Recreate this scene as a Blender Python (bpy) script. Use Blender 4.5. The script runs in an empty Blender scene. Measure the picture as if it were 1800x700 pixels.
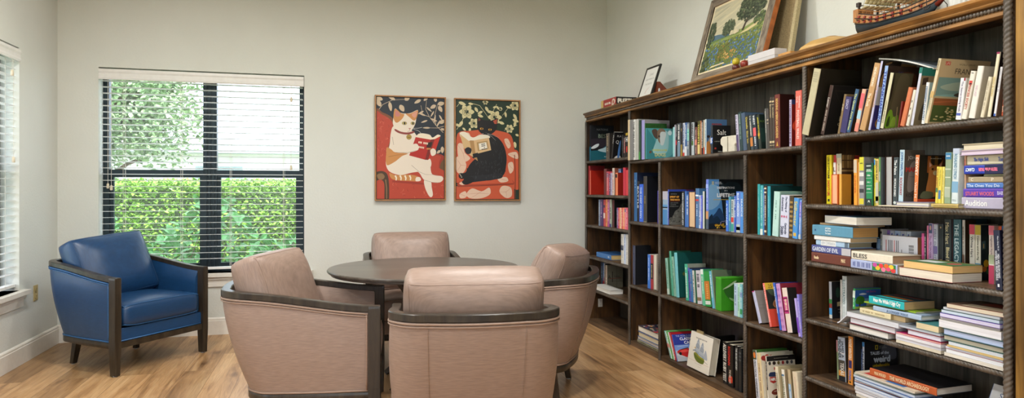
import bpy, bmesh, math, random
from mathutils import Vector, Matrix
from mathutils.geometry import tessellate_polygon
from mathutils.bvhtree import BVHTree
PI = math.pi
R = math.radians
C = bpy.context.scene.collection
rnd = random.Random(7)

# ------------------------------------------------------------------ camera measurements
FPX, HCAM, HOR = 1180.0, 1.25, 331.0
TH = math.atan(323 / 1180)
SN, CS = math.sin(TH), math.cos(TH)
def on_x(px, py, X):
    """point of the plane at depth X (a plane parallel to the bookcase front)"""
    t = (px - 900) / FPX
    d = X / (SN + CS * t)
    return Vector((X, d * (CS - SN * t), HCAM - (py - HOR) / FPX * d))
def on_y(px, py, Y):
    t = (px - 900) / FPX
    d = Y / (CS - SN * t)
    return Vector((d * (SN + CS * t), Y, HCAM - (py - HOR) / FPX * d))

# ------------------------------------------------------------------ materials
def lin(h):
    if not isinstance(h, str):
        return tuple(h)
    h = h.lstrip('#')
    if len(h) == 3:
        h = ''.join(c * 2 for c in h)
    out = []
    for i in (0, 2, 4):
        c = int(h[i:i + 2], 16) / 255
        out.append(c / 12.92 if c <= .04045 else ((c + .055) / 1.055) ** 2.4)
    return tuple(out)
MATS = {}
def base_mat(name):
    m = bpy.data.materials.new(name)
    m.use_nodes = True
    nt = m.node_tree
    return m, nt, nt.nodes['Principled BSDF']
def mat(key, col, rough=.6, metal=0, var=.06, scale=30, bump=0, bscale=200, spec=.5, stretch=(1, 1, 1), sheen=0, coat=0):
    if key in MATS:
        return MATS[key]
    m, nt, b = base_mat(key)
    c = lin(col)
    b.inputs['Roughness'].default_value = rough
    b.inputs['Metallic'].default_value = metal
    b.inputs['Specular IOR Level'].default_value = spec
    b.inputs['Sheen Weight'].default_value = sheen
    b.inputs['Coat Weight'].default_value = coat
    tc = nt.nodes.new('ShaderNodeTexCoord')
    mp = nt.nodes.new('ShaderNodeMapping')
    mp.inputs['Scale'].default_value = stretch
    nt.links.new(tc.outputs['Object'], mp.inputs['Vector'])
    n = nt.nodes.new('ShaderNodeTexNoise')
    n.inputs['Scale'].default_value = scale
    n.inputs['Detail'].default_value = 4
    nt.links.new(mp.outputs[0], n.inputs['Vector'])
    r = nt.nodes.new('ShaderNodeValToRGB')
    r.color_ramp.elements[0].position = .3
    r.color_ramp.elements[1].position = .7
    r.color_ramp.elements[0].color = tuple(max(0, x * (1 - var * 1.6)) for x in c) + (1,)
    r.color_ramp.elements[1].color = tuple(min(1, x * (1 + var * 1.6)) for x in c) + (1,)
    nt.links.new(n.outputs['Fac'], r.inputs['Fac'])
    nt.links.new(r.outputs['Color'], b.inputs['Base Color'])
    if bump:
        n2 = nt.nodes.new('ShaderNodeTexNoise')
        n2.inputs['Scale'].default_value = bscale
        n2.inputs['Detail'].default_value = 3
        nt.links.new(mp.outputs[0], n2.inputs['Vector'])
        bp = nt.nodes.new('ShaderNodeBump')
        bp.inputs['Strength'].default_value = bump
        bp.inputs['Distance'].default_value = .004
        nt.links.new(n2.outputs['Fac'], bp.inputs['Height'])
        nt.links.new(bp.outputs[0], b.inputs['Normal'])
    MATS[key] = m
    return m
def wood(key, dark, light, axis='z', rough=.45, scale=6, ratio=14, blotch=.5, bump=.15):
    """stained wood, grain along the named object axis"""
    if key in MATS:
        return MATS[key]
    m, nt, b = base_mat(key)
    tc = nt.nodes.new('ShaderNodeTexCoord')
    mp = nt.nodes.new('ShaderNodeMapping')
    s = [scale * ratio] * 3
    s['xyz'.index(axis)] = scale
    mp.inputs['Scale'].default_value = s
    nt.links.new(tc.outputs['Object'], mp.inputs['Vector'])
    n = nt.nodes.new('ShaderNodeTexNoise')
    n.inputs['Scale'].default_value = .5
    n.inputs['Detail'].default_value = 6
    n.inputs['Roughness'].default_value = .65
    n.inputs['Distortion'].default_value = .4
    nt.links.new(mp.outputs[0], n.inputs['Vector'])
    r = nt.nodes.new('ShaderNodeValToRGB')
    r.color_ramp.elements[0].position = .33
    r.color_ramp.elements[1].position = .68
    r.color_ramp.elements[0].color = lin(dark) + (1,)
    r.color_ramp.elements[1].color = lin(light) + (1,)
    nt.links.new(n.outputs['Fac'], r.inputs['Fac'])
    n2 = nt.nodes.new('ShaderNodeTexNoise')
    n2.inputs['Scale'].default_value = 5
    n2.inputs['Detail'].default_value = 3
    nt.links.new(tc.outputs['Object'], n2.inputs['Vector'])
    mx = nt.nodes.new('ShaderNodeMix')
    mx.data_type = 'RGBA'
    mx.blend_type = 'MULTIPLY'
    mx.inputs['Factor'].default_value = blotch
    nt.links.new(r.outputs['Color'], mx.inputs[6])
    r2 = nt.nodes.new('ShaderNodeValToRGB')
    r2.color_ramp.elements[0].position = .35
    r2.color_ramp.elements[1].position = .65
    r2.color_ramp.elements[0].color = (.35, .33, .3, 1)
    r2.color_ramp.elements[1].color = (1, 1, 1, 1)
    nt.links.new(n2.outputs['Fac'], r2.inputs['Fac'])
    nt.links.new(r2.outputs['Color'], mx.inputs[7])
    nt.links.new(mx.outputs[2], b.inputs['Base Color'])
    b.inputs['Roughness'].default_value = rough
    bp = nt.nodes.new('ShaderNodeBump')
    bp.inputs['Strength'].default_value = bump
    bp.inputs['Distance'].default_value = .002
    nt.links.new(n.outputs['Fac'], bp.inputs['Height'])
    nt.links.new(bp.outputs[0], b.inputs['Normal'])
    MATS[key] = m
    return m
def print_mat():
    if 'printed ink' in MATS:
        return MATS['printed ink']
    m, nt, b = base_mat('printed ink')
    a = nt.nodes.new('ShaderNodeAttribute')
    a.attribute_name = 'Col'
    nt.links.new(a.outputs['Color'], b.inputs['Base Color'])
    b.inputs['Roughness'].default_value = .5
    MATS['printed ink'] = m
    return m
def paper_mat(col='#e3d9c3'):
    key = 'page edges ' + col
    if key in MATS:
        return MATS[key]
    m, nt, b = base_mat(key)
    tc = nt.nodes.new('ShaderNodeTexCoord')
    mp = nt.nodes.new('ShaderNodeMapping')
    mp.inputs['Scale'].default_value = (6, 900, 6)
    nt.links.new(tc.outputs['Object'], mp.inputs['Vector'])
    n = nt.nodes.new('ShaderNodeTexNoise')
    n.inputs['Scale'].default_value = 1
    n.inputs['Detail'].default_value = 2
    nt.links.new(mp.outputs[0], n.inputs['Vector'])
    r = nt.nodes.new('ShaderNodeValToRGB')
    c = lin(col)
    r.color_ramp.elements[0].position = .3
    r.color_ramp.elements[1].position = .6
    r.color_ramp.elements[0].color = tuple(x * .68 for x in c) + (1,)
    r.color_ramp.elements[1].color = c + (1,)
    nt.links.new(n.outputs['Fac'], r.inputs['Fac'])
    nt.links.new(r.outputs['Color'], b.inputs['Base Color'])
    b.inputs['Roughness'].default_value = .8
    MATS[key] = m
    return m

# ------------------------------------------------------------------ mesh builder
class MB:
    def __init__(s):
        s.v, s.f, s.m, s.c = [], [], [], []
    def add(s, vs, fs, mi=0, col=None):
        b = len(s.v)
        s.v.extend(tuple(v) for v in vs)
        for f in fs:
            s.f.append(tuple(b + i for i in f))
            s.m.append(mi)
            s.c.append(col)
        return s
    def box(s, x0, x1, y0, y1, z0, z1, mi=0, M=None, col=None):
        vs = [Vector((x, y, z)) for z in (z0, z1) for y in (y0, y1) for x in (x0, x1)]
        if M is not None:
            vs = [M @ v for v in vs]
        return s.add(vs, [(0, 2, 3, 1), (4, 5, 7, 6), (0, 1, 5, 4), (2, 6, 7, 3), (0, 4, 6, 2), (1, 3, 7, 5)], mi, col)
    def rings(s, rs, close_u=True, cap=True, mi=0, col=None):
        """rs: list of rings (each list of points); closed around, lofted along"""
        n = len(rs[0])
        vs = [p for r in rs for p in r]
        fs = []
        for i in range(len(rs) - 1):
            for j in range(n if close_u else n - 1):
                k = (j + 1) % n
                fs.append((i * n + j, i * n + k, (i + 1) * n + k, (i + 1) * n + j))
        if cap:
            fs.append(tuple(reversed(range(n))))
            fs.append(tuple((len(rs) - 1) * n + j for j in range(n)))
        return s.add(vs, fs, mi, col)
    def tube(s, pts, r, n=8, cap=True, mi=0, col=None):
        pts = [Vector(p) for p in pts]
        rr = r if hasattr(r, '__len__') else [r] * len(pts)
        out = []
        up = None
        for i, p in enumerate(pts):
            t = (pts[min(i + 1, len(pts) - 1)] - pts[max(i - 1, 0)]).normalized()
            if up is None:
                up = Vector((0, 0, 1)) if abs(t.z) < .9 else Vector((1, 0, 0))
            a = (up - t * up.dot(t)).normalized()
            b = t.cross(a)
            up = a
            out.append([p + (a * math.cos(2 * PI * k / n) + b * math.sin(2 * PI * k / n)) * rr[i] for k in range(n)])
        return s.rings(out, True, cap, mi, col)
    def sweep(s, pts, prof, mi=0, cap=True, closed=False):
        """prof: (side, up) points; side = horizontal outward normal of the path (left of travel), up = +z"""
        pts = [Vector(p) for p in pts]
        out = []
        N = len(pts)
        for i, p in enumerate(pts):
            a, b = (pts[(i - 1) % N], pts[(i + 1) % N]) if closed else (pts[max(i - 1, 0)], pts[min(i + 1, N - 1)])
            t = (b - a)
            t.z = 0
            t.normalize()
            side = Vector((-t.y, t.x, 0))
            out.append([p + side * q[0] + Vector((0, 0, q[1])) for q in prof])
        if closed:
            out.append(out[0])
            return s.rings(out, True, False, mi)
        return s.rings(out, True, cap, mi)
    def lathe(s, prof, n=48, mi=0, cx=0, cy=0, cap=True, col=None):
        rs = [[Vector((cx + r * math.cos(2 * PI * k / n), cy + r * math.sin(2 * PI * k / n), z)) for k in range(n)] for r, z in prof]
        return s.rings(rs, True, cap, mi, col)
    def poly_prism(s, pts2, z0, z1, mi=0, axes='xy', M=None):
        """extrude a 2D outline"""
        n = len(pts2)
        def P(a, b, c):
            v = {'xy': Vector((a, b, c)), 'xz': Vector((a, c, b)), 'yz': Vector((c, a, b))}[axes]
            return M @ v if M is not None else v
        vs = [P(a, b, z0) for a, b in pts2] + [P(a, b, z1) for a, b in pts2]
        fs = [(i, (i + 1) % n, n + (i + 1) % n, n + i) for i in range(n)]
        fs += [tuple(reversed(range(n))), tuple(range(n, 2 * n))]
        return s.add(vs, fs, mi)
    def mesh(s, name, mats, smooth=False, fix=True):
        me = bpy.data.meshes.new(name)
        me.from_pydata([tuple(v) for v in s.v], [], s.f)
        for m in (mats if isinstance(mats, (list, tuple)) else [mats]):
            me.materials.append(m)
        for p, mi in zip(me.polygons, s.m):
            p.material_index = mi
        if any(c is not None for c in s.c):
            at = me.color_attributes.new('Col', 'FLOAT_COLOR', 'CORNER')
            for p, c in zip(me.polygons, s.c):
                c = tuple(c or (1, 1, 1)) + (1,)
                for li in p.loop_indices:
                    at.data[li].color = c
        if fix:
            bm = bmesh.new()
            bm.from_mesh(me)
            bmesh.ops.recalc_face_normals(bm, faces=bm.faces)
            bm.to_mesh(me)
            bm.free()
        if smooth is not False:
            for p in me.polygons:
                p.use_smooth = True
            if smooth is not True:
                try:
                    me.set_sharp_from_angle(angle=R(smooth))
                except Exception:
                    pass
        return me
def obj(name, mb, mats, parent=None, smooth=False, loc=None, rot=None, fix=True):
    me = mb if isinstance(mb, bpy.types.Mesh) else mb.mesh(name, mats, smooth, fix)
    o = bpy.data.objects.new(name, me)
    C.objects.link(o)
    if parent is not None:
        o.parent = parent
    if loc is not None:
        o.location = loc
    if rot is not None:
        o.rotation_euler = rot
    return o
def bevel(o, w, seg=2, ang=35):
    m = o.modifiers.new('bevel', 'BEVEL')
    m.width = w
    m.segments = seg
    m.limit_method = 'ANGLE'
    m.angle_limit = R(ang)
    return o
LABELS = {}
def tag(o, label, cat, group=None, share=False):
    n = len(label.split())
    if not 4 <= n <= 16:
        print('LABEL LENGTH', n, label)
    if label in LABELS and not share:
        print('LABEL TWICE', label)
    LABELS[label] = 1
    o['label'] = label
    o['category'] = cat
    if group:
        o['group'] = group
    return o
def thing(name, label, cat, loc=(0, 0, 0), rot=(0, 0, 0), group=None):
    o = bpy.data.objects.new(name, None)
    o.empty_display_size = .05
    C.objects.link(o)
    o.location = loc
    o.rotation_euler = rot
    return tag(o, label, cat, group)
def structure(name, mb, mats, parent=None, smooth=False):
    o = obj(name, mb, mats, parent, smooth)
    if parent is None:
        o['kind'] = 'structure'
    return o
def dup(root, loc, rot, label, group):
    r = root.copy()
    C.objects.link(r)
    r.location = loc
    r.rotation_euler = rot
    tag(r, label, root['category'], group)
    for ch in list(root.children):
        c = ch.copy()
        C.objects.link(c)
        c.parent = r
        for g in ch.children:
            d = g.copy()
            C.objects.link(d)
            d.parent = c
    return r

# ------------------------------------------------------------------ lettering and printed art
GL = {}
def glyphs(txt):
    """flat mesh of a word: (verts, faces, width, ymin, ymax), cached"""
    if txt not in GL:
        cu = bpy.data.curves.new('word', 'FONT')
        cu.body = txt
        cu.size = 1
        cu.resolution_u = 2
        o = bpy.data.objects.new('word', cu)
        me = bpy.data.meshes.new_from_object(o)
        vs = [(v.co.x, v.co.y) for v in me.vertices]
        fs = [tuple(p.vertices) for p in me.polygons]
        bpy.data.objects.remove(o)
        bpy.data.curves.remove(cu)
        bpy.data.meshes.remove(me)
        if not vs:
            vs, fs = [(0, 0), (.01, 0), (0, .01)], [(0, 1, 2)]
        xs = [v[0] for v in vs]
        ys = [v[1] for v in vs]
        GL[txt] = (vs, fs, min(xs), max(xs), min(ys), max(ys))
    return GL[txt]
def text_into(mb, txt, O, ax, up, w, h, col, keep=True, bold=0):
    """fit TXT into a w x h box centred at O (ax = reading direction, up = letter-up)"""
    vs, fs, x0, x1, y0, y1 = glyphs(txt)
    sx, sy = w / (x1 - x0), h / max(y1 - y0, .3)
    if keep:
        sx = sy = min(sx, sy)
    else:
        sx = min(sx, sy * 1.5)
        sy = min(sy, sx * 1.9)
    cx, cy = (x0 + x1) / 2, (y0 + y1) / 2
    offs = [(0, 0)] if not bold else [(0, 0), (bold, 0), (-bold, 0), (0, bold), (0, -bold)]
    for i, (dx, dy) in enumerate(offs):
        n = ax.cross(up) * (.000012 * i)
        mb.add([O + n + ax * ((v[0] - cx) * sx + dx) + up * ((v[1] - cy) * sy + dy) for v in vs], fs, 0, lin(col))
def smooth_curve(pts, n=5):
    out = []
    N = len(pts)
    for i in range(N):
        p0, p1, p2, p3 = (pts[(i + k - 1) % N] for k in range(4))
        for j in range(n):
            t = j / n
            out.append(tuple(.5 * ((2 * p1[k]) + (p2[k] - p0[k]) * t + (2 * p0[k] - 5 * p1[k] + 4 * p2[k] - p3[k]) * t * t + (3 * p1[k] - p0[k] - 3 * p2[k] + p3[k]) * t ** 3) for k in (0, 1)))
    return out
def stroke(pts, w0, w1=None):
    """a tapering ribbon polygon along points"""
    w1 = w0 if w1 is None else w1
    L, Rr = [], []
    for i, p in enumerate(pts):
        a, b = pts[max(i - 1, 0)], pts[min(i + 1, len(pts) - 1)]
        dx, dy = b[0] - a[0], b[1] - a[1]
        l = math.hypot(dx, dy) or 1
        w = w0 + (w1 - w0) * i / max(1, len(pts) - 1)
        L.append((p[0] - dy / l * w / 2, p[1] + dx / l * w / 2))
        Rr.append((p[0] + dy / l * w / 2, p[1] - dx / l * w / 2))
    return L + Rr[::-1]
def ell(cx, cy, rx, ry, n=20, a=0):
    ca, sa = math.cos(R(a)), math.sin(R(a))
    return [(cx + rx * math.cos(2 * PI * k / n) * ca - ry * math.sin(2 * PI * k / n) * sa, cy + rx * math.cos(2 * PI * k / n) * sa + ry * math.sin(2 * PI * k / n) * ca) for k in range(n)]
def art_mesh(items, tf, O, ax, up, eps=.00001):
    """items: ('p', colour, pts) plain polygon / ('s', colour, pts) smooth outline / ('t', text, x, y, w, h, colour)
    tf maps item coordinates to metres along ax / up; layers are stacked outward by eps"""
    mb = MB()
    nrm = ax.cross(up)
    for k, it in enumerate(items):
        Z = O + nrm * (eps * (k + 1))
        if it[0] == 't':
            x, y = tf((it[2], it[3]))
            x2, y2 = tf((it[2] + it[4], it[3] + it[5]))
            text_into(mb, it[1], Z + ax * x + up * y, ax, up, abs(x2 - x), abs(y2 - y), it[6], True, it[7] * abs(y2 - y) if len(it) > 7 else 0)
            continue
        pts = it[2] if it[0] == 'p' else smooth_curve(it[2])
        q = [tf(p) for p in pts]
        v3 = [Vector((a, b, 0)) for a, b in q]
        try:
            tris = tessellate_polygon([v3])
        except Exception:
            continue
        vs = [Z + ax * a + up * b for a, b in q]
        fs = []
        for t in tris:
            a, b, c = (v3[i] for i in t)
            fs.append(tuple(t) if (b - a).cross(c - a).z > 0 else (t[0], t[2], t[1]))
        mb.add(vs, fs, 0, lin(it[1]))
    return mb
# ------------------------------------------------------------------ room shell
XL, XR, YB, YF, ZC = -2.11, 2.68, 6.2, -1.6, 3.15
M_WALL = mat('painted plaster', '#d9dbd4', .85, var=.012, scale=3, bump=.35, bscale=55)
M_WHITE = mat('white trim paint', '#e9e4da', .45, var=.02)
M_CEIL = mat('ceiling paint', '#e6e2da', .9, var=.02)
def floor_mat():
    m, nt, b = base_mat('oak plank floor')
    L = nt.links.new
    tc = nt.nodes.new('ShaderNodeTexCoord')
    mp = nt.nodes.new('ShaderNodeMapping')
    mp.inputs['Rotation'].default_value = (0, 0, R(90))
    L(tc.outputs['Object'], mp.inputs['Vector'])
    br = nt.nodes.new('ShaderNodeTexBrick')
    br.offset = .37
    br.inputs['Scale'].default_value = 1
    br.inputs['Brick Width'].default_value = 1.25
    br.inputs['Row Height'].default_value = .19
    br.inputs['Mortar Size'].default_value = .0016
    br.inputs['Mortar Smooth'].default_value = .2
    br.inputs['Color1'].default_value = (0, 0, 0, 1)
    br.inputs['Color2'].default_value = (1, 1, 1, 1)
    br.inputs['Mortar'].default_value = (.5, .5, .5, 1)
    L(mp.outputs[0], br.inputs['Vector'])
    sep = nt.nodes.new('ShaderNodeSeparateColor')
    L(br.outputs['Color'], sep.inputs[0])
    # per-plank shift of the grain
    cmb = nt.nodes.new('ShaderNodeCombineXYZ')
    mul = nt.nodes.new('ShaderNodeMath'); mul.operation = 'MULTIPLY'; mul.inputs[1].default_value = 37
    L(sep.outputs[0], mul.inputs[0]); L(mul.outputs[0], cmb.inputs['Z'])
    add = nt.nodes.new('ShaderNodeVectorMath'); add.operation = 'ADD'
    L(tc.outputs['Object'], add.inputs[0]); L(cmb.outputs[0], add.inputs[1])
    mg = nt.nodes.new('ShaderNodeMapping')
    mg.inputs['Scale'].default_value = (9, .8, 1)
    L(add.outputs[0], mg.inputs['Vector'])
    g = nt.nodes.new('ShaderNodeTexNoise')
    g.inputs['Scale'].default_value = 1.4; g.inputs['Detail'].default_value = 8; g.inputs['Roughness'].default_value = .62; g.inputs['Distortion'].default_value = 1.1
    L(mg.outputs[0], g.inputs['Vector'])
    ramp = nt.nodes.new('ShaderNodeValToRGB')
    e = ramp.color_ramp.elements
    e[0].position = .26; e[0].color = lin('#7a5634') + (1,)
    e[1].position = .74; e[1].color = lin('#e2bd8e') + (1,)
    e2 = ramp.color_ramp.elements.new(.47); e2.color = lin('#c3986a') + (1,)
    L(g.outputs['Fac'], ramp.inputs['Fac'])
    fg = nt.nodes.new('ShaderNodeTexNoise'); fg.inputs['Scale'].default_value = 1; fg.inputs['Detail'].default_value = 4
    mf = nt.nodes.new('ShaderNodeMapping'); mf.inputs['Scale'].default_value = (160, 7, 1)
    L(add.outputs[0], mf.inputs['Vector']); L(mf.outputs[0], fg.inputs['Vector'])
    fr = nt.nodes.new('ShaderNodeValToRGB')
    fr.color_ramp.elements[0].position = .35; fr.color_ramp.elements[0].color = (.78, .76, .73, 1)
    fr.color_ramp.elements[1].position = .6; fr.color_ramp.elements[1].color = (1, 1, 1, 1)
    L(fg.outputs['Fac'], fr.inputs['Fac'])
    m0 = nt.nodes.new('ShaderNodeMix'); m0.data_type = 'RGBA'; m0.blend_type = 'MULTIPLY'; m0.inputs['Factor'].default_value = .8
    L(ramp.outputs['Color'], m0.inputs[6]); L(fr.outputs['Color'], m0.inputs[7])
    # plank tone
    tr = nt.nodes.new('ShaderNodeValToRGB')
    tr.color_ramp.elements[0].color = (.62, .6, .56, 1)
    tr.color_ramp.elements[1].color = (1.0, 1.0, 1.0, 1)
    L(sep.outputs[0], tr.inputs['Fac'])
    m1 = nt.nodes.new('ShaderNodeMix'); m1.data_type = 'RGBA'; m1.blend_type = 'MULTIPLY'; m1.inputs['Factor'].default_value = .9
    L(m0.outputs[2], m1.inputs[6]); L(tr.outputs['Color'], m1.inputs[7])
    # knots
    mk = nt.nodes.new('ShaderNodeMapping'); mk.inputs['Scale'].default_value = (5.5, 2.2, 1)
    L(add.outputs[0], mk.inputs['Vector'])
    vo = nt.nodes.new('ShaderNodeTexVoronoi'); vo.inputs['Scale'].default_value = 1.0
    nd = nt.nodes.new('ShaderNodeTexNoise'); nd.inputs['Scale'].default_value = 4
    L(mk.outputs[0], nd.inputs['Vector'])
    mm = nt.nodes.new('ShaderNodeMix'); mm.data_type = 'RGBA'; mm.inputs['Factor'].default_value = .12
    L(mk.outputs[0], mm.inputs[6]); L(nd.outputs['Color'], mm.inputs[7]); L(mm.outputs[2], vo.inputs['Vector'])
    kr = nt.nodes.new('ShaderNodeValToRGB')
    kr.color_ramp.elements[0].position = .03; kr.color_ramp.elements[0].color = (.22, .14, .09, 1)
    kr.color_ramp.elements[1].position = .16; kr.color_ramp.elements[1].color = (1, 1, 1, 1)
    L(vo.outputs['Distance'], kr.inputs['Fac'])
    m2 = nt.nodes.new('ShaderNodeMix'); m2.data_type = 'RGBA'; m2.blend_type = 'MULTIPLY'; m2.inputs['Factor'].default_value = .75
    L(m1.outputs[2], m2.inputs[6]); L(kr.outputs['Color'], m2.inputs[7])
    m3 = nt.nodes.new('ShaderNodeMix'); m3.data_type = 'RGBA'; m3.blend_type = 'MULTIPLY'
    L(br.outputs['Fac'], m3.inputs['Factor']); L(m2.outputs[2], m3.inputs[6]); m3.inputs[7].default_value = (.45, .38, .32, 1)
    L(m3.outputs[2], b.inputs['Base Color'])
    b.inputs['Roughness'].default_value = .38
    bp = nt.nodes.new('ShaderNodeBump'); bp.inputs['Strength'].default_value = .12; bp.inputs['Distance'].default_value = .002
    L(g.outputs['Fac'], bp.inputs['Height']); L(bp.outputs[0], b.inputs['Normal'])
    return m
mb = MB(); mb.box(XL - .2, XR + .2, YF - .2, YB + .2, -.12, 0); structure('floor', mb, floor_mat())
mb = MB(); mb.box(XL - .2, XR + .2, YF - .2, YB + .2, ZC, ZC + .12); structure('ceiling', mb, M_CEIL)
WT = .2
WX0, WX1, WZ0, WZ1 = -1.816, -.205, .525, 2.245      # back window opening
mb = MB()
mb.box(XL - WT, WX0, YB, YB + WT, 0, ZC); mb.box(WX1, XR + WT, YB, YB + WT, 0, ZC)
mb.box(WX0, WX1, YB, YB + WT, 0, WZ0); mb.box(WX0, WX1, YB, YB + WT, WZ1, ZC)
structure('wall_back', mb, M_WALL)
LW = [(3.9, 5.505), (1.0, 2.6)]                         # left wall window openings
mb = MB()
ys = [YF, 1.0, 2.6, 3.9, 5.505, YB]
for a, b_, hole in ((YF, 1.0, 0), (1.0, 2.6, 1), (2.6, 3.9, 0), (3.9, 5.505, 1), (5.505, YB, 0)):
    if hole:
        mb.box(XL - WT, XL, a, b_, 0, WZ0); mb.box(XL - WT, XL, a, b_, WZ1, ZC)
    else:
        mb.box(XL - WT, XL, a, b_, 0, ZC)
structure('wall_left', mb, M_WALL)
mb = MB(); mb.box(XR, XR + WT, YF, YB, 0, ZC); structure('wall_right', mb, M_WALL)
FX0, FX1 = -1.7, .7                                     # unseen opening behind the camera, added to let in fill light
mb = MB()
mb.box(XL - WT, FX0, YF - WT, YF, 0, ZC); mb.box(FX1, XR + WT, YF - WT, YF, 0, ZC)
mb.box(FX0, FX1, YF - WT, YF, 0, WZ0); mb.box(FX0, FX1, YF - WT, YF, WZ1, ZC)
structure('wall_front', mb, M_WALL)
def skirt(name, pts):
    mb = MB()
    prof = [(0, 0), (.016, 0), (.016, .118), (.013, .122), (.013, .134), (.008, .142), (.004, .146), (0, .146)]
    mb.sweep(pts, prof)
    structure(name, mb, M_WHITE)
skirt('baseboard_back', [(XR - .02, YB, 0), (XL, YB, 0)])
skirt('baseboard_left', [(XL, YB, 0), (XL, YF, 0)])

# ------------------------------------------------------------------ windows
M_FRAME = mat('dark bronze window metal', '#26353c', .4, metal=.3, var=.05)
def glass_mat():
    m, nt, b = base_mat('window glass')
    b.inputs['Base Color'].default_value = (1, 1, 1, 1)
    b.inputs['Roughness'].default_value = 0
    b.inputs['Alpha'].default_value = .06
    return m
M_GLASS = glass_mat()
M_BLIND = mat('white blind vinyl', '#e8e6e2', .4, var=.02)
def translucent(m, f):
    nt = m.node_tree
    b = nt.nodes['Principled BSDF']
    t = nt.nodes.new('ShaderNodeBsdfTranslucent'); t.inputs['Color'].default_value = (.9, .9, .9, 1)
    x = nt.nodes.new('ShaderNodeMixShader'); x.inputs[0].default_value = f
    nt.links.new(b.outputs[0], x.inputs[1]); nt.links.new(t.outputs[0], x.inputs[2])
    nt.links.new(x.outputs[0], nt.nodes['Material Output'].inputs['Surface'])
M_SLAT = mat('white blind slat', '#ecebe8', .4, var=.01)
translucent(M_SLAT, .45)
M_CORD = mat('blind cord', '#d9d4c8', .8)
M_TASSEL = mat('cord tassel', '#d9cdb4', .5)
def window(name, W, place):
    """window built in its own frame: u along the wall 0..W, v outward 0..WT, z up; PLACE maps to the room"""
    H0, H1 = WZ0, WZ1
    zm = 1.375
    def bx(mb, u0, u1, v0, v1, z0, z1):
        mb.box(u0, u1, v0, v1, z0, z1, M=place)
    mb = MB()
    f = .045
    v0, v1 = .115, .185
    bx(mb, 0, f, v0, v1, H0, H1); bx(mb, W - f, W, v0, v1, H0, H1)
    bx(mb, f, W - f, v0, v1, H1 - f, H1); bx(mb, f, W - f, v0, v1, H0, H0 + f)
    root = obj(name, mb, M_FRAME)
    root['kind'] = 'structure'
    mc = W / 2 + .02
    mb = MB()
    bx(mb, mc - .055, mc + .055, v0, v1, H0 + f, H1 - f)
    for k in (-.03, 0, .03):
        bx(mb, mc + k - .006, mc + k + .006, v0 - .012, v0, H0 + f, H1 - f)
    obj('mullion', mb, M_FRAME, root)
    for a, b_ in ((f, mc - .055), (mc + .055, W - f)):
        s = .03
        mb = MB()
        bx(mb, a, b_, v0 + .01, v1, zm - .032, zm + .032)
        bx(mb, a, b_, v0 - .006, v0 + .01, zm - .012, zm + .02)
        obj('meeting_rail', mb, M_FRAME, root)
        mb = MB()
        bx(mb, a, a + s, v0 + .02, v1 - .02, H0 + f, zm - .03); bx(mb, b_ - s, b_, v0 + .02, v1 - .02, H0 + f, zm - .03)
        bx(mb, a + s, b_ - s, v0 + .02, v1 - .02, H0 + f, H0 + f + s)
        obj('lower_sash', mb, M_FRAME, root)
        mb = MB(); bx(mb, a, b_, .150, .156, H0 + f, H1 - f)
        obj('window_pane', mb, M_GLASS, root)
    # sill and apron
    mb = MB()
    bx(mb, -.07, W + .07, -.05, .115, H0 - .03, H0)
    bx(mb, -.045, W + .045, -.028, 0, H0 - .055, H0 - .03)
    bx(mb, -.03, W + .03, -.016, 0, H0 - .115, H0 - .055)
    obj('window_sill', mb, M_WHITE, root)
    # the blind
    return root
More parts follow.
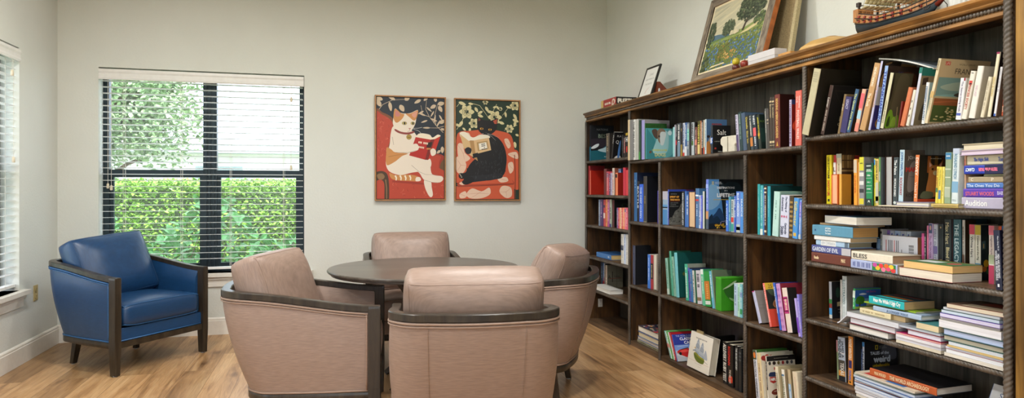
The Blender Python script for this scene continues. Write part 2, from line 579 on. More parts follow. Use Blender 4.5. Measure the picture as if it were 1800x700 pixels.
def blind(W, place, label, tassels, zlow=WZ0 + .03):
    root = bpy.data.objects.new('window_blind', None)
    C.objects.link(root)
    tag(root, label, 'window blind', 'white slatted window blinds')
    top = WZ1 - .012
    vz = top - .088
    def bx(mb, u0, u1, v0, v1, z0, z1):
        mb.box(u0, u1, v0, v1, z0, z1, M=place)
    mb = MB()
    prof = [(.004, vz), (-.012, vz), (-.016, vz + .012), (-.010, vz + .026), (-.010, vz + .05), (-.016, vz + .064), (-.012, top - .004), (-.004, top), (.004, top)]
    rs = [[place @ Vector((u, a, z)) for a, z in prof] for u in (.003, W - .003)]
    mb.rings(rs)
    obj('valance', mb, M_BLIND, root)
    mb = MB(); bx(mb, .01, W - .01, .014, .07, top - .05, top - .004)
    obj('headrail', mb, M_BLIND, root)
    mb = MB()
    z = vz - .005
    while z > zlow + .04:
        n = 5
        rows = []
        for u in (.012, W - .012):
            ring = []
            for k in range(n):
                q = k / (n - 1) - .5
                ring.append(place @ Vector((u, .042 + q * .05, z + .0022 * (1 - 4 * q * q) - q * .003)))
            for k in range(n - 1, -1, -1):
                q = k / (n - 1) - .5
                ring.append(place @ Vector((u, .042 + q * .05, z + .0022 * (1 - 4 * q * q) - q * .003 - .0024)))
            rows.append(ring)
        mb.rings(rows)
        z -= .0515
    obj('slats', mb, M_SLAT, root, smooth=40)
    mb = MB(); bx(mb, .012, W - .012, .018, .066, zlow, zlow + .018)
    obj('bottom_rail', mb, M_BLIND, root)
    for u in (.11, .38, .62, .89):
        mb = MB()
        for v in (.015, .069):
            mb.tube([place @ Vector((u * W, v, zlow + .01)), place @ Vector((u * W, v, vz + .02))], .0012, 5)
        mb.tube([place @ Vector((u * W + .012, .042, zlow + .01)), place @ Vector((u * W + .012, .042, vz + .02))], .0012, 5)
        obj('ladder_cord', mb, M_CORD, root)
    for u, zt in tassels:
        mb = MB()
        mb.tube([place @ Vector((u, -.004, zt)), place @ Vector((u, -.004, vz + .02))], .0016, 6)
        c = obj('pull_cord', mb, M_CORD, root)
        mb = MB()
        p = place @ Vector((u, -.004, zt))
        mb.rings([[p + Vector((r * math.cos(2 * PI * k / 10), r * math.sin(2 * PI * k / 10), dz)) for k in range(10)] for r, dz in ((.004, .02), (.009, .015), (.011, -.015), (.008, -.022))])
        obj('tassel', mb, M_TASSEL, c, smooth=50)
    return root
PB = Matrix.Translation((WX0, YB, 0))                                      # u -> +x, v -> +y
window('window_1', WX1 - WX0, PB)
blind(WX1 - WX0, PB, 'white slatted blind over the back wall window behind the blue armchair', [(.07, 1.27), (.095, 1.255), (WX1 - WX0 - .11, 1.43), (WX1 - WX0 - .108, 2.03)])
for k, (a, b_) in enumerate(LW):
    PL = Matrix.Translation((XL, b_, 0)) @ Matrix.Rotation(R(-90), 4, 'Z')    # u -> -y, v -> -x
    PL = Matrix(((0, -1, 0, XL), (-1, 0, 0, b_), (0, 0, 1, 0), (0, 0, 0, 1)))
    window('window_%d' % (k + 2), b_ - a, PL)
    if k == 0:
        blind(b_ - a, PL, 'white slatted blind on the left wall window at the picture edge', [(.1, 1.45), (.12, 2.05)])

window('window_4', FX1 - FX0, Matrix(((-1, 0, 0, FX1), (0, -1, 0, YF), (0, 0, 1, 0), (0, 0, 0, 1))))  # out of view, added to throw frontal daylight onto the book covers
# ------------------------------------------------------------------ wall outlet
M_ALM = mat('almond outlet plastic', '#b7a36c', .4, var=.03)
M_ALD = mat('outlet slot shadow plastic', '#4b4230', .5)
def outlet(loc, rot, label, m_plate, m_slot, name='wall_outlet', group=None):
    r = thing(name, label, 'wall outlet', loc, rot, group)
    mb = MB(); mb.box(-.036, .036, -.006, 0, -.058, .058)
    bevel(obj('cover_plate', mb, m_plate, r), .003)
    for z in (.026, -.026):
        mb = MB()
        mb.poly_prism(ell(0, z, .016, .02, 18), -.009, -.006, axes='xz')
        s = obj('socket', mb, m_plate, r)
        mb = MB()
        for x in (-.007, .005):
            mb.box(x, x + .002, -.0095, -.009, z - .002, z + .009)
        mb.poly_prism(ell(0, z - .01, .0028, .0028, 8), -.0095, -.009, axes='xz')
        obj('socket_slots', mb, m_slot, s)
    mb = MB(); mb.poly_prism(ell(0, 0, .003, .003, 10), -.0072, -.006, axes='xz')
    obj('screw', mb, m_slot, r)
    return r
p = on_x(62, 515, XL)
outlet((XL, p.y, p.z), (0, 0, R(90)), 'almond wall outlet beside the left window sill', M_ALM, M_ALD)

# ------------------------------------------------------------------ outside
M_LEAF = mat('hedge leaf', '#7fae3c', .5, var=.35, scale=14)
M_LEAF2 = mat('broad vine leaf', '#5ca052', .5, var=.3, scale=10)
M_LEAF3 = mat('oak leaf', '#8aa578', .55, var=.35, scale=9)
M_BARK = mat('bark', '#6b5a49', .9, var=.2)
M_GRASS = mat('lawn grass', '#8f9a7c', .9, var=.3, scale=5)
def leaves(mb, n, gen, size, rg):
    for _ in range(n):
        p = gen()
        a, b_ = rg.uniform(0, 2 * PI), rg.uniform(-.9, .9)
        s = size * rg.uniform(.6, 1.3)
        M = Matrix.Translation(p) @ Matrix.Rotation(a, 4, 'Z') @ Matrix.Rotation(b_, 4, 'X') @ Matrix.Rotation(rg.uniform(-1, 1), 4, 'Y')
        o = [(-.5, 0, 0), (-.2, .28, .05), (.2, .25, .04), (.55, 0, -.06), (.2, -.25, .04), (-.2, -.28, .05)]
        vs = [M @ Vector((x * s, y * s, z * s)) for x, y, z in o]
        mb.add(vs, [(0, 1, 2, 3), (0, 3, 4, 5)])
mb = MB(); mb.box(-60, 60, -40, 90, -.6, -.15); o = structure('ground', mb, M_GRASS)
rg = random.Random(3)
def hedge(name, x0, x1, y0, y1, z1, n, label, size=.075, grow=0):
    r = thing(name, label, 'hedge')
    mb = MB()
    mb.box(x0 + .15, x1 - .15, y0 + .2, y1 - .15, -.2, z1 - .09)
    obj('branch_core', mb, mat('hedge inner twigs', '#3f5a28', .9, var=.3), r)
    mb = MB()
    def g():
        if rg.random() < .35:
            return Vector((rg.uniform(x0, x1), rg.uniform(y0, y1), z1 - abs(rg.gauss(0, .06)) + .05 * math.sin(9 * rg.random())))
        return Vector((rg.uniform(x0, x1), y0 + abs(rg.gauss(0, .1)), rg.uniform(-.15, z1)))
    leaves(mb, n, g, size, rg)
    obj('leaves', mb, M_LEAF, r, fix=False)
hedge('hedge', -4.6, 1.2, 9.0, 10.0, 1.32, 26000, 'long clipped green hedge outside the back window', .05)
mb = MB()
r = thing('garden_shrub', 'broad leafed green shrub growing close outside the back window', 'shrub')
for k in range(22):
    x = rg.uniform(-2.3, .3)
    y = rg.uniform(7.2, 7.7)
    h = rg.uniform(.5, 1.05) * (1.12 if x > -1.3 else .8)
    mb.tube([(x, y, -.2), (x + rg.uniform(-.1, .1), y, h * .5), (x + rg.uniform(-.2, .2), y + rg.uniform(-.1, .1), h)], [.008, .006, .003], 5)
obj('stem', mb, M_BARK, r)
mb = MB()
def g2():
    x = rg.uniform(-2.3, .35)
    return Vector((x, rg.uniform(7.0, 7.8), rg.uniform(-.1, .95 + .25 * math.sin(x * 5 + 1))))
leaves(mb, 1700, g2, .11, rg)
obj('leaves', mb, M_LEAF2, r, fix=False)
def tree(x, y, z, rad, n, label, size=.1, lean=0):
    r = thing('shade_tree', label, 'tree', group='trees outside the windows')
    mb = MB()
    mb.tube([(x, y, -.3), (x + .05, y, z * .45), (x + .1, y + .1, z)], [.16, .12, .05], 10)
    for k in range(9):
        a = rg.uniform(0, 2 * PI)
        q = rg.uniform(.4, .9)
        s = Vector((x + .05, y, z * q))
        e = s + Vector((math.cos(a) * rad * .7, math.sin(a) * rad * .7, rg.uniform(.2, .9)))
        mb.tube([s, s.lerp(e, .5) + Vector((0, 0, .1)), e], [.05, .03, .012], 6)
    obj('trunk', mb, M_BARK, r, smooth=True)
    mb = MB()
    blobs = [(Vector((x + rg.gauss(0, rad * .45), y + rg.gauss(0, rad * .4), z + rg.gauss(0, rad * .42))), rg.uniform(.3, .6) * rad) for _ in range(16)]
    def g():
        c, q = rg.choice(blobs)
        d = Vector((rg.gauss(0, 1), rg.gauss(0, 1), rg.gauss(0, 1))).normalized()
        return c + d * q * rg.uniform(.5, 1)
    leaves(mb, n, g, size, rg)
    obj('leaves', mb, M_LEAF3, r, fix=False)
tree(-3.75, 12.2, 2.7, 1.5, 26000, 'leafy shade tree seen at left through the back window', .085)
tree(-6.2, 7.0, 2.2, 1.5, 3500, 'leafy shade tree outside the left wall window', .13)
# neighbouring building
r = thing('neighbor_building', 'pale low building beyond the hedge outside the back window', 'building')
M_STUC = mat('pale stucco', '#e6e6e2', .9, var=.03)
mb = MB(); mb.box(-12, 10, 19, 24, -.3, 2.15); obj('wall', mb, M_STUC, r)
mb = MB(); mb.box(-12.4, 10.4, 18.4, 24.4, 2.15, 2.38); obj('eave_fascia', mb, mat('grey eave metal', '#9aa3a6', .6), r)
mb = MB()
mb.add([(-12.4, 18.4, 2.38), (10.4, 18.4, 2.38), (10.4, 21.4, 2.62), (-12.4, 21.4, 2.62), (-12.4, 24.4, 2.38), (10.4, 24.4, 2.38)], [(0, 1, 2, 3), (3, 2, 5, 4), (0, 3, 4), (1, 5, 2), (0, 4, 5, 1)])
obj('roof', mb, mat('white metal roof', '#f2f2f0', .5, var=.02), r)
for k in range(6):
    x = -10 + k * 3.3
    mb = MB(); mb.box(x, x + 1.3, 18.96, 19, .9, 1.9)
    w = obj('window', mb, mat('white window frame', '#f0f0f0', .5), r)
    mb = MB(); mb.box(x + .08, x + 1.22, 18.94, 18.96, .98, 1.82)
    obj('pane', mb, mat('reflective far glass', '#a9b7bd', .15), w)
# ------------------------------------------------------------------ barrel armchairs
def leather(key, col, rough=.42, sheen=.0):
    """woven-look coated upholstery: fine horizontal streaks"""
    m, nt, b = base_mat(key)
    L = nt.links.new
    c = lin(col)
    tc = nt.nodes.new('ShaderNodeTexCoord')
    mp = nt.nodes.new('ShaderNodeMapping'); mp.inputs['Scale'].default_value = (22, 22, 260)
    L(tc.outputs['Object'], mp.inputs['Vector'])
    n = nt.nodes.new('ShaderNodeTexNoise'); n.inputs['Scale'].default_value = 1; n.inputs['Detail'].default_value = 4
    L(mp.outputs[0], n.inputs['Vector'])
    r = nt.nodes.new('ShaderNodeValToRGB')
    r.color_ramp.elements[0].position = .3; r.color_ramp.elements[1].position = .72
    r.color_ramp.elements[0].color = tuple(x * .84 for x in c) + (1,)
    r.color_ramp.elements[1].color = tuple(x * 1.14 for x in c) + (1,)
    L(n.outputs['Fac'], r.inputs['Fac']); L(r.outputs['Color'], b.inputs['Base Color'])
    b.inputs['Roughness'].default_value = rough
    b.inputs['Coat Weight'].default_value = .08
    b.inputs['Coat Roughness'].default_value = .35
    bp = nt.nodes.new('ShaderNodeBump'); bp.inputs['Strength'].default_value = .08; bp.inputs['Distance'].default_value = .002
    L(n.outputs['Fac'], bp.inputs['Height'])
    n3 = nt.nodes.new('ShaderNodeTexNoise'); n3.inputs['Scale'].default_value = 9; n3.inputs['Detail'].default_value = 2
    L(tc.outputs['Object'], n3.inputs['Vector'])
    b2 = nt.nodes.new('ShaderNodeBump'); b2.inputs['Strength'].default_value = .25; b2.inputs['Distance'].default_value = .012
    L(n3.outputs['Fac'], b2.inputs['Height']); L(bp.outputs[0], b2.inputs['Normal']); L(b2.outputs[0], b.inputs['Normal'])
    return m
M_TAUPE = leather('taupe upholstery', '#947d70', .45)
M_TAUPE_PIPE = leather('taupe piping', '#957c6c', .45)
M_BLUE = leather('blue upholstery', '#183f68', .36)
M_BLUE_PIPE = leather('blue piping', '#24598c')
M_ESP = wood('espresso chair wood', '#221c16', '#443b30', 'z', .3, 5, 10, .3, .05)
M_GLIDE = mat('clear furniture glide', '#b9bcc0', .2)

HW, YFR, YBK, RC = .362, .385, -.40, .16
def uplan(n=14):
    """plan of the arm and back line, from the front right post round to the front left post"""
    pts = []
    for k in range(9):
        pts.append((HW + .012 * (1 - k / 8), YFR + (YBK + RC - YFR) * k / 8))
    for k in range(1, n):
        a = PI / 2 * k / n
        pts.append((HW - RC + RC * math.cos(a), YBK + RC - RC * math.sin(a)))
    for k in range(0, 13):
        u = k / 12
        x = (HW - RC) * (1 - 2 * u)
        pts.append((x, YBK - .022 * (1 - (2 * u - 1) ** 2)))
    half = [p for p in pts if p[0] > 1e-6]
    return half + [(0, YBK - .022)] + [(-x, y) for x, y in reversed(half)]
UP = uplan()
def arclen(pts):
    s = [0]
    for a, b in zip(pts, pts[1:]):
        s.append(s[-1] + math.hypot(b[0] - a[0], b[1] - a[1]))
    return [x / s[-1] for x in s]
US = arclen(UP)
def unorm(i):
    a, b = UP[max(i - 1, 0)], UP[min(i + 1, len(UP) - 1)]
    tx, ty = b[0] - a[0], b[1] - a[1]
    l = math.hypot(tx, ty)
    # travel goes back along the right side, outward is on its left
    return (-ty / l, tx / l)
def sstep(a, b, x):
    t = max(0, min(1, (x - a) / (b - a)))
    return t * t * (3 - 2 * t)
def rimz(i):
    y = UP[i][1]
    return .655 + .085 * sstep(YFR, YBK + .02, y) ** .9
def flare(i):
    """how far the foot of the shell is drawn in from the arm line"""
    y = UP[i][1]
    return .13 * sstep(.16, YBK - .02, y)
def opt(i, off, z, fl=0):
    nx, ny = unorm(i)
    return Vector(((UP[i][0] + nx * off) * (1 - .5 * fl), UP[i][1] + ny * off + fl, z))
Z0R, Z1R = .185, .225          # bottom rail
def box_cushion(W, D, T, bulge_face=.03, bulge_side=.012, pinch=.012, nx=14, ny=12, nz=5, soft=2):
    """boxed cushion: W x D faces, T thick, seams kept crisp, corners slightly pulled out"""
    mb = MB()
    def P(u, v, w):   # -1..1
        x, y, z = u * W / 2, v * D / 2, w * T / 2
        fu, fv, fw = 1 - u ** 4, 1 - v ** 4, 1 - w * w
        e = (abs(u) ** 10 + abs(v) ** 10 + abs(w) ** 6)
        z += w * bulge_face * fu * fv
        x += u * bulge_side * (fv * fw) + u * pinch * (abs(v) ** 6)
        y += v * bulge_side * (fu * fw) + v * pinch * (abs(u) ** 6)
        x -= u * .018 * (1 - abs(v) ** 4) * abs(w) ** 2 * .5
        z -= w * T * .10 * (abs(u) ** 8 * abs(v) ** 8)
        return Vector((x, y, z))
    def face(fn, a, b_):
        vs, fs = [], []
        for i in range(a + 1):
            for j in range(b_ + 1):
                vs.append(fn(2 * i / a - 1, 2 * j / b_ - 1))
        for i in range(a):
            for j in range(b_):
                q = i * (b_ + 1) + j
                fs.append((q, q + b_ + 1, q + b_ + 2, q + 1))
        mb.add(vs, fs)
    face(lambda a, b_: P(a, b_, 1), nx, ny); face(lambda a, b_: P(a, b_, -1), nx, ny)
    face(lambda a, b_: P(1, a, b_), ny, nz); face(lambda a, b_: P(-1, a, b_), ny, nz)
    face(lambda a, b_: P(a, 1, b_), nx, nz); face(lambda a, b_: P(a, -1, b_), nx, nz)
    me = mb.mesh('cushion', [M_TAUPE], True)
    bm = bmesh.new(); bm.from_mesh(me)
    bmesh.ops.remove_doubles(bm, verts=bm.verts, dist=1e-5)
    bmesh.ops.recalc_face_normals(bm, faces=bm.faces)
    for _ in range(soft):
        bmesh.ops.smooth_vert(bm, verts=bm.verts, factor=.35, use_axis_x=True, use_axis_y=True, use_axis_z=True)
    bm.to_mesh(me); bm.free()
    for p in me.polygons:
        p.use_smooth = True
    bm = bmesh.new(); bm.from_mesh(me)
    tree_ = BVHTree.FromBMesh(bm)
    bm.free()
    seams = []
    for w in (1, -1):
        loop = [P(1 - .0 * k, -1 + 2 * k / 24, w) for k in range(24)] + [P(1 - 2 * k / 24, 1, w) for k in range(24)] + [P(-1, 1 - 2 * k / 24, w) for k in range(24)] + [P(-1 + 2 * k / 24, -1, w) for k in range(24)]
        seams.append([tree_.find_nearest(p)[0] for p in loop])
    return me, seams
def seam_mesh(loops, r):
    mb = MB()
    for l in loops:
        mb.tube(l + [l[0]], r, 6, cap=False)
    return mb
def make_chair(label, m_up, m_pipe, loc, rz, group=None, pillow_rot=(0, 0, 0)):
    t = thing('armchair', label, 'armchair', loc, (0, 0, rz), group)
    n = len(UP)
    # wooden rim
    mb = MB()
    w0, w1, h = -.040, .006, .034
    prof = [(w0, .004), (w0 + .004, 0), (w1 - .004, 0), (w1, .004), (w1, h - .004), (w1 - .004, h), (w0 + .004, h), (w0, h - .004)]
    rs = []
    for i in range(n):
        rs.append([opt(i, a, rimz(i) - h + b_) for a, b_ in prof])
    mb.rings(rs)
    obj('arm_rim', mb, M_ESP, t, smooth=40)
    # bottom rail
    mb = MB()
    rs = []
    for i in range(n):
        rs.append([opt(i, a, b_, flare(i)) for a, b_ in ((-.03, Z0R), (.002, Z0R), (.006, Z0R + .005), (.006, Z1R - .005), (.002, Z1R), (-.03, Z1R))])
    mb.rings(rs)
    mb.box(-HW + .03, HW - .03, YFR - .035, YFR + .003, Z0R, Z1R)
    obj('bottom_rail', mb, M_ESP, t, smooth=40)
    # upholstered shell
    mb = MB()
    rs = []
    for i in range(n):
        zt = rimz(i) - h + .002
        ring = []
        for k in range(9):
            q = k / 8
            z = Z1R + (zt - Z1R) * q
            bul = .012 * math.sin(PI * q) * sstep(YFR - .02, YFR - .25, UP[i][1])
            ring.append(opt(i, -.001 + bul, z, flare(i) * (1 - q) ** 1.25))
        for k in range(8, -1, -1):
            q = k / 8
            z = Z1R + (zt - Z1R) * q
            ring.append(opt(i, -.055 + (.018 if k == 8 else 0) - .008 * math.sin(PI * q), z, flare(i) * (1 - q) ** 1.25))
        for v in ring:
            v.y = min(v.y, YFR - .046)
        rs.append(ring)
    mb.rings(rs)
    sh = obj('upholstered_shell', mb, m_up, t, smooth=50)
    # piping under the rim, along the rail and down the posts
    mb = MB()
    top = [opt(i, .004, rimz(i) - h - .007, 0) for i in range(n)]
    bot = [opt(i, .004, Z1R + .006, flare(i)) for i in range(n)]
    for v in top + bot:
        v.y = min(v.y, YFR - .052)
    mb.tube(top, .005, 7); mb.tube([p - Vector((0, 0, .012)) for p in top], .004, 7)
    mb.tube(bot, .005, 7)
    for e in (1, n - 2):
        a, b_ = top[e].copy(), bot[e].copy()
        a.y = b_.y = YFR - .058
        mb.tube([a.lerp(b_, k / 8) for k in range(9)], .005, 7)
    obj('piping', mb, m_pipe, sh, smooth=True)
    for x in (.21, -.21):       # the two vertical back seams
        mb = MB()
        i = min(range(n), key=lambda j: abs(UP[j][0] - x) + (10 if UP[j][1] > YBK + .1 else 0))
        pts = []
        for k in range(9):
            q = k / 8
            pts.append(opt(i, .0005 + .012 * math.sin(PI * q), Z1R + (rimz(i) - h - Z1R) * q, flare(i) * (1 - q) ** 1.25))
        mb.tube(pts, .0022, 5)
        obj('back_seam', mb, m_pipe, sh, smooth=True)
    # legs: front posts run from floor to rim, rear legs splay from the rail
    for s in (1, -1):
        mb = MB()
        x0, x1 = s * (HW - .028), s * (HW + .020)
        rs = []
        for z, ins in ((.006, .010), (Z0R, 0), (.60, 0), (.642, 0), (.652, .002), (.656, .008)):
            rs.append([Vector((x, y, z)) for x, y in ((x0 + s * ins * .5, YFR - .05 + ins * .5), (x1 - s * ins * .5, YFR - .05 + ins * .5), (x1 - s * ins * .5, YFR + .012 - ins * .5), (x0 + s * ins * .5, YFR + .012 - ins * .5))])
        mb.rings(rs)
        leg = bevel(obj('leg', mb, M_ESP, t), .004)
        mb = MB(); mb.lathe([(.013, 0), (.013, .007)], 12, cx=s * (HW - .004), cy=YFR - .02)
        obj('glide', mb, M_GLIDE, leg)
        mb = MB()
        bx, by = s * .235, YBK + .225
        rs = []
        for z, w, dx, dy in ((.006, .017, .012, -.035), (Z0R + .02, .024, 0, 0)):
            rs.append([Vector((bx + s * dx + a * w, by + dy + b_ * w, z)) for a, b_ in ((-1, -1), (1, -1), (1, 1), (-1, 1))])
        mb.rings(rs)
        leg = bevel(obj('leg', mb, M_ESP, t), .003)
        mb = MB(); mb.lathe([(.012, 0), (.012, .007)], 12, cx=bx + s * .012, cy=by - .035)
        obj('glide', mb, M_GLIDE, leg)
    # seat deck and cushion
    mb = MB()
    out = []
    for z, ins in ((Z0R + .01, 0), (.30, 0), (.312, .006)):
        ring = [opt(i, -.03 - ins, z, flare(i)) for i in range(n)]
        for q in (0, 1, 2, -1, -2, -3):
            ring[q].y = min(ring[q].y, YFR - .012 - ins)
        out.append(ring)
    mb.rings(out)
    obj('seat_deck', mb, m_up, t, smooth=30)
    mb = MB(); mb.tube([(x, YFR - .006, Z1R + .006) for x in (-HW + .035, 0, HW - .035)], .005, 7)
    obj('deck_piping', mb, m_pipe, t, smooth=True)
    me, seams = box_cushion(.615, .555, .15, .022, .006, .004)
    me.materials[0] = m_up
    c = obj('seat_cushion', me, None, t, loc=(0, YFR - .275, .392))
    obj('cushion_seam', seam_mesh(seams, .003), m_pipe, c, smooth=True)
    me, seams = box_cushion(.585, .455, .165, .06, .018, .008, 18, 16, 7, soft=6)
    me.materials[0] = m_up
    pl = obj('back_pillow', me, None, t, loc=(0, -.155, .668), rot=(R(90 + 22) + pillow_rot[0], pillow_rot[1], pillow_rot[2]))
    obj('pillow_seam', seam_mesh(seams, .0022), m_up, pl, smooth=True)
    return t
make_chair('blue upholstered barrel armchair with dark wood frame in the window corner', M_BLUE, M_BLUE_PIPE, (-1.43, 5.49, 0), R(-128), pillow_rot=(0, R(4), R(3)))
GC = 'taupe armchairs around the round table'
ch = make_chair('taupe barrel armchair seen from behind, nearest the camera', M_TAUPE, M_TAUPE_PIPE, (.643, 3.07, 0), R(-8), GC)
left = dup(ch, (-.10, 3.86, 0), (0, 0, R(-96)), 'taupe barrel armchair seen from its side, left of the table', GC)
dup(ch, (.63, 5.13, 0), (0, 0, R(180)), 'taupe barrel armchair behind the table, facing the camera under the cat pictures', GC)
right = dup(ch, (1.22, 4.03, 0), (0, 0, R(62)), 'taupe barrel armchair between the table and the bookcase', GC)

def turn_pillow(t, x, y, z):
    for o in t.children:
        if o.name.startswith('back_pillow'):
            o.rotation_euler = (o.rotation_euler[0] + R(x), R(y), R(z))
turn_pillow(left, -4, 0, -14)
turn_pillow(right, 2, 3, -8)
# ------------------------------------------------------------------ round table
M_TOP = wood('grey brown table top', '#423b35', '#625a51', 'x', .28, 2.2, 22, .1, .03)
M_TBASE = wood('table base wood', '#231f1c', '#38322d', 'z', .35, 5, 10, .3, .05)
t = thing('round_table', 'round dark grey wooden table with curved pedestal among four armchairs', 'table', (.606, 4.354, 0))
mb = MB()
Rt = .615
mb.lathe([(.0, .703), (Rt - .05, .703), (Rt - .022, .706), (Rt - .016, .714), (Rt - .016, .720), (Rt - .004, .722), (Rt, .727), (Rt, .734), (Rt - .004, .739), (Rt - .010, .740), (0, .740)], 96)
obj('table_top', mb, M_TOP, t, smooth=35)
mb = MB(); mb.lathe([(.30, .68), (.31, .69), (.31, .703), (0, .703)], 48); mb.lathe([(0, .35), (.062, .35), (.062, .41), (0, .41)], 32)
obj('pedestal_hub', mb, M_TBASE, t, smooth=35)
for k in range(4):
    a = R(45 + 90 * k)
    mb = MB()
    pts = []
    for i in range(17):
        q = i / 16
        z = .02 + .66 * q
        s = (z - .38) / .32
        r = .05 + .22 * min(1.3, abs(s)) ** 1.7
        pts.append((r, z))
    rs = []
    for i, (r, z) in enumerate(pts):
        a0, a1 = pts[max(0, i - 1)], pts[min(16, i + 1)]
        tx, tz = a1[0] - a0[0], a1[1] - a0[1]
        l = math.hypot(tx, tz)
        nx, nz = tz / l, -tx / l
        ring = []
        for u, v in ((-.022, -.02), (.022, -.02), (.022, .02), (-.022, .02)):
            rr = r + nx * v
            ring.append(Vector((rr * math.cos(a) - u * math.sin(a), rr * math.sin(a) + u * math.cos(a), max(0.0, z + nz * v - .012))))
        rs.append(ring)
    mb.rings(rs)
    bevel(obj('leg', mb, M_TBASE, t, smooth=30), .004)
# ------------------------------------------------------------------ the two framed cat pictures
M_GOLDW = mat('honey wood frame', '#a9794a', .45, var=.12, scale=40, stretch=(1, 1, 1))
M_BLACKW = mat('black frame gap', '#16130f', .6)
def leafy(items, rgx, col, x, y, a, l, w):
    ca, sa = math.cos(R(a)), math.sin(R(a))
    w = w * .72
    items.append(('s', col, [(x + ca * p * l - sa * q * w, y + sa * p * l + ca * q * w) for p, q in ((0, 0), (.3, .5), (.7, .42), (1, 0), (.7, -.42), (.3, -.5))]))
def wall_picture(label, x0, x1, z0, z1, items, tf, w0, h0):
    W, H = x1 - x0, z1 - z0
    r = thing('framed_picture', label, 'framed picture', ((x0 + x1) / 2, YB, z0), (0, 0, 0), 'framed cat pictures on the back wall')
    f = .011
    mb = MB()
    for a, b_, c, d in ((-W / 2, W / 2, 0, f), (-W / 2, W / 2, H - f, H), (-W / 2, -W / 2 + f, f, H - f), (W / 2 - f, W / 2, f, H - f)):
        mb.box(a, b_, -.042, -.002, c, d)
    obj('frame', mb, M_GOLDW, r)
    mb = MB(); mb.box(-W / 2 + f, W / 2 - f, -.03, -.004, f, H - f)
    obj('backing_board', mb, M_BLACKW, r)
    g = f + .006
    O = Vector((-W / 2 + g, -.0302, g))
    w, h = W - 2 * g, H - 2 * g
    am = art_mesh(items, lambda p: (max(0, min(1, tf(p)[0])) * w, max(0, min(1, tf(p)[1])) * h), O, Vector((1, 0, 0)), Vector((0, 0, 1)))
    obj('painted_canvas', am, print_mat(), r, fix=False)
    return r
# --- picture one: the white and ginger cat with a red book
RED, RED2, NAVY, CREAM = '#b8442f', '#9c3526', '#1d2733', '#cdb89c'
WC, GIN, BRN = '#e9dccb', '#c98a4d', '#4a3524'
it = [('p', NAVY, [(110, 70), (485, 70), (485, 625), (110, 625)])]
rq = random.Random(5)
for s in ([(120, 160), (150, 120), (200, 95), (270, 90)], [(470, 265), (430, 225), (395, 180), (375, 140), (380, 95)], [(430, 225), (425, 170), (440, 110)], [(395, 180), (360, 170), (350, 120)], [(475, 230), (440, 240), (400, 240)]):
    it.append(('p', CREAM, stroke(s, 3, 1.5)))
for x, y, a, l, w in ((140, 130, -120, 45, 30), (185, 105, 80, 50, 24), (215, 95, -150, 45, 22), (240, 120, 60, 40, 34), (265, 95, -40, 34, 30), (150, 95, 200, 34, 26), (350, 90, 150, 40, 22), (365, 95, -40, 34, 18), (430, 100, -100, 30, 22), (440, 112, -10, 38, 30), (445, 122, 60, 36, 28), (430, 118, 150, 34, 26), (365, 150, 150, 34, 12), (375, 175, 200, 40, 12), (400, 190, 20, 40, 12), (420, 215, -80, 46, 12), (435, 232, -60, 40, 12), (400, 240, 180, 40, 12), (450, 215, -30, 36, 26), (455, 245, 10, 30, 16), (380, 130, 40, 36, 12), (385, 200, 160, 36, 12), (465, 340, 90, 36, 24), (455, 360, 140, 26, 18), (470, 350, 30, 26, 18), (448, 170, 60, 40, 11), (420, 150, 120, 36, 11)):
    leafy(it, rq, CREAM, x, y, a, l, w)
it += [('s', '#7d4a2c', [(112, 160), (150, 162), (195, 185), (215, 220), (205, 300), (185, 350), (175, 430), (112, 440)]),
       ('s', RED, [(108, 172), (150, 175), (185, 195), (203, 225), (195, 290), (178, 345), (170, 430), (108, 440)]),
       ('s', RED2, [(395, 400), (430, 380), (470, 388), (482, 420), (482, 520), (400, 505)]),
       ('s', RED, [(398, 408), (428, 388), (458, 395), (448, 425), (440, 500), (402, 500)]),
       ('s', '#6a4c30', [(462, 420), (476, 412), (482, 450), (480, 500), (455, 500), (452, 450)]),
       ('p', RED, [(110, 430), (165, 420), (200, 430), (400, 430), (485, 470), (485, 625), (110, 625)]),
       ('p', RED2, [(200, 520), (370, 535), (485, 505), (485, 512), (372, 545), (200, 530)])]
for _ in range(60):
    x, y = rq.choice([(rq.uniform(205, 470), rq.uniform(540, 612)), (rq.uniform(120, 180), rq.uniform(185, 400))])
    a = rq.uniform(0, 360)
    it.append(('p', rq.choice(['#d0604a', '#8e2d20', '#d97a5a']), stroke([(x, y), (x + 8 * math.cos(a), y + 8 * math.sin(a)), (x + 15 * math.cos(a + .7), y + 15 * math.sin(a + .7))], 2.2, 1)))
it += [('s', RED, [(110, 440), (150, 432), (182, 460), (196, 520), (198, 625), (110, 625)]),
       ('s', BRN, [(112, 480), (145, 470), (172, 485), (182, 530), (182, 625), (160, 625), (158, 540), (140, 515), (112, 520)]),
       ('s', '#8a6a48', [(120, 490), (145, 482), (160, 498), (150, 514), (128, 512)]),
       ('p', '#8a6a48', stroke([(165, 515), (170, 560), (170, 620)], 6, 5)),
       # tail
       ('s', GIN, [(185, 480), (220, 492), (290, 490), (335, 500), (350, 515), (340, 526), (290, 524), (230, 520), (195, 510)])]
for x in (215, 240, 265, 290):
    it.append(('p', '#f0e2cc', stroke([(x, 494), (x + 6, 508), (x + 4, 520)], 9, 6)))
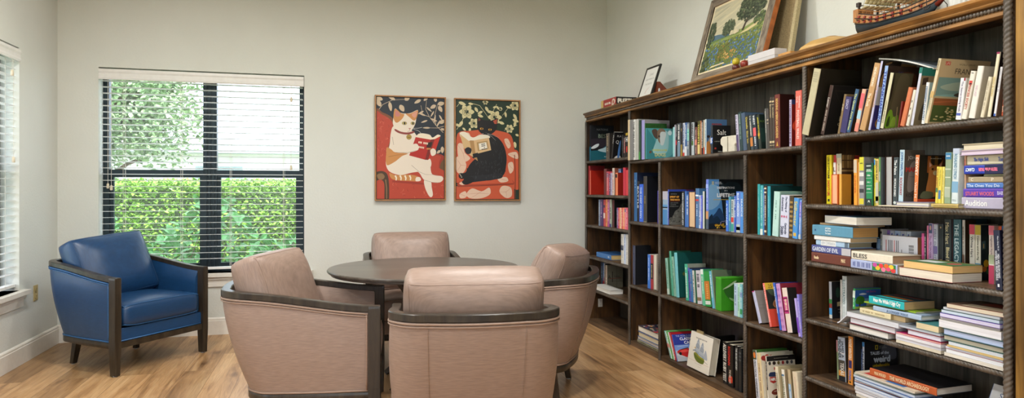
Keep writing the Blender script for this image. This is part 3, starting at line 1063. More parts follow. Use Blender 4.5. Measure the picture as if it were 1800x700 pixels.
it += [('s', WC, [(325, 505), (345, 505), (350, 520), (338, 526), (322, 524)]),
       # body
       ('s', WC, [(208, 232), (192, 270), (186, 330), (172, 380), (166, 430), (184, 472), (240, 492), (300, 480), (360, 470), (402, 450), (398, 405), (340, 385), (325, 330), (328, 285), (300, 255), (260, 245)]),
       ('s', WC, [(290, 440), (340, 480), (372, 522), (440, 535), (468, 520), (462, 500), (410, 488), (395, 430), (345, 400)]),
       ('s', WC, [(368, 520), (372, 560), (390, 600), (404, 612), (414, 598), (408, 560), (402, 525)]),
       ('s', GIN, [(172, 345), (200, 360), (232, 372), (280, 378), (250, 392), (215, 420), (176, 440), (166, 420), (168, 380)]),
       ('p', '#9c6a3c', stroke([(180, 395), (230, 385), (285, 378)], 2.5, 1.2)),
       ('p', '#8a7a68', stroke([(300, 440), (340, 475), (375, 490), (440, 492)], 1.6, 1)),
       ('p', '#8a7a68', stroke([(370, 520), (410, 532), (450, 534)], 1.8, 1)),
       ('p', '#8a7a68', stroke([(200, 290), (208, 340), (250, 365), (300, 372)], 1.8, 1)),
       # head
       ('s', WC, [(206, 185), (214, 140), (245, 163), (292, 163), (334, 146), (326, 190), (318, 225), (296, 258), (258, 264), (220, 250), (203, 222)]),
       ('s', GIN, [(206, 190), (214, 142), (246, 165), (262, 170), (250, 195), (222, 215)]),
       ('s', GIN, [(270, 166), (295, 165), (334, 148), (326, 190), (312, 202), (290, 185)]),
       ('s', '#c97f78', [(216, 178), (218, 150), (240, 168), (232, 182)]),
       ('s', '#d99a84', [(302, 168), (330, 154), (322, 184), (310, 184)]),
       ('s', '#3a2c20', ell(263, 217, 13, 9)), ('s', '#c9b56a', ell(263, 217, 11, 8)), ('s', '#14100c', ell(264, 217, 5, 7)),
       ('s', '#3a2c20', ell(307, 217, 11, 9)), ('s', '#c9b56a', ell(307, 217, 9, 8)), ('s', '#14100c', ell(308, 217, 4.5, 7)),
       ('p', '#b56a60', [(284, 243), (298, 243), (291, 251)]), ('p', '#6a4a40', stroke([(291, 251), (290, 258), (278, 262)], 1.5)),
       ('p', '#f3ede2', stroke([(310, 248), (335, 255), (350, 268)], 1.2)), ('p', '#f3ede2', stroke([(310, 244), (338, 242), (356, 238)], 1.2)),
       ('s', '#8a3b34', [(214, 248), (245, 262), (280, 266), (312, 258), (312, 268), (280, 277), (240, 272), (214, 258)]),
       ('s', '#a88a3c', ell(287, 290, 14, 14)), ('p', '#3a2c18', stroke([(280, 292), (294, 292)], 2)),
       # book and paws
       ('s', '#efe3cc', [(322, 290), (345, 270), (395, 276), (412, 292), (440, 276), (455, 285), (420, 310), (330, 306)]),
       ('p', '#b3261e', [(322, 290), (402, 303), (372, 411), (288, 388)]),
       ('p', '#7a1f18', [(402, 303), (424, 300), (388, 412), (372, 411)]),
       ('p', '#c03324', [(424, 300), (455, 284), (420, 385), (388, 412)]),
       ('p', '#2a1612', [(386, 318), (412, 316), (404, 344), (378, 346)]), ('p', '#c9a04a', [(382, 350), (404, 350), (402, 355), (380, 355)]),
       ] + [('p', '#f3e4cc', [(338 + k * 6.5, 312 + k), (342.5 + k * 6.5, 312.5 + k), (341 + k * 6.5, 323 + k), (336.5 + k * 6.5, 322.5 + k)]) for k in (0, 1, 2, 4, 5, 6, 7)] + [('p', '#f3e4cc', [(339 + k * 6, 338 + k), (343 + k * 6, 338.5 + k), (341.5 + k * 6, 348 + k), (337.5 + k * 6, 347.5 + k)]) for k in range(5)] + [
       ('s', WC, [(195, 330), (230, 340), (290, 333), (325, 325), (338, 340), (332, 360), (290, 372), (230, 374), (200, 362)]),
       ('p', '#8a7a68', stroke([(215, 372), (280, 373), (325, 362)], 1.6)),
       ('s', WC, [(400, 362), (415, 350), (430, 362), (428, 382), (408, 390)])]
def tf1(p):
    return ((p[0] - 119) / 355, (616 - p[1] + (p[0] - 119) * .012) / 536)
wall_picture('framed picture of a white and ginger cat reading a red book', .405, 1.052, 1.137, 2.093, it, tf1, 0, 0)
# --- picture two: the black cat with a cream book
GRN, IV, ORG, ORD, BK = '#22372a', '#d9cf9f', '#cc5a3a', '#a8422c', '#191a1e'
it = [('p', GRN, [(515, 85), (870, 85), (870, 630), (515, 630)])]
for s in ([(530, 250), (560, 200), (580, 150), (610, 110)], [(610, 110), (650, 120), (680, 160), (700, 190)], [(850, 120), (800, 130), (770, 170)], [(740, 110), (720, 150), (740, 190)], [(850, 220), (810, 235), (780, 250)], [(530, 130), (545, 110)]):
    it.append(('p', IV, stroke(s, 2.5, 1.5)))
def rose(cx, cy, r):
    for k in range(6):
        leafy(it, rq, IV, cx + r * .25 * math.cos(k * 1.047), cy + r * .25 * math.sin(k * 1.047), math.degrees(k * 1.047), r * .85, r * .95)
    for q in (.62, .42, .22):
        it.append(('p', GRN, stroke(ell(cx, cy, r * q, r * q, 14, 20)[:11], 1.8)))
for x, y, r in ((582, 155, 36), (730, 180, 34), (620, 215, 26), (808, 240, 22), (838, 115, 26), (680, 100, 14), (760, 135, 10)):
    rose(x, y, r)
for x, y, a, l, w in ((625, 130, 60, 30, 20), (640, 170, 20, 30, 20), (540, 105, 20, 40, 22), (560, 205, 120, 36, 22), (545, 230, 200, 26, 18), (680, 125, 60, 34, 20), (690, 150, 10, 30, 20), (665, 150, 150, 30, 18), (790, 120, 20, 30, 16), (785, 150, 80, 30, 16), (830, 160, 60, 36, 20), (825, 190, 20, 36, 22), (840, 200, 100, 30, 20), (780, 215, 200, 34, 20), (835, 310, 80, 34, 22), (840, 270, 20, 24, 16), (720, 130, -20, 22, 14), (740, 120, 60, 22, 14), (590, 110, 10, 26, 16), (600, 240, 100, 24, 16), (560, 240, 40, 22, 14)):
    leafy(it, rq, IV, x, y, a, l, w)
it += [('s', ORG, [(528, 300), (545, 262), (600, 255), (690, 246), (770, 256), (815, 275), (832, 330), (830, 380), (790, 450), (560, 450), (528, 400)]),
       ('s', ORG, [(520, 320), (545, 310), (565, 345), (580, 420), (575, 500), (520, 520)]),
       ('s', ORG, [(790, 380), (820, 352), (855, 362), (862, 420), (862, 560), (815, 550), (790, 500)]),
       ('p', ORD, [(530, 540), (560, 500), (800, 490), (835, 530), (830, 545), (540, 552)]),
       ('p', ORG, [(522, 548), (832, 540), (834, 620), (524, 625)]),
       ('p', ORG, [(560, 470), (800, 470), (830, 532), (540, 540)])]
for pts in ([(535, 330), (560, 325), (572, 370), (600, 400), (570, 420), (540, 400)], [(525, 400), (560, 395), (580, 440), (560, 480), (530, 470)], [(780, 300), (800, 295), (815, 330), (800, 345)], [(800, 375), (845, 365), (855, 400), (825, 395)], [(800, 430), (825, 420), (830, 460), (810, 480)], [(580, 590), (610, 560), (660, 575), (700, 556), (705, 590), (660, 612), (600, 612)], [(755, 580), (770, 548), (815, 556), (820, 600), (790, 612)], [(545, 590), (575, 575), (580, 605), (550, 612)], [(620, 500), (650, 492), (670, 510), (640, 520)], [(745, 505), (790, 500), (800, 522), (760, 528)], [(545, 530), (590, 515), (600, 530), (560, 542)], [(560, 275), (590, 265), (600, 290), (570, 300)]):
    it.append(('s', '#e6c6ae', pts))
    cx, cy = sum(p[0] for p in pts) / len(pts), sum(p[1] for p in pts) / len(pts)
    for p in pts[::2]:
        it.append(('p', '#c9826a', stroke([(cx, cy), ((cx + p[0]) / 2 + 2, (cy + p[1]) / 2), p], 1.6, .8)))
it += [('p', '#7a3a28', stroke([(835, 380), (840, 480), (838, 620)], 4)), ('p', '#7a3a28', stroke([(535, 550), (700, 545), (830, 538)], 3)),
       ('s', BK, [(690, 270), (740, 285), (775, 325), (792, 385), (790, 440), (775, 490), (720, 515), (650, 520), (590, 525), (562, 520), (600, 480), (615, 430), (640, 390), (660, 330)]),
       ('s', BK, [(612, 375), (660, 372), (720, 350), (740, 370), (720, 395), (660, 405), (615, 400)]),
       ('s', BK, [(640, 400), (600, 430), (575, 475), (545, 480), (541, 500), (560, 510), (610, 500), (650, 470)]),
       ('s', '#24262c', [(560, 520), (600, 496), (680, 488), (760, 480), (765, 505), (690, 518), (610, 528), (575, 538), (560, 532)]),
       ('s', BK, [(562, 535), (572, 505), (610, 500), (620, 520), (590, 538)]),
       ('s', BK, [(640, 182), (664, 196), (712, 198), (740, 186), (742, 214), (738, 245), (715, 268), (690, 276), (662, 270), (642, 250), (636, 220)]),
       ('p', BK, [(638, 212), (640, 176), (668, 198)]), ('p', BK, [(712, 198), (746, 184), (744, 220)]),
       ('p', '#b5533c', [(720, 200), (742, 190), (740, 216), (728, 216)]), ('p', '#7a4434', [(642, 205), (644, 184), (656, 196)]),
       ('s', '#d39a3c', ell(660, 243, 9, 6)), ('s', '#0c0c0c', ell(661, 243, 3, 6)), ('s', '#d39a3c', ell(704, 247, 9, 6)), ('s', '#0c0c0c', ell(704, 247, 3, 6)),
       ('p', '#3c3e46', [(678, 262), (690, 262), (684, 270)])]
for k in range(70):
    x, y = rq.uniform(625, 770), rq.uniform(410, 500)
    it.append(('p', '#45474e', stroke([(x, y), (x + rq.uniform(-4, 4), y + rq.uniform(8, 16))], 1.6, .6)))
for k in range(26):
    x, y = rq.uniform(715, 775), rq.uniform(300, 400)
    it.append(('p', '#3d3f46', stroke([(x, y), (x + rq.uniform(-3, 6), y + rq.uniform(8, 16))], 1.5, .6)))
for s in ([(690, 268), (720, 276), (750, 290)], [(690, 270), (715, 285), (735, 305)], [(670, 268), (650, 275), (640, 272)]):
    it.append(('p', '#c9c9c9', stroke(s, 1.4, .6)))
it += [('s', '#efe6d2', [(545, 268), (575, 262), (612, 290), (650, 276), (690, 276), (700, 292), (620, 310), (560, 300)]),
       ('p', '#d8b684', [(545, 272), (597, 312), (622, 398), (600, 385), (566, 345)]),
       ('p', '#b58c5a', [(597, 306), (618, 306), (626, 360), (640, 415), (622, 402), (604, 350)]),
       ('p', '#dcb888', [(618, 306), (698, 290), (710, 356), (628, 378)]), ('p', '#b5935f', [(634, 316), (690, 306), (698, 348), (640, 362)]),
       ('p', '#f2ecde', [(644, 322), (684, 314), (690, 346), (648, 356)]),
       ] + [('p', '#222', [(x + k * 5, y - k), (x + 3.6 + k * 5, y - .6 - k), (x + 4.2 + k * 5, y + 5 - k), (x + .6 + k * 5, y + 5.6 - k)]) for x, y, n in ((658, 324, 4), (659, 333, 4), (672, 340, 1), (660, 351, 6)) for k in range(n)] + [
       ('s', '#222429', [(574, 350), (590, 342), (606, 352), (602, 374), (584, 378), (573, 364)]),
       ('p', BK, [(612, 378), (640, 370), (640, 395), (616, 398)])]
for k in range(3):
    it.append(('p', '#d9c9b4', ell(547 + k * 4, 486 + k * 7, 3, 2.5, 8)))
def tf2(p):
    return ((p[0] - 527) / 330, (616 - p[1] + (p[0] - 527) * .004) / 522)
wall_picture('framed picture of a black cat reading a cream book', 1.132, 1.770, 1.131, 2.09, it, tf2, 0, 0)
# ------------------------------------------------------------------ bookcase
XF, XBK = 2.335, 2.662
W_BV = wood('bookcase wood', '#22160a', '#6a4722', 'z', .5, 3, 16, .6)
W_BH = wood('bookcase shelf wood', '#33261a', '#80644a', 'y', .45, 3, 16, .6)
W_BACK = wood('bookcase back boards', '#25231f', '#726b60', 'z', .4, 2.5, 20, .5)
W_COR = wood('cornice wood', '#4a3016', '#bd894a', 'y', .42, 2.2, 18, .85)
W_ROPE = wood('carved rope moulding', '#2f2922', '#70655a', 'z', .42, 8, 3, .35)
def Yf(px, X=2.315):
    return on_x(px, 500, X).y
YA, Y1, Y2, Y3, Y4, Y5 = Yf(1029), Yf(1105), Yf(1158), Yf(1308), Yf(1412), Yf(1769, 2.31)
TU = .011
ZTOP, ZFAS = 1.948, 1.865
bc = thing('bookcase', 'long dark wooden bookcase with carved rope mouldings along the right wall', 'bookcase', (0, 0, 0))
def up(y, z0, z1, name='upright'):
    mb = MB(); mb.box(XF, XBK, y - TU, y + TU, z0, z1)
    obj(name, mb, W_BV, bc)
S_FAR = [1.49, 1.177, .90, .613, .321]
S_MID = [1.456, .974, .470]
S_RT = [1.496, 1.158, .871, .585, .294]
ZB = .035
up(YA + .004, 0, ZTOP - .031, 'end_panel'); up(Y1, 0, ZTOP - .031); up(Y2, 0, S_MID[0] - .01); up(Y3, 0, S_MID[0] - .01); up(Y4, 0, ZTOP - .031)
up(Y5 - .012, 0, ZTOP - .031, 'end_panel')
def shelf(y0, y1, z, name='shelf'):
    mb = MB(); mb.box(XF - .004, XBK, y1 + TU, y0 - TU, z - .010, z + .013)
    obj(name, mb, W_BH, bc)
for z in S_FAR:
    shelf(YA, Y1, z)
shelf(Y1, Y4, S_MID[0])
for z in S_MID[1:]:
    for a, b_ in ((Y1, Y2), (Y2, Y3), (Y3, Y4)):
        shelf(a, b_, z)
for z in S_RT:
    shelf(Y4, Y5, z)
for a, b_ in ((YA, Y1), (Y1, Y2), (Y2, Y3), (Y3, Y4), (Y4, Y5)):
    mb = MB(); mb.box(XF - .008, XBK, b_ + TU, a - TU, 0, ZB)
    obj('bottom_board', mb, W_BH, bc)
for a, b_ in ((YA, Y1), (Y1, Y3), (Y3, Y4), (Y4, Y5)):
    mb = MB(); mb.box(XBK, XR - .002, b_, a, .0, ZTOP - .031)
    obj('back_panel', mb, W_BACK, bc)
def rope(p0, p1, rad=.0120, pitch=.046, lobes=3):
    """carved twisted rope moulding from p0 to p1"""
    mb = MB()
    p0, p1 = Vector(p0), Vector(p1)
    L = (p1 - p0).length
    t = (p1 - p0) / L
    a = Vector((1, 0, 0))
    b_ = t.cross(a)
    n, st = 15, .0036
    N = max(2, int(L / st))
    rs = []
    for i in range(N + 1):
        z = L * i / N
        tw = 2 * PI * z / pitch
        ring = []
        for k in range(n):
            f = 2 * PI * k / n
            q = abs(math.cos(lobes / 2 * (f - tw)))
            r = rad * (.72 + .28 * q ** .7)
            ring.append(p0 + t * z + (a * math.cos(f) + b_ * math.sin(f)) * r)
        rs.append(ring)
    mb.rings(rs)
    return mb
XRP = XF - .012
for y, z0, z1 in ((YA, 0, ZFAS), (Y1, 0.0, ZFAS), (Y2, 0.0, S_MID[0] - .016), (Y3, 0, S_MID[0] - .016), (Y4, 0, ZFAS)):
    obj('rope_moulding', rope((XRP, y, z0), (XRP, y, z1)), W_ROPE, bc, smooth=60)
def hrope(a, b_, z):
    obj('rope_moulding', rope((XRP + .002, a - .014, z - .000), (XRP + .002, b_ + .014, z - .000)), W_ROPE, bc, smooth=60)
for z in S_FAR:
    hrope(YA, Y1, z)
hrope(Y1, Y4, S_MID[0])
for z in S_MID[1:]:
    for a, b_ in ((Y1, Y2), (Y2, Y3), (Y3, Y4)):
        hrope(a, b_, z)
for z in S_RT:
    hrope(Y4, Y5, z)
# cornice
mb = MB()
prof = [(XF + .02, ZFAS), (XF - .006, ZFAS), (XF - .014, ZFAS + .004), (XF - .014, ZFAS + .016), (XF - .006, ZFAS + .020), (XF - .006, ZFAS + .040), (XF - .02, ZFAS + .043), (XF - .024, ZFAS + .050), (XF - .020, ZFAS + .056), (XF - .026, ZFAS + .064), (XF - .038, ZFAS + .070), (XF - .040, ZTOP - .006), (XF - .036, ZTOP), (XF + .02, ZTOP)]
mb.poly_prism([(x, z) for x, z in prof], Y5 + .012, YA + .012, axes='xz')
obj('cornice', mb, W_COR, bc, smooth=30)
mb = MB(); mb.box(XF + .0205, XR - .003, Y5 + .012, YA + .012, ZTOP - .03, ZTOP)
obj('top_board', mb, W_BV, bc)
# beaded strip in the cornice
mb = MB()
y = Y5 + .02
while y < YA:
    rs = []
    for dy, r in ((-.007, .003), (-.004, .0078), (0, .0092), (.004, .0078), (.007, .003)):
        rs.append([Vector((XF - .009 + r * math.cos(2 * PI * k / 8) * .8, y + dy, ZFAS + .030 + r * math.sin(2 * PI * k / 8))) for k in range(8)])
    mb.rings(rs)
    y += .0142
obj('bead_moulding', mb, W_ROPE, bc, smooth=True)
# tall end post that rises past the cornice
obj('rope_moulding', rope((XRP - .008, Y5 - .002, 0), (XRP - .008, Y5 - .002, 2.42), .0150, .056), W_ROPE, bc, smooth=60)
mb = MB(); mb.box(XF - .015, XR - .003, Y5 - .16, Y5 - .024, 0, 2.42)
bevel(obj('end_post', mb, wood('end post wood', '#5c4018', '#b0843c', 'z', .45, 2, 16, .55), bc), .003)
mb = MB(); mb.box(XF - .004, XBK, YA + .001, YA + .003, 0, .02)
p = on_x(1053, 534, 2.43)
sw = outlet((p.x + .03, YA - TU + .003, p.z), (0, 0, 0), 'small white outlet plate inside the empty bottom bay of the bookcase', mat('white outlet plastic', '#d8d6cf', .4), mat('black outlet insert', '#1b1b1b', .5))
sw.scale = (.62, .8, .66)

# ------------------------------------------------------------------ books
CV = {}
def cover_mat(col):
    return mat('cover ' + col, col, .42, var=.03, scale=60)
def book_mesh(T, D, Hh, hard=True, gap=0):
    """spine at x=0, front cover at -y; returns cover and page meshes"""
    b = .0026 if hard else .0010
    b = min(b, T * .3)
    ins = .004 if hard else .0004
    r = min(.004, T * .28)
    cov = MB()
    h = T / 2
    out = [(D, -h), (r, -h), (r * .3, -h + r * .3), (0, -h + r), (0, h - r), (r * .3, h - r * .3), (r, h), (D, h)]
    inn = [(D, -h + b), (r, -h + b), (b, -h + b), (b, -h + r + b * .3), (b, h - r - b * .3), (b, h - b), (r, h - b), (D, h - b)]
    n = len(out)
    vs = [Vector((x, y, z)) for z in (0, Hh) for x, y in out] + [Vector((x, y, z)) for z in (0, Hh) for x, y in inn]
    fs, ms = [], []
    for i in range(n - 1):
        side = 1 if i in (0, n - 2) else 0
        cov.add([vs[i], vs[i + 1], vs[n + i + 1], vs[n + i]], [(0, 1, 2, 3)], side)
        cov.add([vs[2 * n + i], vs[2 * n + i + 1], vs[3 * n + i + 1], vs[3 * n + i]], [(3, 2, 1, 0)], side)
        cov.add([vs[i], vs[i + 1], vs[2 * n + i + 1], vs[2 * n + i]], [(3, 2, 1, 0)], side)
        cov.add([vs[n + i], vs[n + i + 1], vs[3 * n + i + 1], vs[3 * n + i]], [(0, 1, 2, 3)], side)
    for i in (0, n - 1):
        cov.add([vs[i], vs[n + i], vs[3 * n + i], vs[2 * n + i]], [(0, 1, 2, 3) if i else (3, 2, 1, 0)], 1)
    pg = MB()
    e = .0003
    pg.box(b + e, D - ins, -h + b + e, h - b - e, ins, Hh - ins)
    return cov, pg
PAPERS = ['#e6dcc4', '#efe8d8', '#e0d2b2', '#ece6da']
seedr = random.Random(11)
BOOKS = []
def make_book(label, T, D, Hh, spine, cover=None, hard=True, text=None, bands=None, art=None, paper=None, name='book', cat='book', group=None, sart=None, bars=None):
    """an upright book standing at the origin with its spine towards -x"""
    cover = cover or spine
    r = bpy.data.objects.new(name, None)
    r.empty_display_size = .03
    C.objects.link(r)
    tag(r, label, cat, group)
    cov, pg = book_mesh(T, D, Hh, hard)
    obj('cover', cov, [cover_mat(spine), cover_mat(cover)], r)
    obj('pages', pg, paper_mat(paper or seedr.choice(PAPERS)), r)
    # spine decoration: bands (v0, v1, colour), art polygons in (0..1, 0..1) and lettering
    items = []
    mb = MB()
    w = T * .94 if T > .012 else T * .8
    nx = Vector((-1, 0, 0))
    for v0, v1, c in (bands or []):
        x = -.0003
        mb.add([Vector((x, w / 2, v0 * Hh)), Vector((x, -w / 2, v0 * Hh)), Vector((x, -w / 2, v1 * Hh)), Vector((x, w / 2, v1 * Hh))], [(0, 1, 2, 3)], 0, lin(c))
    for kk, poly in enumerate(sart or []):
        x = -.0004 - .00003 * kk
        pts = [(w / 2 - a * w, b_ * Hh) for a, b_ in poly[1]]
        mb.add([Vector((x, a, b_)) for a, b_ in pts], [tuple(range(len(pts)))], 0, lin(poly[0]))
    for tx in (text or []):
        # (string, v0, v1, colour[, relative size[, offset across -.5...5[, mode]]])
        s, v0, v1, c = tx[:4]
        rel = tx[4] if len(tx) > 4 else .62
        off = tx[5] if len(tx) > 5 else 0
        mode = tx[6] if len(tx) > 6 else 'down'
        O = Vector((-.0011, -off * w, (v0 + v1) / 2 * Hh))
        if mode == 'down':
            text_into(mb, s, O, Vector((0, 0, -1)), Vector((0, -1, 0)), (v1 - v0) * Hh, T * rel, c, keep=False, bold=T * rel * .03)
        elif mode == 'upw':
            text_into(mb, s, O, Vector((0, 0, 1)), Vector((0, 1, 0)), (v1 - v0) * Hh, T * rel, c, keep=False, bold=T * rel * .03)
        else:
            text_into(mb, s, O, Vector((0, -1, 0)), Vector((0, 0, 1)), T * rel, (v1 - v0) * Hh, c, bold=T * rel * .03)
    if bars:
        # worn title stamping too fine to read: short strokes down the spine
        c, v0, v1 = bars[:3]
        across = bars[3] if len(bars) > 3 else .34
        z = v1 * Hh
        rr = random.Random(int(T * 1e6) + int(Hh * 1e5))
        st = max(.0035, T * .22)
        while z > v0 * Hh:
            l = st * rr.uniform(.45, .75)
            if rr.random() > .14:
                hh = T * across * rr.uniform(.75, 1) / 2
                mb.add([Vector((-.0006, hh, z - l)), Vector((-.0006, -hh, z - l)), Vector((-.0006, -hh, z)), Vector((-.0006, hh, z))], [(0, 1, 2, 3)], 0, lin(c))
            z -= st
    if mb.v:
        obj('spine_lettering', mb, print_mat(), r, fix=False)
    if art:
        am = art_mesh(art, lambda p: (max(0, min(1, p[0])) * D, max(0, min(1, p[1])) * Hh), Vector((0, -T / 2 - .0002, 0)), Vector((1, 0, 0)), Vector((0, 0, 1)), .00001)
        obj('cover_art', am, print_mat(), r, fix=False)
    BOOKS.append(r)
    return r
REG = {'A': (1015, 180, 933 / 160), 'B': (1015, 280, 933 / 160), 'C': (1015, 390, 933 / 160), 'D': (1015, 500, 933 / 160), 'E': (1095, 190, 6.365), 'F': (1100, 290, 5.386),
       'G': (1100, 415, 5.0), 'H': (1100, 545, 4.518), 'I': (1280, 150, 5.386), 'J': (1290, 270, 4.373), 'K': (1290, 430, 4.373), 'L': (1290, 580, 5.833),
       'M': (1400, 90, 4.375), 'N': (1590, 80, 4.376), 'O': (1400, 235, 4.665), 'P': (1590, 225, 4.376), 'Q': (1400, 360, 5.0), 'R': (1590, 370, 4.376),
       'S': (1400, 480, 5.385), 'T': (1590, 500, 4.119), 'U': (1400, 570, 5.385), 'V': (1590, 580, 5.833)}
BAY = {'far': (YA, Y1), 'nar': (Y1, Y2), 'wid': (Y2, Y3), 'fou': (Y3, Y4), 'mid': (Y1, Y4), 'rt': (Y4, Y5)}
PLACED, NAMES = [], []
def quad(yc, zz, T, H, ang):
    ca, sa = math.cos(ang), math.sin(ang)
    z0 = zz + T / 2 * abs(sa) + .0003
    return [(yc + y * ca - z * sa, z0 + y * sa + z * ca) for y, z in ((-T / 2, 0), (T / 2, 0), (T / 2, H), (-T / 2, H))]
def apart(p, q):
    for poly in (p, q):
        for i in range(4):
            (x0, y0), (x1, y1) = poly[i], poly[(i + 1) % 4]
            nx, ny = y1 - y0, x0 - x1
            l = math.hypot(nx, ny) or 1
            a = [(x * nx + y * ny) / l for x, y in p]
            b_ = [(x * nx + y * ny) / l for x, y in q]
            if max(a) < min(b_) + 2e-5 or max(b_) < min(a) + 2e-5:
                return True
    return False
def clear(q, x0, x1):
    return all(x1 <= px0 or x0 >= px1 or apart(q, pq) for pq, px0, px1 in PLACED)
def occupy(y0, y1, z0, z1, x0, x1):
    PLACED.append(([(y0, z0), (y1, z0), (y1, z1), (y0, z1)], x0, x1))
    NAMES.append('rect')
class Row:
    """one shelf row: measurements are read in a zoomed region and turned into places on the shelf"""
    def __init__(s, reg, bay, z, where, group, setback=.05, D=.2):
        s.reg, s.bay, s.z, s.where, s.group, s.sb, s.D = reg, BAY[bay], z, where, group, setback, D
    def px(s, x, y):
        x0, y0, k = REG[s.reg]
        return x0 + x / k, y0 + y / k
    def b(s, xl, xr, yt, desc, spine, cover=None, lean=0, D=None, sb=None, hard=True, flip=False, z=None, xc=None, free=False, name='book', **kw):
        sb = s.sb if sb is None else sb
        X = XF + sb
        zz = s.z if z is None else z
        pl = on_x(*s.px(xl, yt), X)
        pr = on_x(*s.px(xr, yt), X)
        yl, yr = pl.y, pr.y
        top = on_x(*s.px(xl + lean, yt), X)
        h = top.z - zz
        ang = math.atan2(pl.y - top.y, h) if lean else 0
        Hh = h / math.cos(ang) if lean else h
        T = max(.004, (yl - yr) * math.cos(ang) - .0002)
        if lean:
            Hh = max(.05, Hh - T * abs(math.sin(ang)))
        DD = D or s.D
        if xc is not None:
            t = (s.px(xc, yt)[0] - 900) / FPX
            DD = max(.06, yr * (SN + CS * t) / (CS - SN * t) - X)
        DD = min(DD, XBK - X - .004)
        yc = (yl + yr) / 2
        if not free:
            q = quad(yc, zz, T, Hh, ang)
            hi, lo = max(p[0] for p in q), min(p[0] for p in q)
            if hi > s.bay[0] - TU - .001:
                yc -= hi - (s.bay[0] - TU - .001)
            elif lo < s.bay[1] + TU + .001:
                yc += s.bay[1] + TU + .001 - lo
        T0, k = T, 0
        while k < 90 and not clear(quad(yc, zz, T, Hh, ang), X, X + DD):
            if T > max(.0045, T0 * .6):
                T -= .0008
                yc -= .0004
            else:
                yc -= .0008
            k += 1
        if k >= 20:
            print('MOVED', k, desc)
        q = quad(yc, zz, T, Hh, ang)
        lo = min(p[0] for p in q)
        if not free and lo < s.bay[1] + TU:
            print('PAST POST', round(lo - s.bay[1], 4), desc)
        PLACED.append((q, X, X + DD))
        NAMES.append(desc)
        r = make_book(desc + s.where, T, DD, Hh, spine, cover, hard, group=s.group, name=name, **kw)
        if flip:
            r.location = (X + DD, yc, zz + T / 2 * math.sin(abs(ang)) + .0003)
            r.rotation_euler = (Matrix.Rotation(ang, 3, 'X') @ Matrix.Rotation(PI, 3, 'Z')).to_euler()
        else:
            r.location = (X, yc, zz + T / 2 * math.sin(abs(ang)) + .0003)
            r.rotation_euler = (ang, 0, 0)
        return r
    def flat(s, xl, xr, th, desc, spine, cover=None, D=.17, sb=None, z=None, face='spine', yaw=0, hard=True, inv=False, y=None, name='book', **kw):
        """a book lying flat; th = thickness in zoomed pixels; returns its top height"""
        sb = s.sb if sb is None else sb
        X = XF + sb
        zz = s.z if z is None else z
        k = REG[s.reg][2]
        p0, p1 = on_x(*s.px(xl, 100), X), on_x(*s.px(xr, 100), X)
        t = (s.px(xl, 0)[0] - 900) / FPX
        T = th / k * (X / (SN + CS * t)) / FPX
        L = p0.y - p1.y
        D = min(D, XBK - X - .006)
        r = make_book(desc + s.where, T, D, L, spine, cover, hard, group=s.group, name=name, **kw)
        # lie down with the front cover up and the head to the left (inv: the other way up)
        M = Matrix.Rotation(R(90 if inv else -90), 4, 'X')
        if face == 'page':
            M = Matrix.Rotation(PI, 4, 'Z') @ M
        M = Matrix.Rotation(R(yaw), 4, 'Z') @ M
        c = M @ Vector((D / 2, 0, L / 2))
        r.location = Vector((X + D / 2, (p0.y + p1.y) / 2, zz + T / 2 + .0003)) - c
        r.rotation_euler = M.to_euler()
        e = abs(math.sin(R(yaw))) * L / 2
        f = abs(math.sin(R(yaw))) * D / 2
        q = [(p1.y - f, zz + .0003), (p0.y + f, zz + .0003), (p0.y + f, zz + T), (p1.y - f, zz + T)]
        if not clear(q, X - e, X + D + e):
            print('FLAT CLASH', desc, [n for n, (pq, a, c) in zip(NAMES, PLACED) if not (X + D <= a or X >= c or apart(q, pq))])
        PLACED.append((q, X - e, X + D + e))
        NAMES.append(desc)
        return zz + T + .0006
# ---- far bay ---------------------------------------------------------------
TS = .0135
w = Row('A', 'far', S_FAR[0] + TS, ", leftmost bay, top shelf", "books in the leftmost bay's top row", .015, .15)
wave = [('p', '#12161c', [(0, 0), (1, 0), (1, 1), (0, 1)]), ('t', 'NATIONS', .5, .88, .7, .08, '#8b9296'), ('t', 'BEST', .55, .7, .62, .12, '#8fa08c'), ('s', '#2b2430', [(0, .6), (.5, .62), (1, .6), (1, .4), (0, .4)]),
        ('p', '#17606e', [(0, 0), (1, 0), (1, .5), (.7, .46), (.4, .3), (0, .28)]), ('s', '#dfe8ee', [(0, .36), (.2, .46), (.35, .48), (.3, .4), (.12, .34)]), ('s', '#b7d4dc', [(.3, .3), (.6, .38), (.85, .5), (1, .54), (1, .3), (.7, .24)]), ('t', 'MASTERS', .72, .12, .4, .04, '#c9e2e6')]
w.b(88, 104, 246, 'tall black book with a breaking wave on its cover', '#20262e', '#141a20', xc=335, art=wave, bands=[(0, .4, '#2a6c86')])
w.b(292, 325, 322, 'grey brown hardcover beside the wave book', '#4d443b', '#2b2622', D=.14, bars=('#a9977a', .3, .9))
w.b(345, 356, 302, 'black paperback with a white letter Q on its cover', '#1a1a1d', '#151517', lean=26, xc=450, hard=False, text=[('PLAN', .5, .95, '#d8d8d8')],
    art=[('t', 'PLA', .55, .85, .6, .12, '#c9c9c9'), ('t', 'Q', .4, .62, .34, .22, '#dcdcdc'), ('s', '#e8e4dc', [(.2, 0), (.4, .1), (.8, .12), (.9, .02), (.6, 0)]), ('s', '#4f7fc0', [(.55, .05), (.6, .5), (.75, .7), (.8, .3), (.75, .05)])])
w.b(455, 468, 335, 'slim black paperback right of the Q book', '#121316', D=.13, hard=False, bars=('#777', .3, .9))
w.b(474, 490, 345, 'slim black book with a red stripe', '#1d1416', D=.13, bands=[(.2, .8, '#6d2026')], bars=('#d8c9c0', .2, .9))
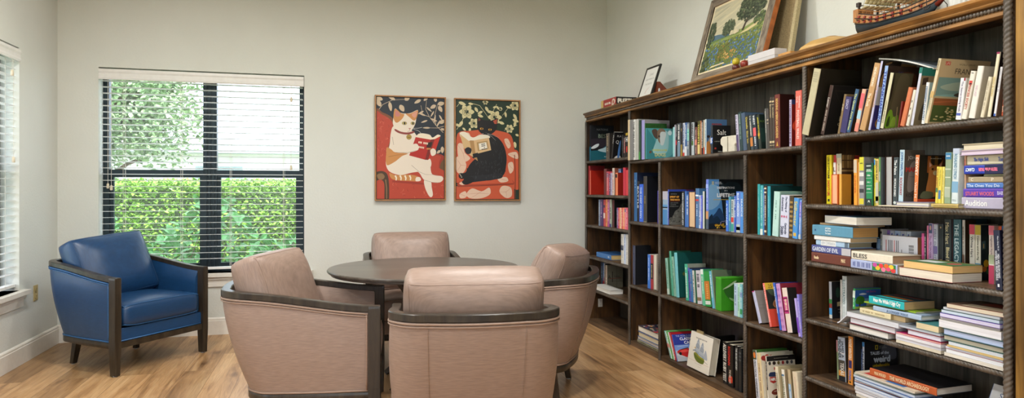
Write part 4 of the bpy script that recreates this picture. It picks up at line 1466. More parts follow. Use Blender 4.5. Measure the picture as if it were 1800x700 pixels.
w.b(494, 518, 316, 'black book with a yellow top band', '#141414', D=.14, bands=[(.9, 1, '#b79a2c')], text=[('H', .6, .85, '#e8e8e8', .7, 0, 'h')], sart=[('#c02222', [(.3, .2), (.7, .2), (.85, .32), (.7, .45), (.3, .45), (.15, .32)])])
w = Row('B', 'far', S_FAR[1] + TS, ", leftmost bay, second shelf", "books in the leftmost bay's second row", .012, .15)
w.b(98, 112, 70, 'tall dark red hardcover at the left end', '#a02834', '#7c1a20', sb=.004, D=.15)
w.b(113, 128, 118, 'bright red hardcover showing its plain red cover', '#d8644c', '#a8200f', xc=300, sb=.004)
w.b(270, 297, 100, 'dark maroon hardcover', '#6c2224', '#4a1416', D=.15)
w.b(297, 320, 128, 'pinkish red paperback', '#d4505e', D=.12, hard=False, bars=('#f0c8c8', .2, .9), bands=[(.75, .95, '#7c4a70')])
w.b(322, 338, 150, 'slim plum paperback', '#6d4068', D=.12, hard=False, bars=('#d8c8d8', .2, .9))
w.b(338, 354, 142, 'slim lilac and white paperback', '#b8afcc', D=.12, hard=False, bars=('#46506e', .15, .9))
w.b(356, 376, 92, 'tall white book with orange red lettering', '#d9c8bc', '#8c4a34', D=.14, bars=('#b8402a', .1, .92))
w.b(388, 410, 140, 'salmon orange hardcover with a dark square label', '#e88458', '#8e1d12', sb=0, xc=478, bands=[(.78, .94, '#3a2a24')])
w.b(412, 440, 100, 'blue and white book', '#8fb0d8', '#33538c', D=.15, sb=.05, bars=('#1d3a70', .5, .95, .6))
w.b(466, 490, 88, 'crimson hardcover', '#cc3348', '#8e1c2c', D=.15)
w.b(496, 520, 112, 'scarlet pink hardcover next to the rope post', '#e0444c', D=.14)
w = Row('B', 'far', S_FAR[2] + TS, ", leftmost bay, third shelf", "books in the leftmost bay's third row", .012, .13)
w.b(216, 230, 415, 'slim grey blue paperback', '#7f8fa8', hard=False, bars=('#e6e9ee', .2, .9))
w.b(232, 258, 412, 'dark purple hardcover', '#4b2f68', bars=('#b8a0c8', .3, .9))
w.b(266, 284, 415, 'red and white striped paperback', '#c04048', hard=False, bands=[(.3, .5, '#e8d8d0'), (.7, .8, '#3a3048')])
w.b(288, 305, 412, 'orange paperback', '#e8945a', hard=False, bars=('#7c2a20', .15, .9))
w.b(307, 326, 415, 'magenta paperback', '#b04f8c', hard=False, bars=('#e8d0e0', .2, .9))
w.b(328, 348, 412, 'pale sage book with dark letters', '#a3ad9c', '#6b7468', bars=('#26302c', .3, .7, .6), bands=[(0, .12, '#27356c')])
w.b(350, 374, 418, 'big black hardcover with a green ring behind small paperbacks', '#5c1c24', '#101412', sb=.02, D=.2, art=[('s', '#2c4a36', ell(.5, .8, .14, .07)), ('s', '#101412', ell(.5, .8, .1, .05))])
for (a, b_, c, d) in ((402, 415, '#8a5890', 'purple'), (417, 430, '#d8484c', 'red'), (431, 448, '#ecc49c', 'peach'), (450, 462, '#dc5058', 'coral red'), (463, 480, '#ec9460', 'light orange'), (482, 497, '#e87888', 'pink'), (498, 515, '#e05a74', 'rose')):
    w.b(a, b_, 498, 'small ' + d + ' paperback', c, D=.1, sb=.0, hard=False, bars=('#f4e4dc' if a != 431 else '#b04a3a', .15, .9), bands=[(.8, .95, '#6c5a94')] if a in (402, 482) else None)
w = Row('C', 'far', S_FAR[3] + TS, ", leftmost bay, fourth shelf", "books in the leftmost bay's fourth row", .012, .15)
w.flat(195, 344, 50, 'blue hardcover lying flat', '#3f78b8', '#33639c', D=.2, sb=.02, paper='#d8b878', text=[('ATLAS', .1, .2, '#d8e4f0')])
w.b(446, 472, 125, 'white book with a navy label', '#dfdcd2', bands=[(.45, .62, '#232c4c')], bars=('#8c8c8c', .2, .9), D=.15)
w.b(474, 494, 128, 'pale blue white book', '#c8d4e8', bars=('#5f7fb8', .15, .9), D=.15)
w.b(496, 520, 130, 'ivory book with faded print next to the rope post', '#d8d4c8', bars=('#9aa4b8', .2, .9), D=.15)
w = Row('C', 'far', S_FAR[4] + TS, ", leftmost bay, fifth shelf", "books in the leftmost bay's fifth row", .128, .14)
w.b(208, 230, 408, 'dark slate blue book', '#3a4c62', bars=('#a8b8c8', .3, .9))
w.b(234, 250, 418, 'blue book with a red foot', '#4f78b0', bands=[(0, .25, '#b02c30')], bars=('#e8eef4', .3, .9))
w.b(251, 262, 420, 'slim white and red book', '#d8cfc8', bands=[(.1, .4, '#b02c30')], bars=('#40302c', .4, .9))
w.b(263, 278, 428, 'slim black and cream book', '#2a2624', bars=('#e0d4bc', .2, .9))
w.b(281, 304, 442, 'cream book with a grey stone cover and dark script title', '#e0d6c4', '#75705f', xc=466, bars=('#a83a34', .2, .9),
    art=[('p', '#75705f', [(0, 0), (1, 0), (1, 1), (0, 1)]), ('p', '#5c5849', [(.6, 0), (.63, 0), (.63, 1), (.6, 1)]), ('p', '#5c5849', [(0, .3), (1, .27), (1, .29), (0, .32)]), ('t', 'A', .14, .48, .2, .26, '#241c16'), ('t', 'Tobias', .62, .5, .6, .2, '#241c16'), ('p', '#241c16', [(.32, .25), (.36, .25), (.36, .72), (.32, .72)]), ('p', '#8c2c20', [(.1, .4), (.9, .42), (.9, .44), (.1, .42)])])
w.flat(160, 330, 40, 'big white book lying flat in front', '#e4e2dc', '#e8e8e4', D=.125, sb=.0, paper='#efece4', face='page', hard=True)

# ---- long top row of the middle section -------------------------------------
w = Row('E', 'mid', S_MID[0] + TS, ', long top shelf', 'books in the long top row', .03, .16)
w.b(54, 71, 135, 'cream cloth hardcover overlapping the rope post', '#d4bf98', '#c2ad88', sb=-.05, D=.17, free=True)
w.b(74, 108, 137, 'thick mid grey hardcover', '#7b7b7b', '#6a6a6a', sb=-.048, D=.17, free=True)
w.b(116, 134, 131, 'white spined book with tall black lettering', '#d8d8d2', '#a0a09c', sb=-.042, D=.17, free=True, text=[('THE FIELD GUIDE', .06, .95, '#333', .7)])
w.b(135, 168, 130, 'pale grey hardcover with a plain spine', '#b2b2ac', '#8c8c88', sb=-.038, D=.17)
w.b(176, 193, 140, 'dark green hardcover', '#20402a', '#182c1e', bands=[(0, .2, '#3a8f3c')], D=.17, sb=-.03)
w.b(203, 238, 140, 'lilac grey tall hardcover standing behind the dog book', '#9c98cc', '#98969c', sb=-.02, xc=522)
gre = [('p', '#2c5c26', [(0, 0), (1, 0), (1, 1), (0, 1)]), ('t', 'THE NEW', .5, .93, .5, .05, '#1a2c18'), ('t', 'GREEN', .45, .82, .7, .14, '#182214'), ('p', '#447a38', [(.05, .1), (.95, .1), (.95, .6), (.05, .6)])]
w.b(241, 250, 172, 'green covered book peeping over the dog book', '#2f5f2a', '#2c5c26', sb=-.02, xc=490, art=gre)
dog = [('p', '#4fa0a8', [(0, 0), (1, 0), (1, 1), (0, 1)]), ('s', '#3c8890', [(0, 0), (.3, 0), (.35, .5), (.1, .9), (0, .9)]), ('s', '#6cbac0', [(.6, .1), (.95, .2), (1, .8), (.8, .95)]), ('s', '#9fd0d4', [(.25, .2), (.35, .6), (.45, .9), (.75, .9), (.8, .55), (.7, .2)]), ('s', '#5c4a40', [(.2, .92), (.28, .72), (.4, .66), (.42, .84), (.34, .98)]), ('s', '#8a7560', [(.4, .92), (.42, .62), (.52, .5), (.6, .62), (.68, .9), (.55, 1)]), ('s', '#d8e4e4', [(.5, .86), (.5, .5), (.6, .46), (.66, .62), (.7, .86)]), ('s', '#2c2420', ell(.46, .74, .03, .04)), ('s', '#6a5444', [(.1, .22), (.16, .28), (.2, .22), (.14, .18)]), ('s', '#d8eef0', ell(.84, .86, .07, .08)),
       ('t', 'UNDERWATER', .48, .29, .72, .07, '#c8d070', .06), ('t', 'DOGS', .5, .14, .45, .1, '#d8d080', .05)]
w.b(252, 260, 226, 'teal book with a swimming dog on its cover', '#4fa0a8', '#4fa0a8', sb=-.03, xc=575, art=dog, hard=True)
w.b(557, 573, 216, 'pale teal book right of the dog book', '#8fc4c4', D=.15, sb=-.005)
w.b(574, 584, 190, 'slim grey lilac book', '#a8a4b0', D=.15, sb=-.003)
w.b(585, 607, 178, 'black book with a round red spot low on its spine', '#1b1a20', D=.15, sb=0, bars=('#b8b8b8', .6, .95), sart=[('#b82a30', [(.25, .35), (.7, .35), (.85, .42), (.7, .5), (.25, .5), (.1, .42)])])
w.b(609, 641, 174, 'black and steel grey book with white print', '#3b444c', D=.16, sb=0, bands=[(0, .45, '#6b8496')], bars=('#e0e0da', .45, .95, .5))
w.b(645, 665, 172, 'black book with gold foot', '#16161a', D=.16, sb=0, text=[('T', .72, .86, '#c8b070', .6, 0, 'h')], bands=[(0, .35, '#8f7a34')])
w.b(668, 689, 170, 'white book with blue lettering beside a navy one', '#c8ccd4', D=.16, sb=0, text=[('NORTHERN SKIES', .2, .95, '#2c5088', .7)], bands=[(0, .1, '#b83a30')])
w.b(691, 716, 166, 'steel blue hardcover', '#3f6090', D=.16, sb=0, bars=('#c8d4e4', .5, .95), bands=[(0, .28, '#c8ccd0')])
w.b(717, 740, 168, 'grey book with a mint label', '#6c7880', D=.16, sb=0, bands=[(.45, .8, '#58b09c')], bars=('#e8ecec', .2, .95))
w.b(742, 763, 160, 'narrow black book without bright print', '#141418', D=.16, sb=0)
w.b(765, 792, 164, 'silver book with black and green letters', '#b0b8bc', D=.16, sb=0, text=[('HARVEST LAND', .3, .96, '#22262a', .7)], sart=[('#6ca83c', [(.15, .3), (.85, .3), (.85, .42), (.15, .42)])])
w.b(797, 806, 160, 'tall black back row book', '#131316', D=.18, sb=.0)
w.b(806, 826, 215, 'short brown red paperback', '#6c4038', D=.12, sb=-.005, hard=False, bands=[(.35, .55, '#d87868')], bars=('#d8c0b0', .05, .9))
w.b(834, 862, 146, 'olive book with yellow lettering', '#4c4a20', D=.16, sb=0, text=[('YOSEMITE', .32, .9, '#d8c860', .62)], bands=[(.02, .3, '#d0b878')])
w.b(863, 876, 145, 'slim rust and tan book', '#a86844', D=.16, sb=0, bars=('#e8d4b0', .2, .9))
w.b(877, 896, 138, 'black book with a white title block', '#1c1c1e', D=.16, sb=0, bars=('#d8d8d0', .2, .95, .6))
w.b(898, 912, 136, 'slim ivory book', '#c8bca4', D=.16, sb=0, bands=[(0, .2, '#b8402c')])
ama = [('p', '#4c7098', [(0, 0), (1, 0), (1, 1), (0, 1)]), ('s', '#b8b0ac', [(.1, .35), (.3, .6), (.6, .62), (.9, .5), (.8, .3), (.4, .26)]), ('s', '#c88848', [(0, 0), (0, .3), (.14, .36), (.22, .15), (.2, 0)]), ('t', 'AMAZONIA', .5, .86, .86, .13, '#9c4038', .04), ('s', '#3a2c24', ell(.1, .5, .07, .04))]
w.b(914, 934, 128, 'blue book with a cloudy cover and red lettering', '#b8ccd4', '#4c7098', xc=1163, sb=-.005, art=ama, bars=('#3c5870', .1, .9))
salt = [('p', '#0e0e10', [(0, 0), (1, 0), (1, 1), (0, 1)]), ('t', 'Salt', .5, .75, .8, .22, '#e8e6e0'), ('t', 'A HISTORY', .25, .42, .3, .03, '#c8c8c0'), ('p', '#a8382c', [(.1, .14), (.2, .14), (.2, .2), (.1, .2)]), ('t', 'MARKED', .45, .06, .6, .04, '#d8d8d0')]
w.b(980, 1004, 196, 'black book titled Salt', '#26323c', '#0e0e10', xc=1205, sb=-.015, art=salt, bands=[(.34, .56, '#2f6cc4')], text=[('Salt', .36, .54, '#f0f0f0', .8)])
# white bookend
rb = thing('bookend', 'off-white angular block bookend on the long top shelf beside the black Salt book', 'bookend')
pa, pb = on_x(1095 + 1088 / 6.365, 250, XF + .01), on_x(1095 + 1262 / 6.365, 250, XF + .01)
zt = on_x(1095 + 1190 / 6.365, 190 + 310 / 6.365, XF + .01).z
rb.location = (XF + .01, (pa.y + pb.y) / 2, S_MID[0] + TS)
hw, hh = (pa.y - pb.y) / 2, zt - S_MID[0] - TS
mb = MB()
mb.poly_prism([(-hw * .8, 0), (hw * .72, 0), (hw * .72, hh * .38), (hw, hh * .52), (hw, hh * .86), (hw * .78, hh), (-hw * .9, hh), (-hw, hh * .9), (-hw, hh * .5), (-hw * .8, hh * .36)], 0, .1, axes='yz')
bevel(obj('block', mb, mat('off white ceramic', '#cfc9b8', .35, var=.05), rb), .006, 3)
mb = MB(); mb.box(-.003, .0, -hw * .05, hw * .02, .005, hh * .95); obj('groove_strip', mb, mat('block groove', '#8f8a78', .5), rb)
occupy(rb.location.y - hw, rb.location.y + hw, S_MID[0], zt, XF + .01, XF + .11)
w = Row('I', 'mid', S_MID[0] + TS, ', long top shelf', 'books in the long top row', .012, .15)
for (a, b_, yt, ln, d, sp, kw) in (
    (76, 104, 280, -20, 'leaning white and purple paperback', '#c8c4d8', dict(hard=False, bars=('#4c4470', .3, .98, .5), bands=[(0, .45, '#54466c')])),
    (108, 138, 256, -18, 'leaning dark teal hardcover', '#243c40', dict(bars=('#8ca89c', .3, .95))),
    (142, 174, 262, -22, 'leaning plain slate blue hardcover', '#44566e', {}),
    (180, 207, 290, -22, 'leaning black paperback with yellow letters', '#2b2c22', dict(hard=False, text=[('Danielle', .62, .95, '#c8b858', .6), ('Blue Inn', .2, .55, '#b8a850', .6)])),
    (214, 239, 284, -22, 'leaning dark book with white and orange print', '#39454c', dict(bars=('#d8d4c8', .4, .96, .5), bands=[(.1, .35, '#c07a3c')])),
    (247, 275, 278, -22, 'leaning black book with a coral red label', '#22303c', dict(bands=[(.38, .62, '#e05c60')], bars=('#d8e0e8', .1, .36, .5), text=[('NEST', .7, .96, '#e0e4e8', .6)])),
    (288, 313, 278, -24, 'leaning black paperback with yellow green author lettering', '#202a20', dict(hard=False, text=[('JAMES PATTERSON', .3, .92, '#c8c040', .6)], sart=[('#d88c40', [(.1, .38), (.9, .38), (.9, .46), (.1, .46)])], cover='#142420', xc=352, art=[('t', 'ALX', .3, .8, .5, .08, '#6c8c3c'), ('p', '#1e3a34', [(.1, .2), (.9, .2), (.9, .6), (.1, .6)])]))):
    xc = kw.pop('xc', None)
    cover = kw.pop('cover', None)
    w.b(a, b_, yt, d, sp, cover, lean=ln, xc=xc, D=.13, **kw)
w.b(355, 371, 222, 'slim white and charcoal book', '#5c5c58', lean=-14, D=.15, bars=('#d8d8d0', .4, .95))
w.b(374, 391, 222, 'slim grey brown book with pale bands', '#4c4540', lean=-14, D=.15, bands=[(.7, .73, '#b8a890'), (.62, .64, '#b8a890')])
w.b(393, 414, 117, 'tall brown leather volume with gilt bands', '#40352c', lean=-5, D=.17, bands=[(.9, .93, '#c8b48c'), (.85, .86, '#c8b48c'), (.1, .14, '#c8b48c'), (.05, .06, '#c8b48c')], text=[('RANCHES', .6, .84, '#c8b48c', .45)])
w.b(417, 439, 115, 'second tall brown leather volume nearer the maroon book', '#443830', lean=-5, D=.17, bands=[(.9, .93, '#c8b48c'), (.85, .86, '#c8b48c'), (.1, .14, '#c8b48c'), (.05, .06, '#c8b48c')], text=[('RIVERS', .55, .84, '#c8b48c', .45)])
w.b(442, 489, 92, 'thick maroon hardcover with gold lettering', '#6c2c24', '#2a100c', xc=632, lean=-5, text=[('REVIVING AMERICAN GARDENS', .18, .92, '#d8b468', .42)], sart=[('#c8a040', [(.3, .03), (.7, .03), (.5, .12)])])
w.b(576, 600, 140, 'white and blue mottled paperback with a flame red cover', '#b8b0c8', '#6c1c14', xc=634, hard=False, bars=('#5c3c70', .05, .95, .6), art=[('p', '#7a1a12', [(0, 0), (1, 0), (1, 1), (0, 1)]), ('s', '#d8502c', [(.1, .45), (.5, .6), (.9, .7), (.8, .4), (.3, .35)]), ('p', '#2c3c6c', [(0, .9), (1, .9), (1, 1), (0, 1)])])
w.b(632, 690, 56, 'big salmon red hardcover with white lettering at the right end', '#d4685a', '#b83a30', lean=3, D=.2, sb=.0, text=[('Germany', .68, .9, '#f0d8d0', .3, .2), ('THE', .78, .9, '#f0d8d0', .2, -.2), ('FOOTBALL WALES', .12, .64, '#f0d8d0', .36, 0)])

# ---- middle shelf, narrow bay -------------------------------------------------
w = Row('F', 'nar', S_MID[1] + TS, ", narrow bay, middle shelf", "books on the narrow bay's middle shelf", .02, .2)
w.b(66, 92, 75, 'tall navy hardcover with a light blue spine', '#3c6ca0', '#18223c', D=.2, bars=('#c8d8e8', .7, .85, .25))
w.b(108, 126, 155, 'black book with large white letters', '#22262c', D=.17, text=[('BATTLE', .3, .9, '#d8dce0', .7)])
w.b(127, 161, 183, 'bright cobalt blue paperback', '#3468dc', D=.15, sb=.018, hard=False, text=[('THE DEEP OCEAN', .1, .92, '#c8dcf4', .45)])
w.b(166, 197, 108, 'tall black and grey atlas sized book', '#3c3a38', '#101218', D=.24, bars=('#a89870', .4, .6), bands=[(.0, .02, '#8c8468')])
w.b(299, 311, 245, 'slim violet blue book at the right end', '#4c48b8', D=.18)
# ---- middle shelf, wide bay ---------------------------------------------------
w = Row('F', 'wid', S_MID[1] + TS, ", wide bay, middle shelf", "books on the wide bay's middle shelf", .004, .17)
w.b(338, 386, 250, 'thick book with a pale sea and sky picture spine', '#8fa8c0', '#5c748c', bands=[(.75, 1, '#b8b4c0'), (.5, .6, '#5f94c4'), (0, .45, '#4f88bc'), (.5, .53, '#d8e4ec')])
maya = [('p', '#15181c', [(0, 0), (1, 0), (1, .94), (0, .94)]), ('p', '#3048a8', [(0, .94), (1, .94), (1, 1), (0, 1)]), ('p', '#6a2a70', [(.7, .96), (1, .96), (1, 1), (.7, 1)]), ('t', 'GUY GARCIA', .2, .87, .24, .025, '#c8c8c0'), ('t', 'SPIRIT OF', .23, .79, .36, .06, '#e8a848', .1), ('t', 'THE MAYA', .25, .71, .38, .06, '#e8a848', .1), ('p', '#a83c28', [(.04, .665), (.44, .665), (.44, .672), (.04, .672)]), ('t', 'A BOY EXPLORES', .22, .62, .32, .024, '#a8a8a4'), ('t', 'HIS PEOPLE', .18, .57, .24, .024, '#a8a8a4'), ('t', 'MYSTERIOUS PAST', .22, .52, .34, .024, '#a8a8a4'), ('s', '#6e6e68', [(0, .02), (.05, .2), (.15, .22), (.25, .38), (.4, .46), (.5, .6), (.62, .55), (.7, .3), (.7, .02)])]
for k in range(40):
    x = seedr.uniform(.04, .62); y = seedr.uniform(.04, min(.5, .12 + x * .8)); maya.append(('p', seedr.choice(['#4c4c46', '#8c8c84', '#3a3a36']), [(x, y), (x + .05, y + .012), (x + .05, y + .03), (x, y + .02)]))
w.b(387, 404, 233, 'blue spined book titled Spirit of the Maya', '#4858c0', '#15181c', xc=640, sb=.0041, art=maya, bars=('#c8ccec', .2, .9))
w.b(531, 551, 250, 'black book with white lettering right of the Maya cover', '#1c2026', D=.15, sb=-.003, text=[('KEVIN COSTAINE LOST CITY', .04, .94, '#d8dce0', .62)])
w.b(553, 572, 250, 'medium blue hardcover with a plain spine', '#3c68b0', D=.15, sb=.002)
w.b(573, 593, 280, 'blue paperback with white blocks', '#3f74b8', D=.13, sb=.002, hard=False, bars=('#e8eef4', .4, .95, .6))
w.b(596, 655, 254, 'maroon hardcover turned with its cream page edges outward', '#3c1410', '#5c1c14', D=.16, sb=.002, flip=True, paper='#e0bc94')
w.b(659, 690, 223, 'denim blue book with a red title block', '#4470a0', D=.15, sb=.002, bands=[(.68, .73, '#c83838'), (.8, .84, '#e0e6ee')], bars=('#c8d8ec', .3, .6, .3))
w.b(691, 706, 288, 'slim white paperback with blue letters', '#c8d0e4', D=.12, sb=.002, hard=False, bars=('#2c4488', .1, .95, .6))
w.b(707, 720, 290, 'slim periwinkle paperback', '#5c68d0', D=.12, sb=.002, hard=False, bars=('#d8dcf4', .2, .9))
w.b(727, 741, 250, 'white spined book with a dark green cover', '#c8ccc4', '#18342a', D=.15, sb=.002)
dest = [('p', '#4f8cc8', [(0, 0), (1, 0), (1, 1), (0, 1)]), ('s', '#7fb0d8', [(0, .4), (.3, .5), (.35, .8), (.1, .9), (0, .8)]), ('p', '#10161a', [(.3, 1), (1, 1), (1, 0), (.45, 0), (.42, .3), (.38, .55), (.3, .78)]), ('s', '#1c2c34', [(.4, .95), (.45, .9), (.6, .95), (.9, .9), (1, .6), (1, .2), (.5, .2), (.44, .5), (.34, .8)]),
        ('s', '#24446c', [(0, .1), (.12, .26), (.2, .32), (.3, .42), (.38, .36), (.46, .2), (.46, 0), (0, 0)]), ('s', '#183048', [(0, 0), (0, .2), (.1, .3), (.14, .22), (.25, .26), (.36, .14), (.4, 0)]), ('s', '#12202c', [(0, 0), (0, .1), (.3, .12), (.6, .16), (1, .14), (1, 0)]),
        ('p', '#d8c050', [(.1, .895), (.155, .895), (.155, .955), (.1, .955)]), ('p', '#5f98cc', [(.115, .905), (.14, .905), (.14, .945), (.115, .945)]), ('t', 'NATIONAL', .28, .94, .18, .022, '#e8eef4'), ('t', 'GEOGRAPHIC', .29, .91, .2, .022, '#e8eef4'),
        ('t', 'DESTINATIONS', .5, .83, .7, .06, '#e8ecee', .04), ('t', 'OF A', .5, .77, .1, .03, '#e8ecee'), ('t', 'LIFETIME', .5, .68, .7, .1, '#f0f2f4', .05), ('p', '#c8a840', [(.14, .585), (.58, .585), (.58, .597), (.14, .597)])]
for k in range(26):
    dest.append(('p', seedr.choice(['#d8a828', '#e8c040', '#b88820']), ell(seedr.uniform(.16, .5), seedr.uniform(.02, .1), .022, .012, 6)))
for k in range(10):
    dest.append(('p', '#8c88a8', ell(seedr.uniform(.3, .55), seedr.uniform(.1, .17), .02, .01, 6)))
w.b(758, 783, 137, 'big travel book with a mountain cover titled Destinations of a Lifetime', '#6a80d8', '#10161a', xc=1112, sb=.012, art=dest, bands=[(.2, .36, '#c89468'), (0, .2, '#4c5a68'), (.82, .9, '#9cb0ec')], bars=('#e0e8f8', .4, .8, .3))
w.b(946, 969, 335, 'short royal blue paperback', '#3c74d4', D=.1, sb=.002, hard=False, text=[('A VOYAGE', .2, .9, '#d8e8f8', .5)])
w.b(971, 992, 300, 'teal blue hardcover', '#3c84a0', D=.12, sb=.002, bars=('#c8e0e8', .3, .9))
w.b(996, 1021, 328, 'multicoloured paperback with a red band', '#b8c4c4', D=.11, sb=.0, hard=False, bands=[(.3, .45, '#c83c34'), (.02, .25, '#3c9a8c')], bars=('#2c3c4c', .5, .95, .5))
w.b(1024, 1043, 292, 'deep blue paperback', '#3058b8', D=.12, sb=.0, hard=False, bars=('#d8e4f4', .4, .95, .5))
w.b(1045, 1082, 252, 'tall blue and white landscape paperback', '#7c9cdc', D=.14, sb=-.003, hard=False, bands=[(0, .2, '#b0bcb8'), (.06, .14, '#5c7c54'), (.7, 1, '#4c78d0')], text=[('BLUE HORIZON', .4, .96, '#dce8f8', .5)])
w.b(1085, 1112, 262, 'sky blue paperback next to the rope post', '#4c90dc', D=.13, sb=-.003, hard=False, text=[('SEASIDE', .35, .9, '#dcecf8', .5)])
# ---- middle shelf, fourth bay ---------------------------------------------------
w = Row('J', 'fou', S_MID[1] + TS, ", fourth bay, middle shelf", "books on the fourth bay's middle shelf", .012, .18)
w.b(180, 198, 236, 'tall teal hardcover', '#2fa0a4', '#1c6c70', D=.22, bars=('#a0dcdc', .3, .9, .2))
w.b(202, 222, 245, 'teal book with a white foot', '#48a8b0', '#2c7880', D=.18, bands=[(0, .12, '#d8e4e0')], bars=('#d0ecec', .2, .9))
w.b(212 + 11, 232, 268, 'slim blue book squeezed beside a brown one', '#3c78b8', D=.16, bars=('#c8dcf0', .2, .9))
w.b(232, 250, 248, 'dark brown book with pale gilt bands', '#3c2c26', D=.2, bands=[(.93, .96, '#d8ccb0'), (.85, .88, '#d8ccb0'), (.06, .1, '#d8ccb0')], bars=('#e0d8c4', .2, .8, .5))
w.b(256, 278, 252, 'dark teal hardcover with a bright teal spine', '#2c98ac', '#103c3c', D=.24, bars=('#9cd8dc', .4, .8, .2))
w.b(292, 336, 290, 'pale mint hardcover leaning right', '#b8dcd4', '#8cb0a4', lean=16, D=.17, sb=.006, paper='#c8a880', bars=('#6c9890', .4, .8, .2))
w.b(352, 416, 318, 'thick lilac white paperback with red initials', '#ccd0e4', '#8c8ca0', lean=8, D=.14, sb=.002, hard=False, text=[('The Making of', .6, .97, '#4c5470', .26, .2), ('Americans', .62, .95, '#4c5470', .26, -.22), ('M  M  C', .44, .54, '#c0406c', .7, 0, 'h'), ('Stein', .06, .26, '#3c4460', .4, -.2), ('Gertrude', .08, .34, '#3c4460', .26, .22)])
w.b(419, 452, 324, 'brown and gold patterned book', '#4c3c24', lean=6, D=.15, sb=.006, sart=[('#b8944c', [(a, b_), (a + .3, b_), (a + .3, b_ + .05), (a, b_ + .05)]) for a in (.1, .55) for b_ in (.05, .16, .27, .38, .49, .6, .71, .82)])
w.b(448, 484, 340, 'bright blue paperback with yellow lettering', '#4c94d8', lean=14, D=.13, sb=-.004, hard=False, text=[('Stillwater', .3, .92, '#d8cc6c', .6)], sart=[('#d8b048', [(.2, .06), (.8, .06), (.8, .14), (.2, .14)])])
w.b(488, 512, 356, 'light blue and violet paperback next to the rope post', '#7ca4e4', lean=10, D=.12, sb=.002, hard=False, bands=[(.55, .95, '#7c74d4'), (0, .12, '#b8c4c8')], bars=('#e8ecf8', .2, .9))
# ---- lower shelves of the middle section ---------------------------------------
w = Row('C', 'nar', S_MID[2] + TS, ", narrow bay, lower shelf", "books on the narrow bay's lower shelf", .008, .2)
w.b(532, 556, 236, 'large black album with a furry looking cover', '#484c60', '#17181c', xc=720, hard=True, bars=('#7c8098', .2, .95, .2))
w.b(718, 745, 334, 'royal blue paperback', '#3c7cd8', D=.13, sb=.03, hard=False, bars=('#c8dcf4', .2, .9))
w.b(748, 776, 338, 'red paperback with a black label', '#a83038', D=.13, sb=.03, hard=False, bands=[(.3, .75, '#241c1c')], bars=('#d8c090', .35, .7))
w.b(780, 812, 334, 'book turned with its cream page edges outward', '#b8b0a0', D=.13, sb=.03, flip=True, paper='#e4dccc')
w = Row('G', 'wid', S_MID[2] + TS, ", wide bay, lower shelf", "books on the wide bay's lower shelf", .022, .17)
for (a, b_, yt, ln, d, sp, cv, kw) in (
    (356, 377, 188, -22, 'pale jade hardcover, leftmost of the green books', '#94c4b0', '#1c4a34', dict(bars=('#4c8070', .3, .9), bands=[(0, .16, '#c8d8cc')])),
    (379, 401, 184, -22, 'dark forest green hardcover', '#2a5c3c', '#16361f', {}),
    (403, 419, 130, -24, 'tall green hardcover with a jade spine', '#4ca488', '#1f5a48', dict(bars=('#b8dccc', .4, .8, .2))),
    (422, 441, 178, -24, 'short grey green hardcover', '#86b8a0', '#2c4c3a', dict(bars=('#406a58', .2, .9))),
    (444, 468, 142, -22, 'large dark teal hardcover with a pale blue spine', '#74c0c8', '#0f4f4c', dict(xc=692, art=[('s', '#6c6a34', ell(.25, .52, .06, .04)), ('s', '#5c5c2c', ell(.32, .47, .05, .03))])),
    (528, 552, 242, -14, 'jade book with white bands', '#40b494', '#8c9488', dict(xc=716, bars=('#e0f0e8', .1, .9, .5))),
    (555, 571, 278, -14, 'slim violet and black book', '#5858b0', '#24243c', dict(bars=('#141420', .1, .9, .5))),
    (572, 592, 288, -14, 'blue book with gold dots', '#3470ac', '#1c4468', dict(bars=('#d8c478', .3, .9, .2))),
    (594, 612, 300, -14, 'white topped book with black lettering', '#c8ccc4', '#3c4c44', dict(bars=('#22342c', .15, .85, .5)))):
    xc = kw.pop('xc', None)
    w.b(a, b_, yt, d, sp, cv, lean=ln, xc=xc, D=.16, **kw)
# green wrapped box
pa, pb = on_x(1100 + 790 / 5, 500, XF + .0226), on_x(1100 + 838 / 5, 500, XF + .0226)
hb = on_x(1100 + 790 / 5, 415 + 358 / 5, XF + .0226).z - S_MID[2] - TS
gb = thing('gift_box', 'bright green box with clear wrap on the lower shelf of the wide bay', 'box', (XF + .0226, (pa.y + pb.y) / 2, S_MID[2] + TS))
gw = pa.y - pb.y
occupy(pb.y, pa.y, S_MID[2], S_MID[2] + .3, XF + .0226, XF + .245)
mb = MB(); mb.box(0, .19, -gw / 2, gw / 2, 0, hb * .955)
bevel(obj('carton', mb, mat('green card', '#3f9a22', .35, var=.08, scale=8), gb), .002)
mb = MB(); mb.box(-.001, .191, -gw / 2 - .001, gw / 2 + .001, hb * .955, hb)
bevel(obj('lid', mb, mat('green card lid', '#4cab2b', .35, var=.05), gb), .002)
am = art_mesh([('s', '#2f6a24', [(.1, .6), (.3, .8), (.55, .9), (.8, .7), (.7, .4), (.4, .3)]), ('s', '#3c3440', [(.5, .2), (.62, .35), (.7, .25), (.66, .1), (.52, .1)]), ('s', '#b8d8a8', [(.05, .65), (.3, .72), (.55, .86), (.52, .9), (.25, .76)]), ('s', '#8cc478', [(.3, .4), (.6, .3), (.75, .2), (.7, .18), (.4, .3)])], lambda p: (p[0] * .19, p[1] * hb), Vector((0, -gw / 2 - .0015, 0)), Vector((1, 0, 0)), Vector((0, 0, 1)))
obj('printed_panel', am, print_mat(), gb, fix=False)
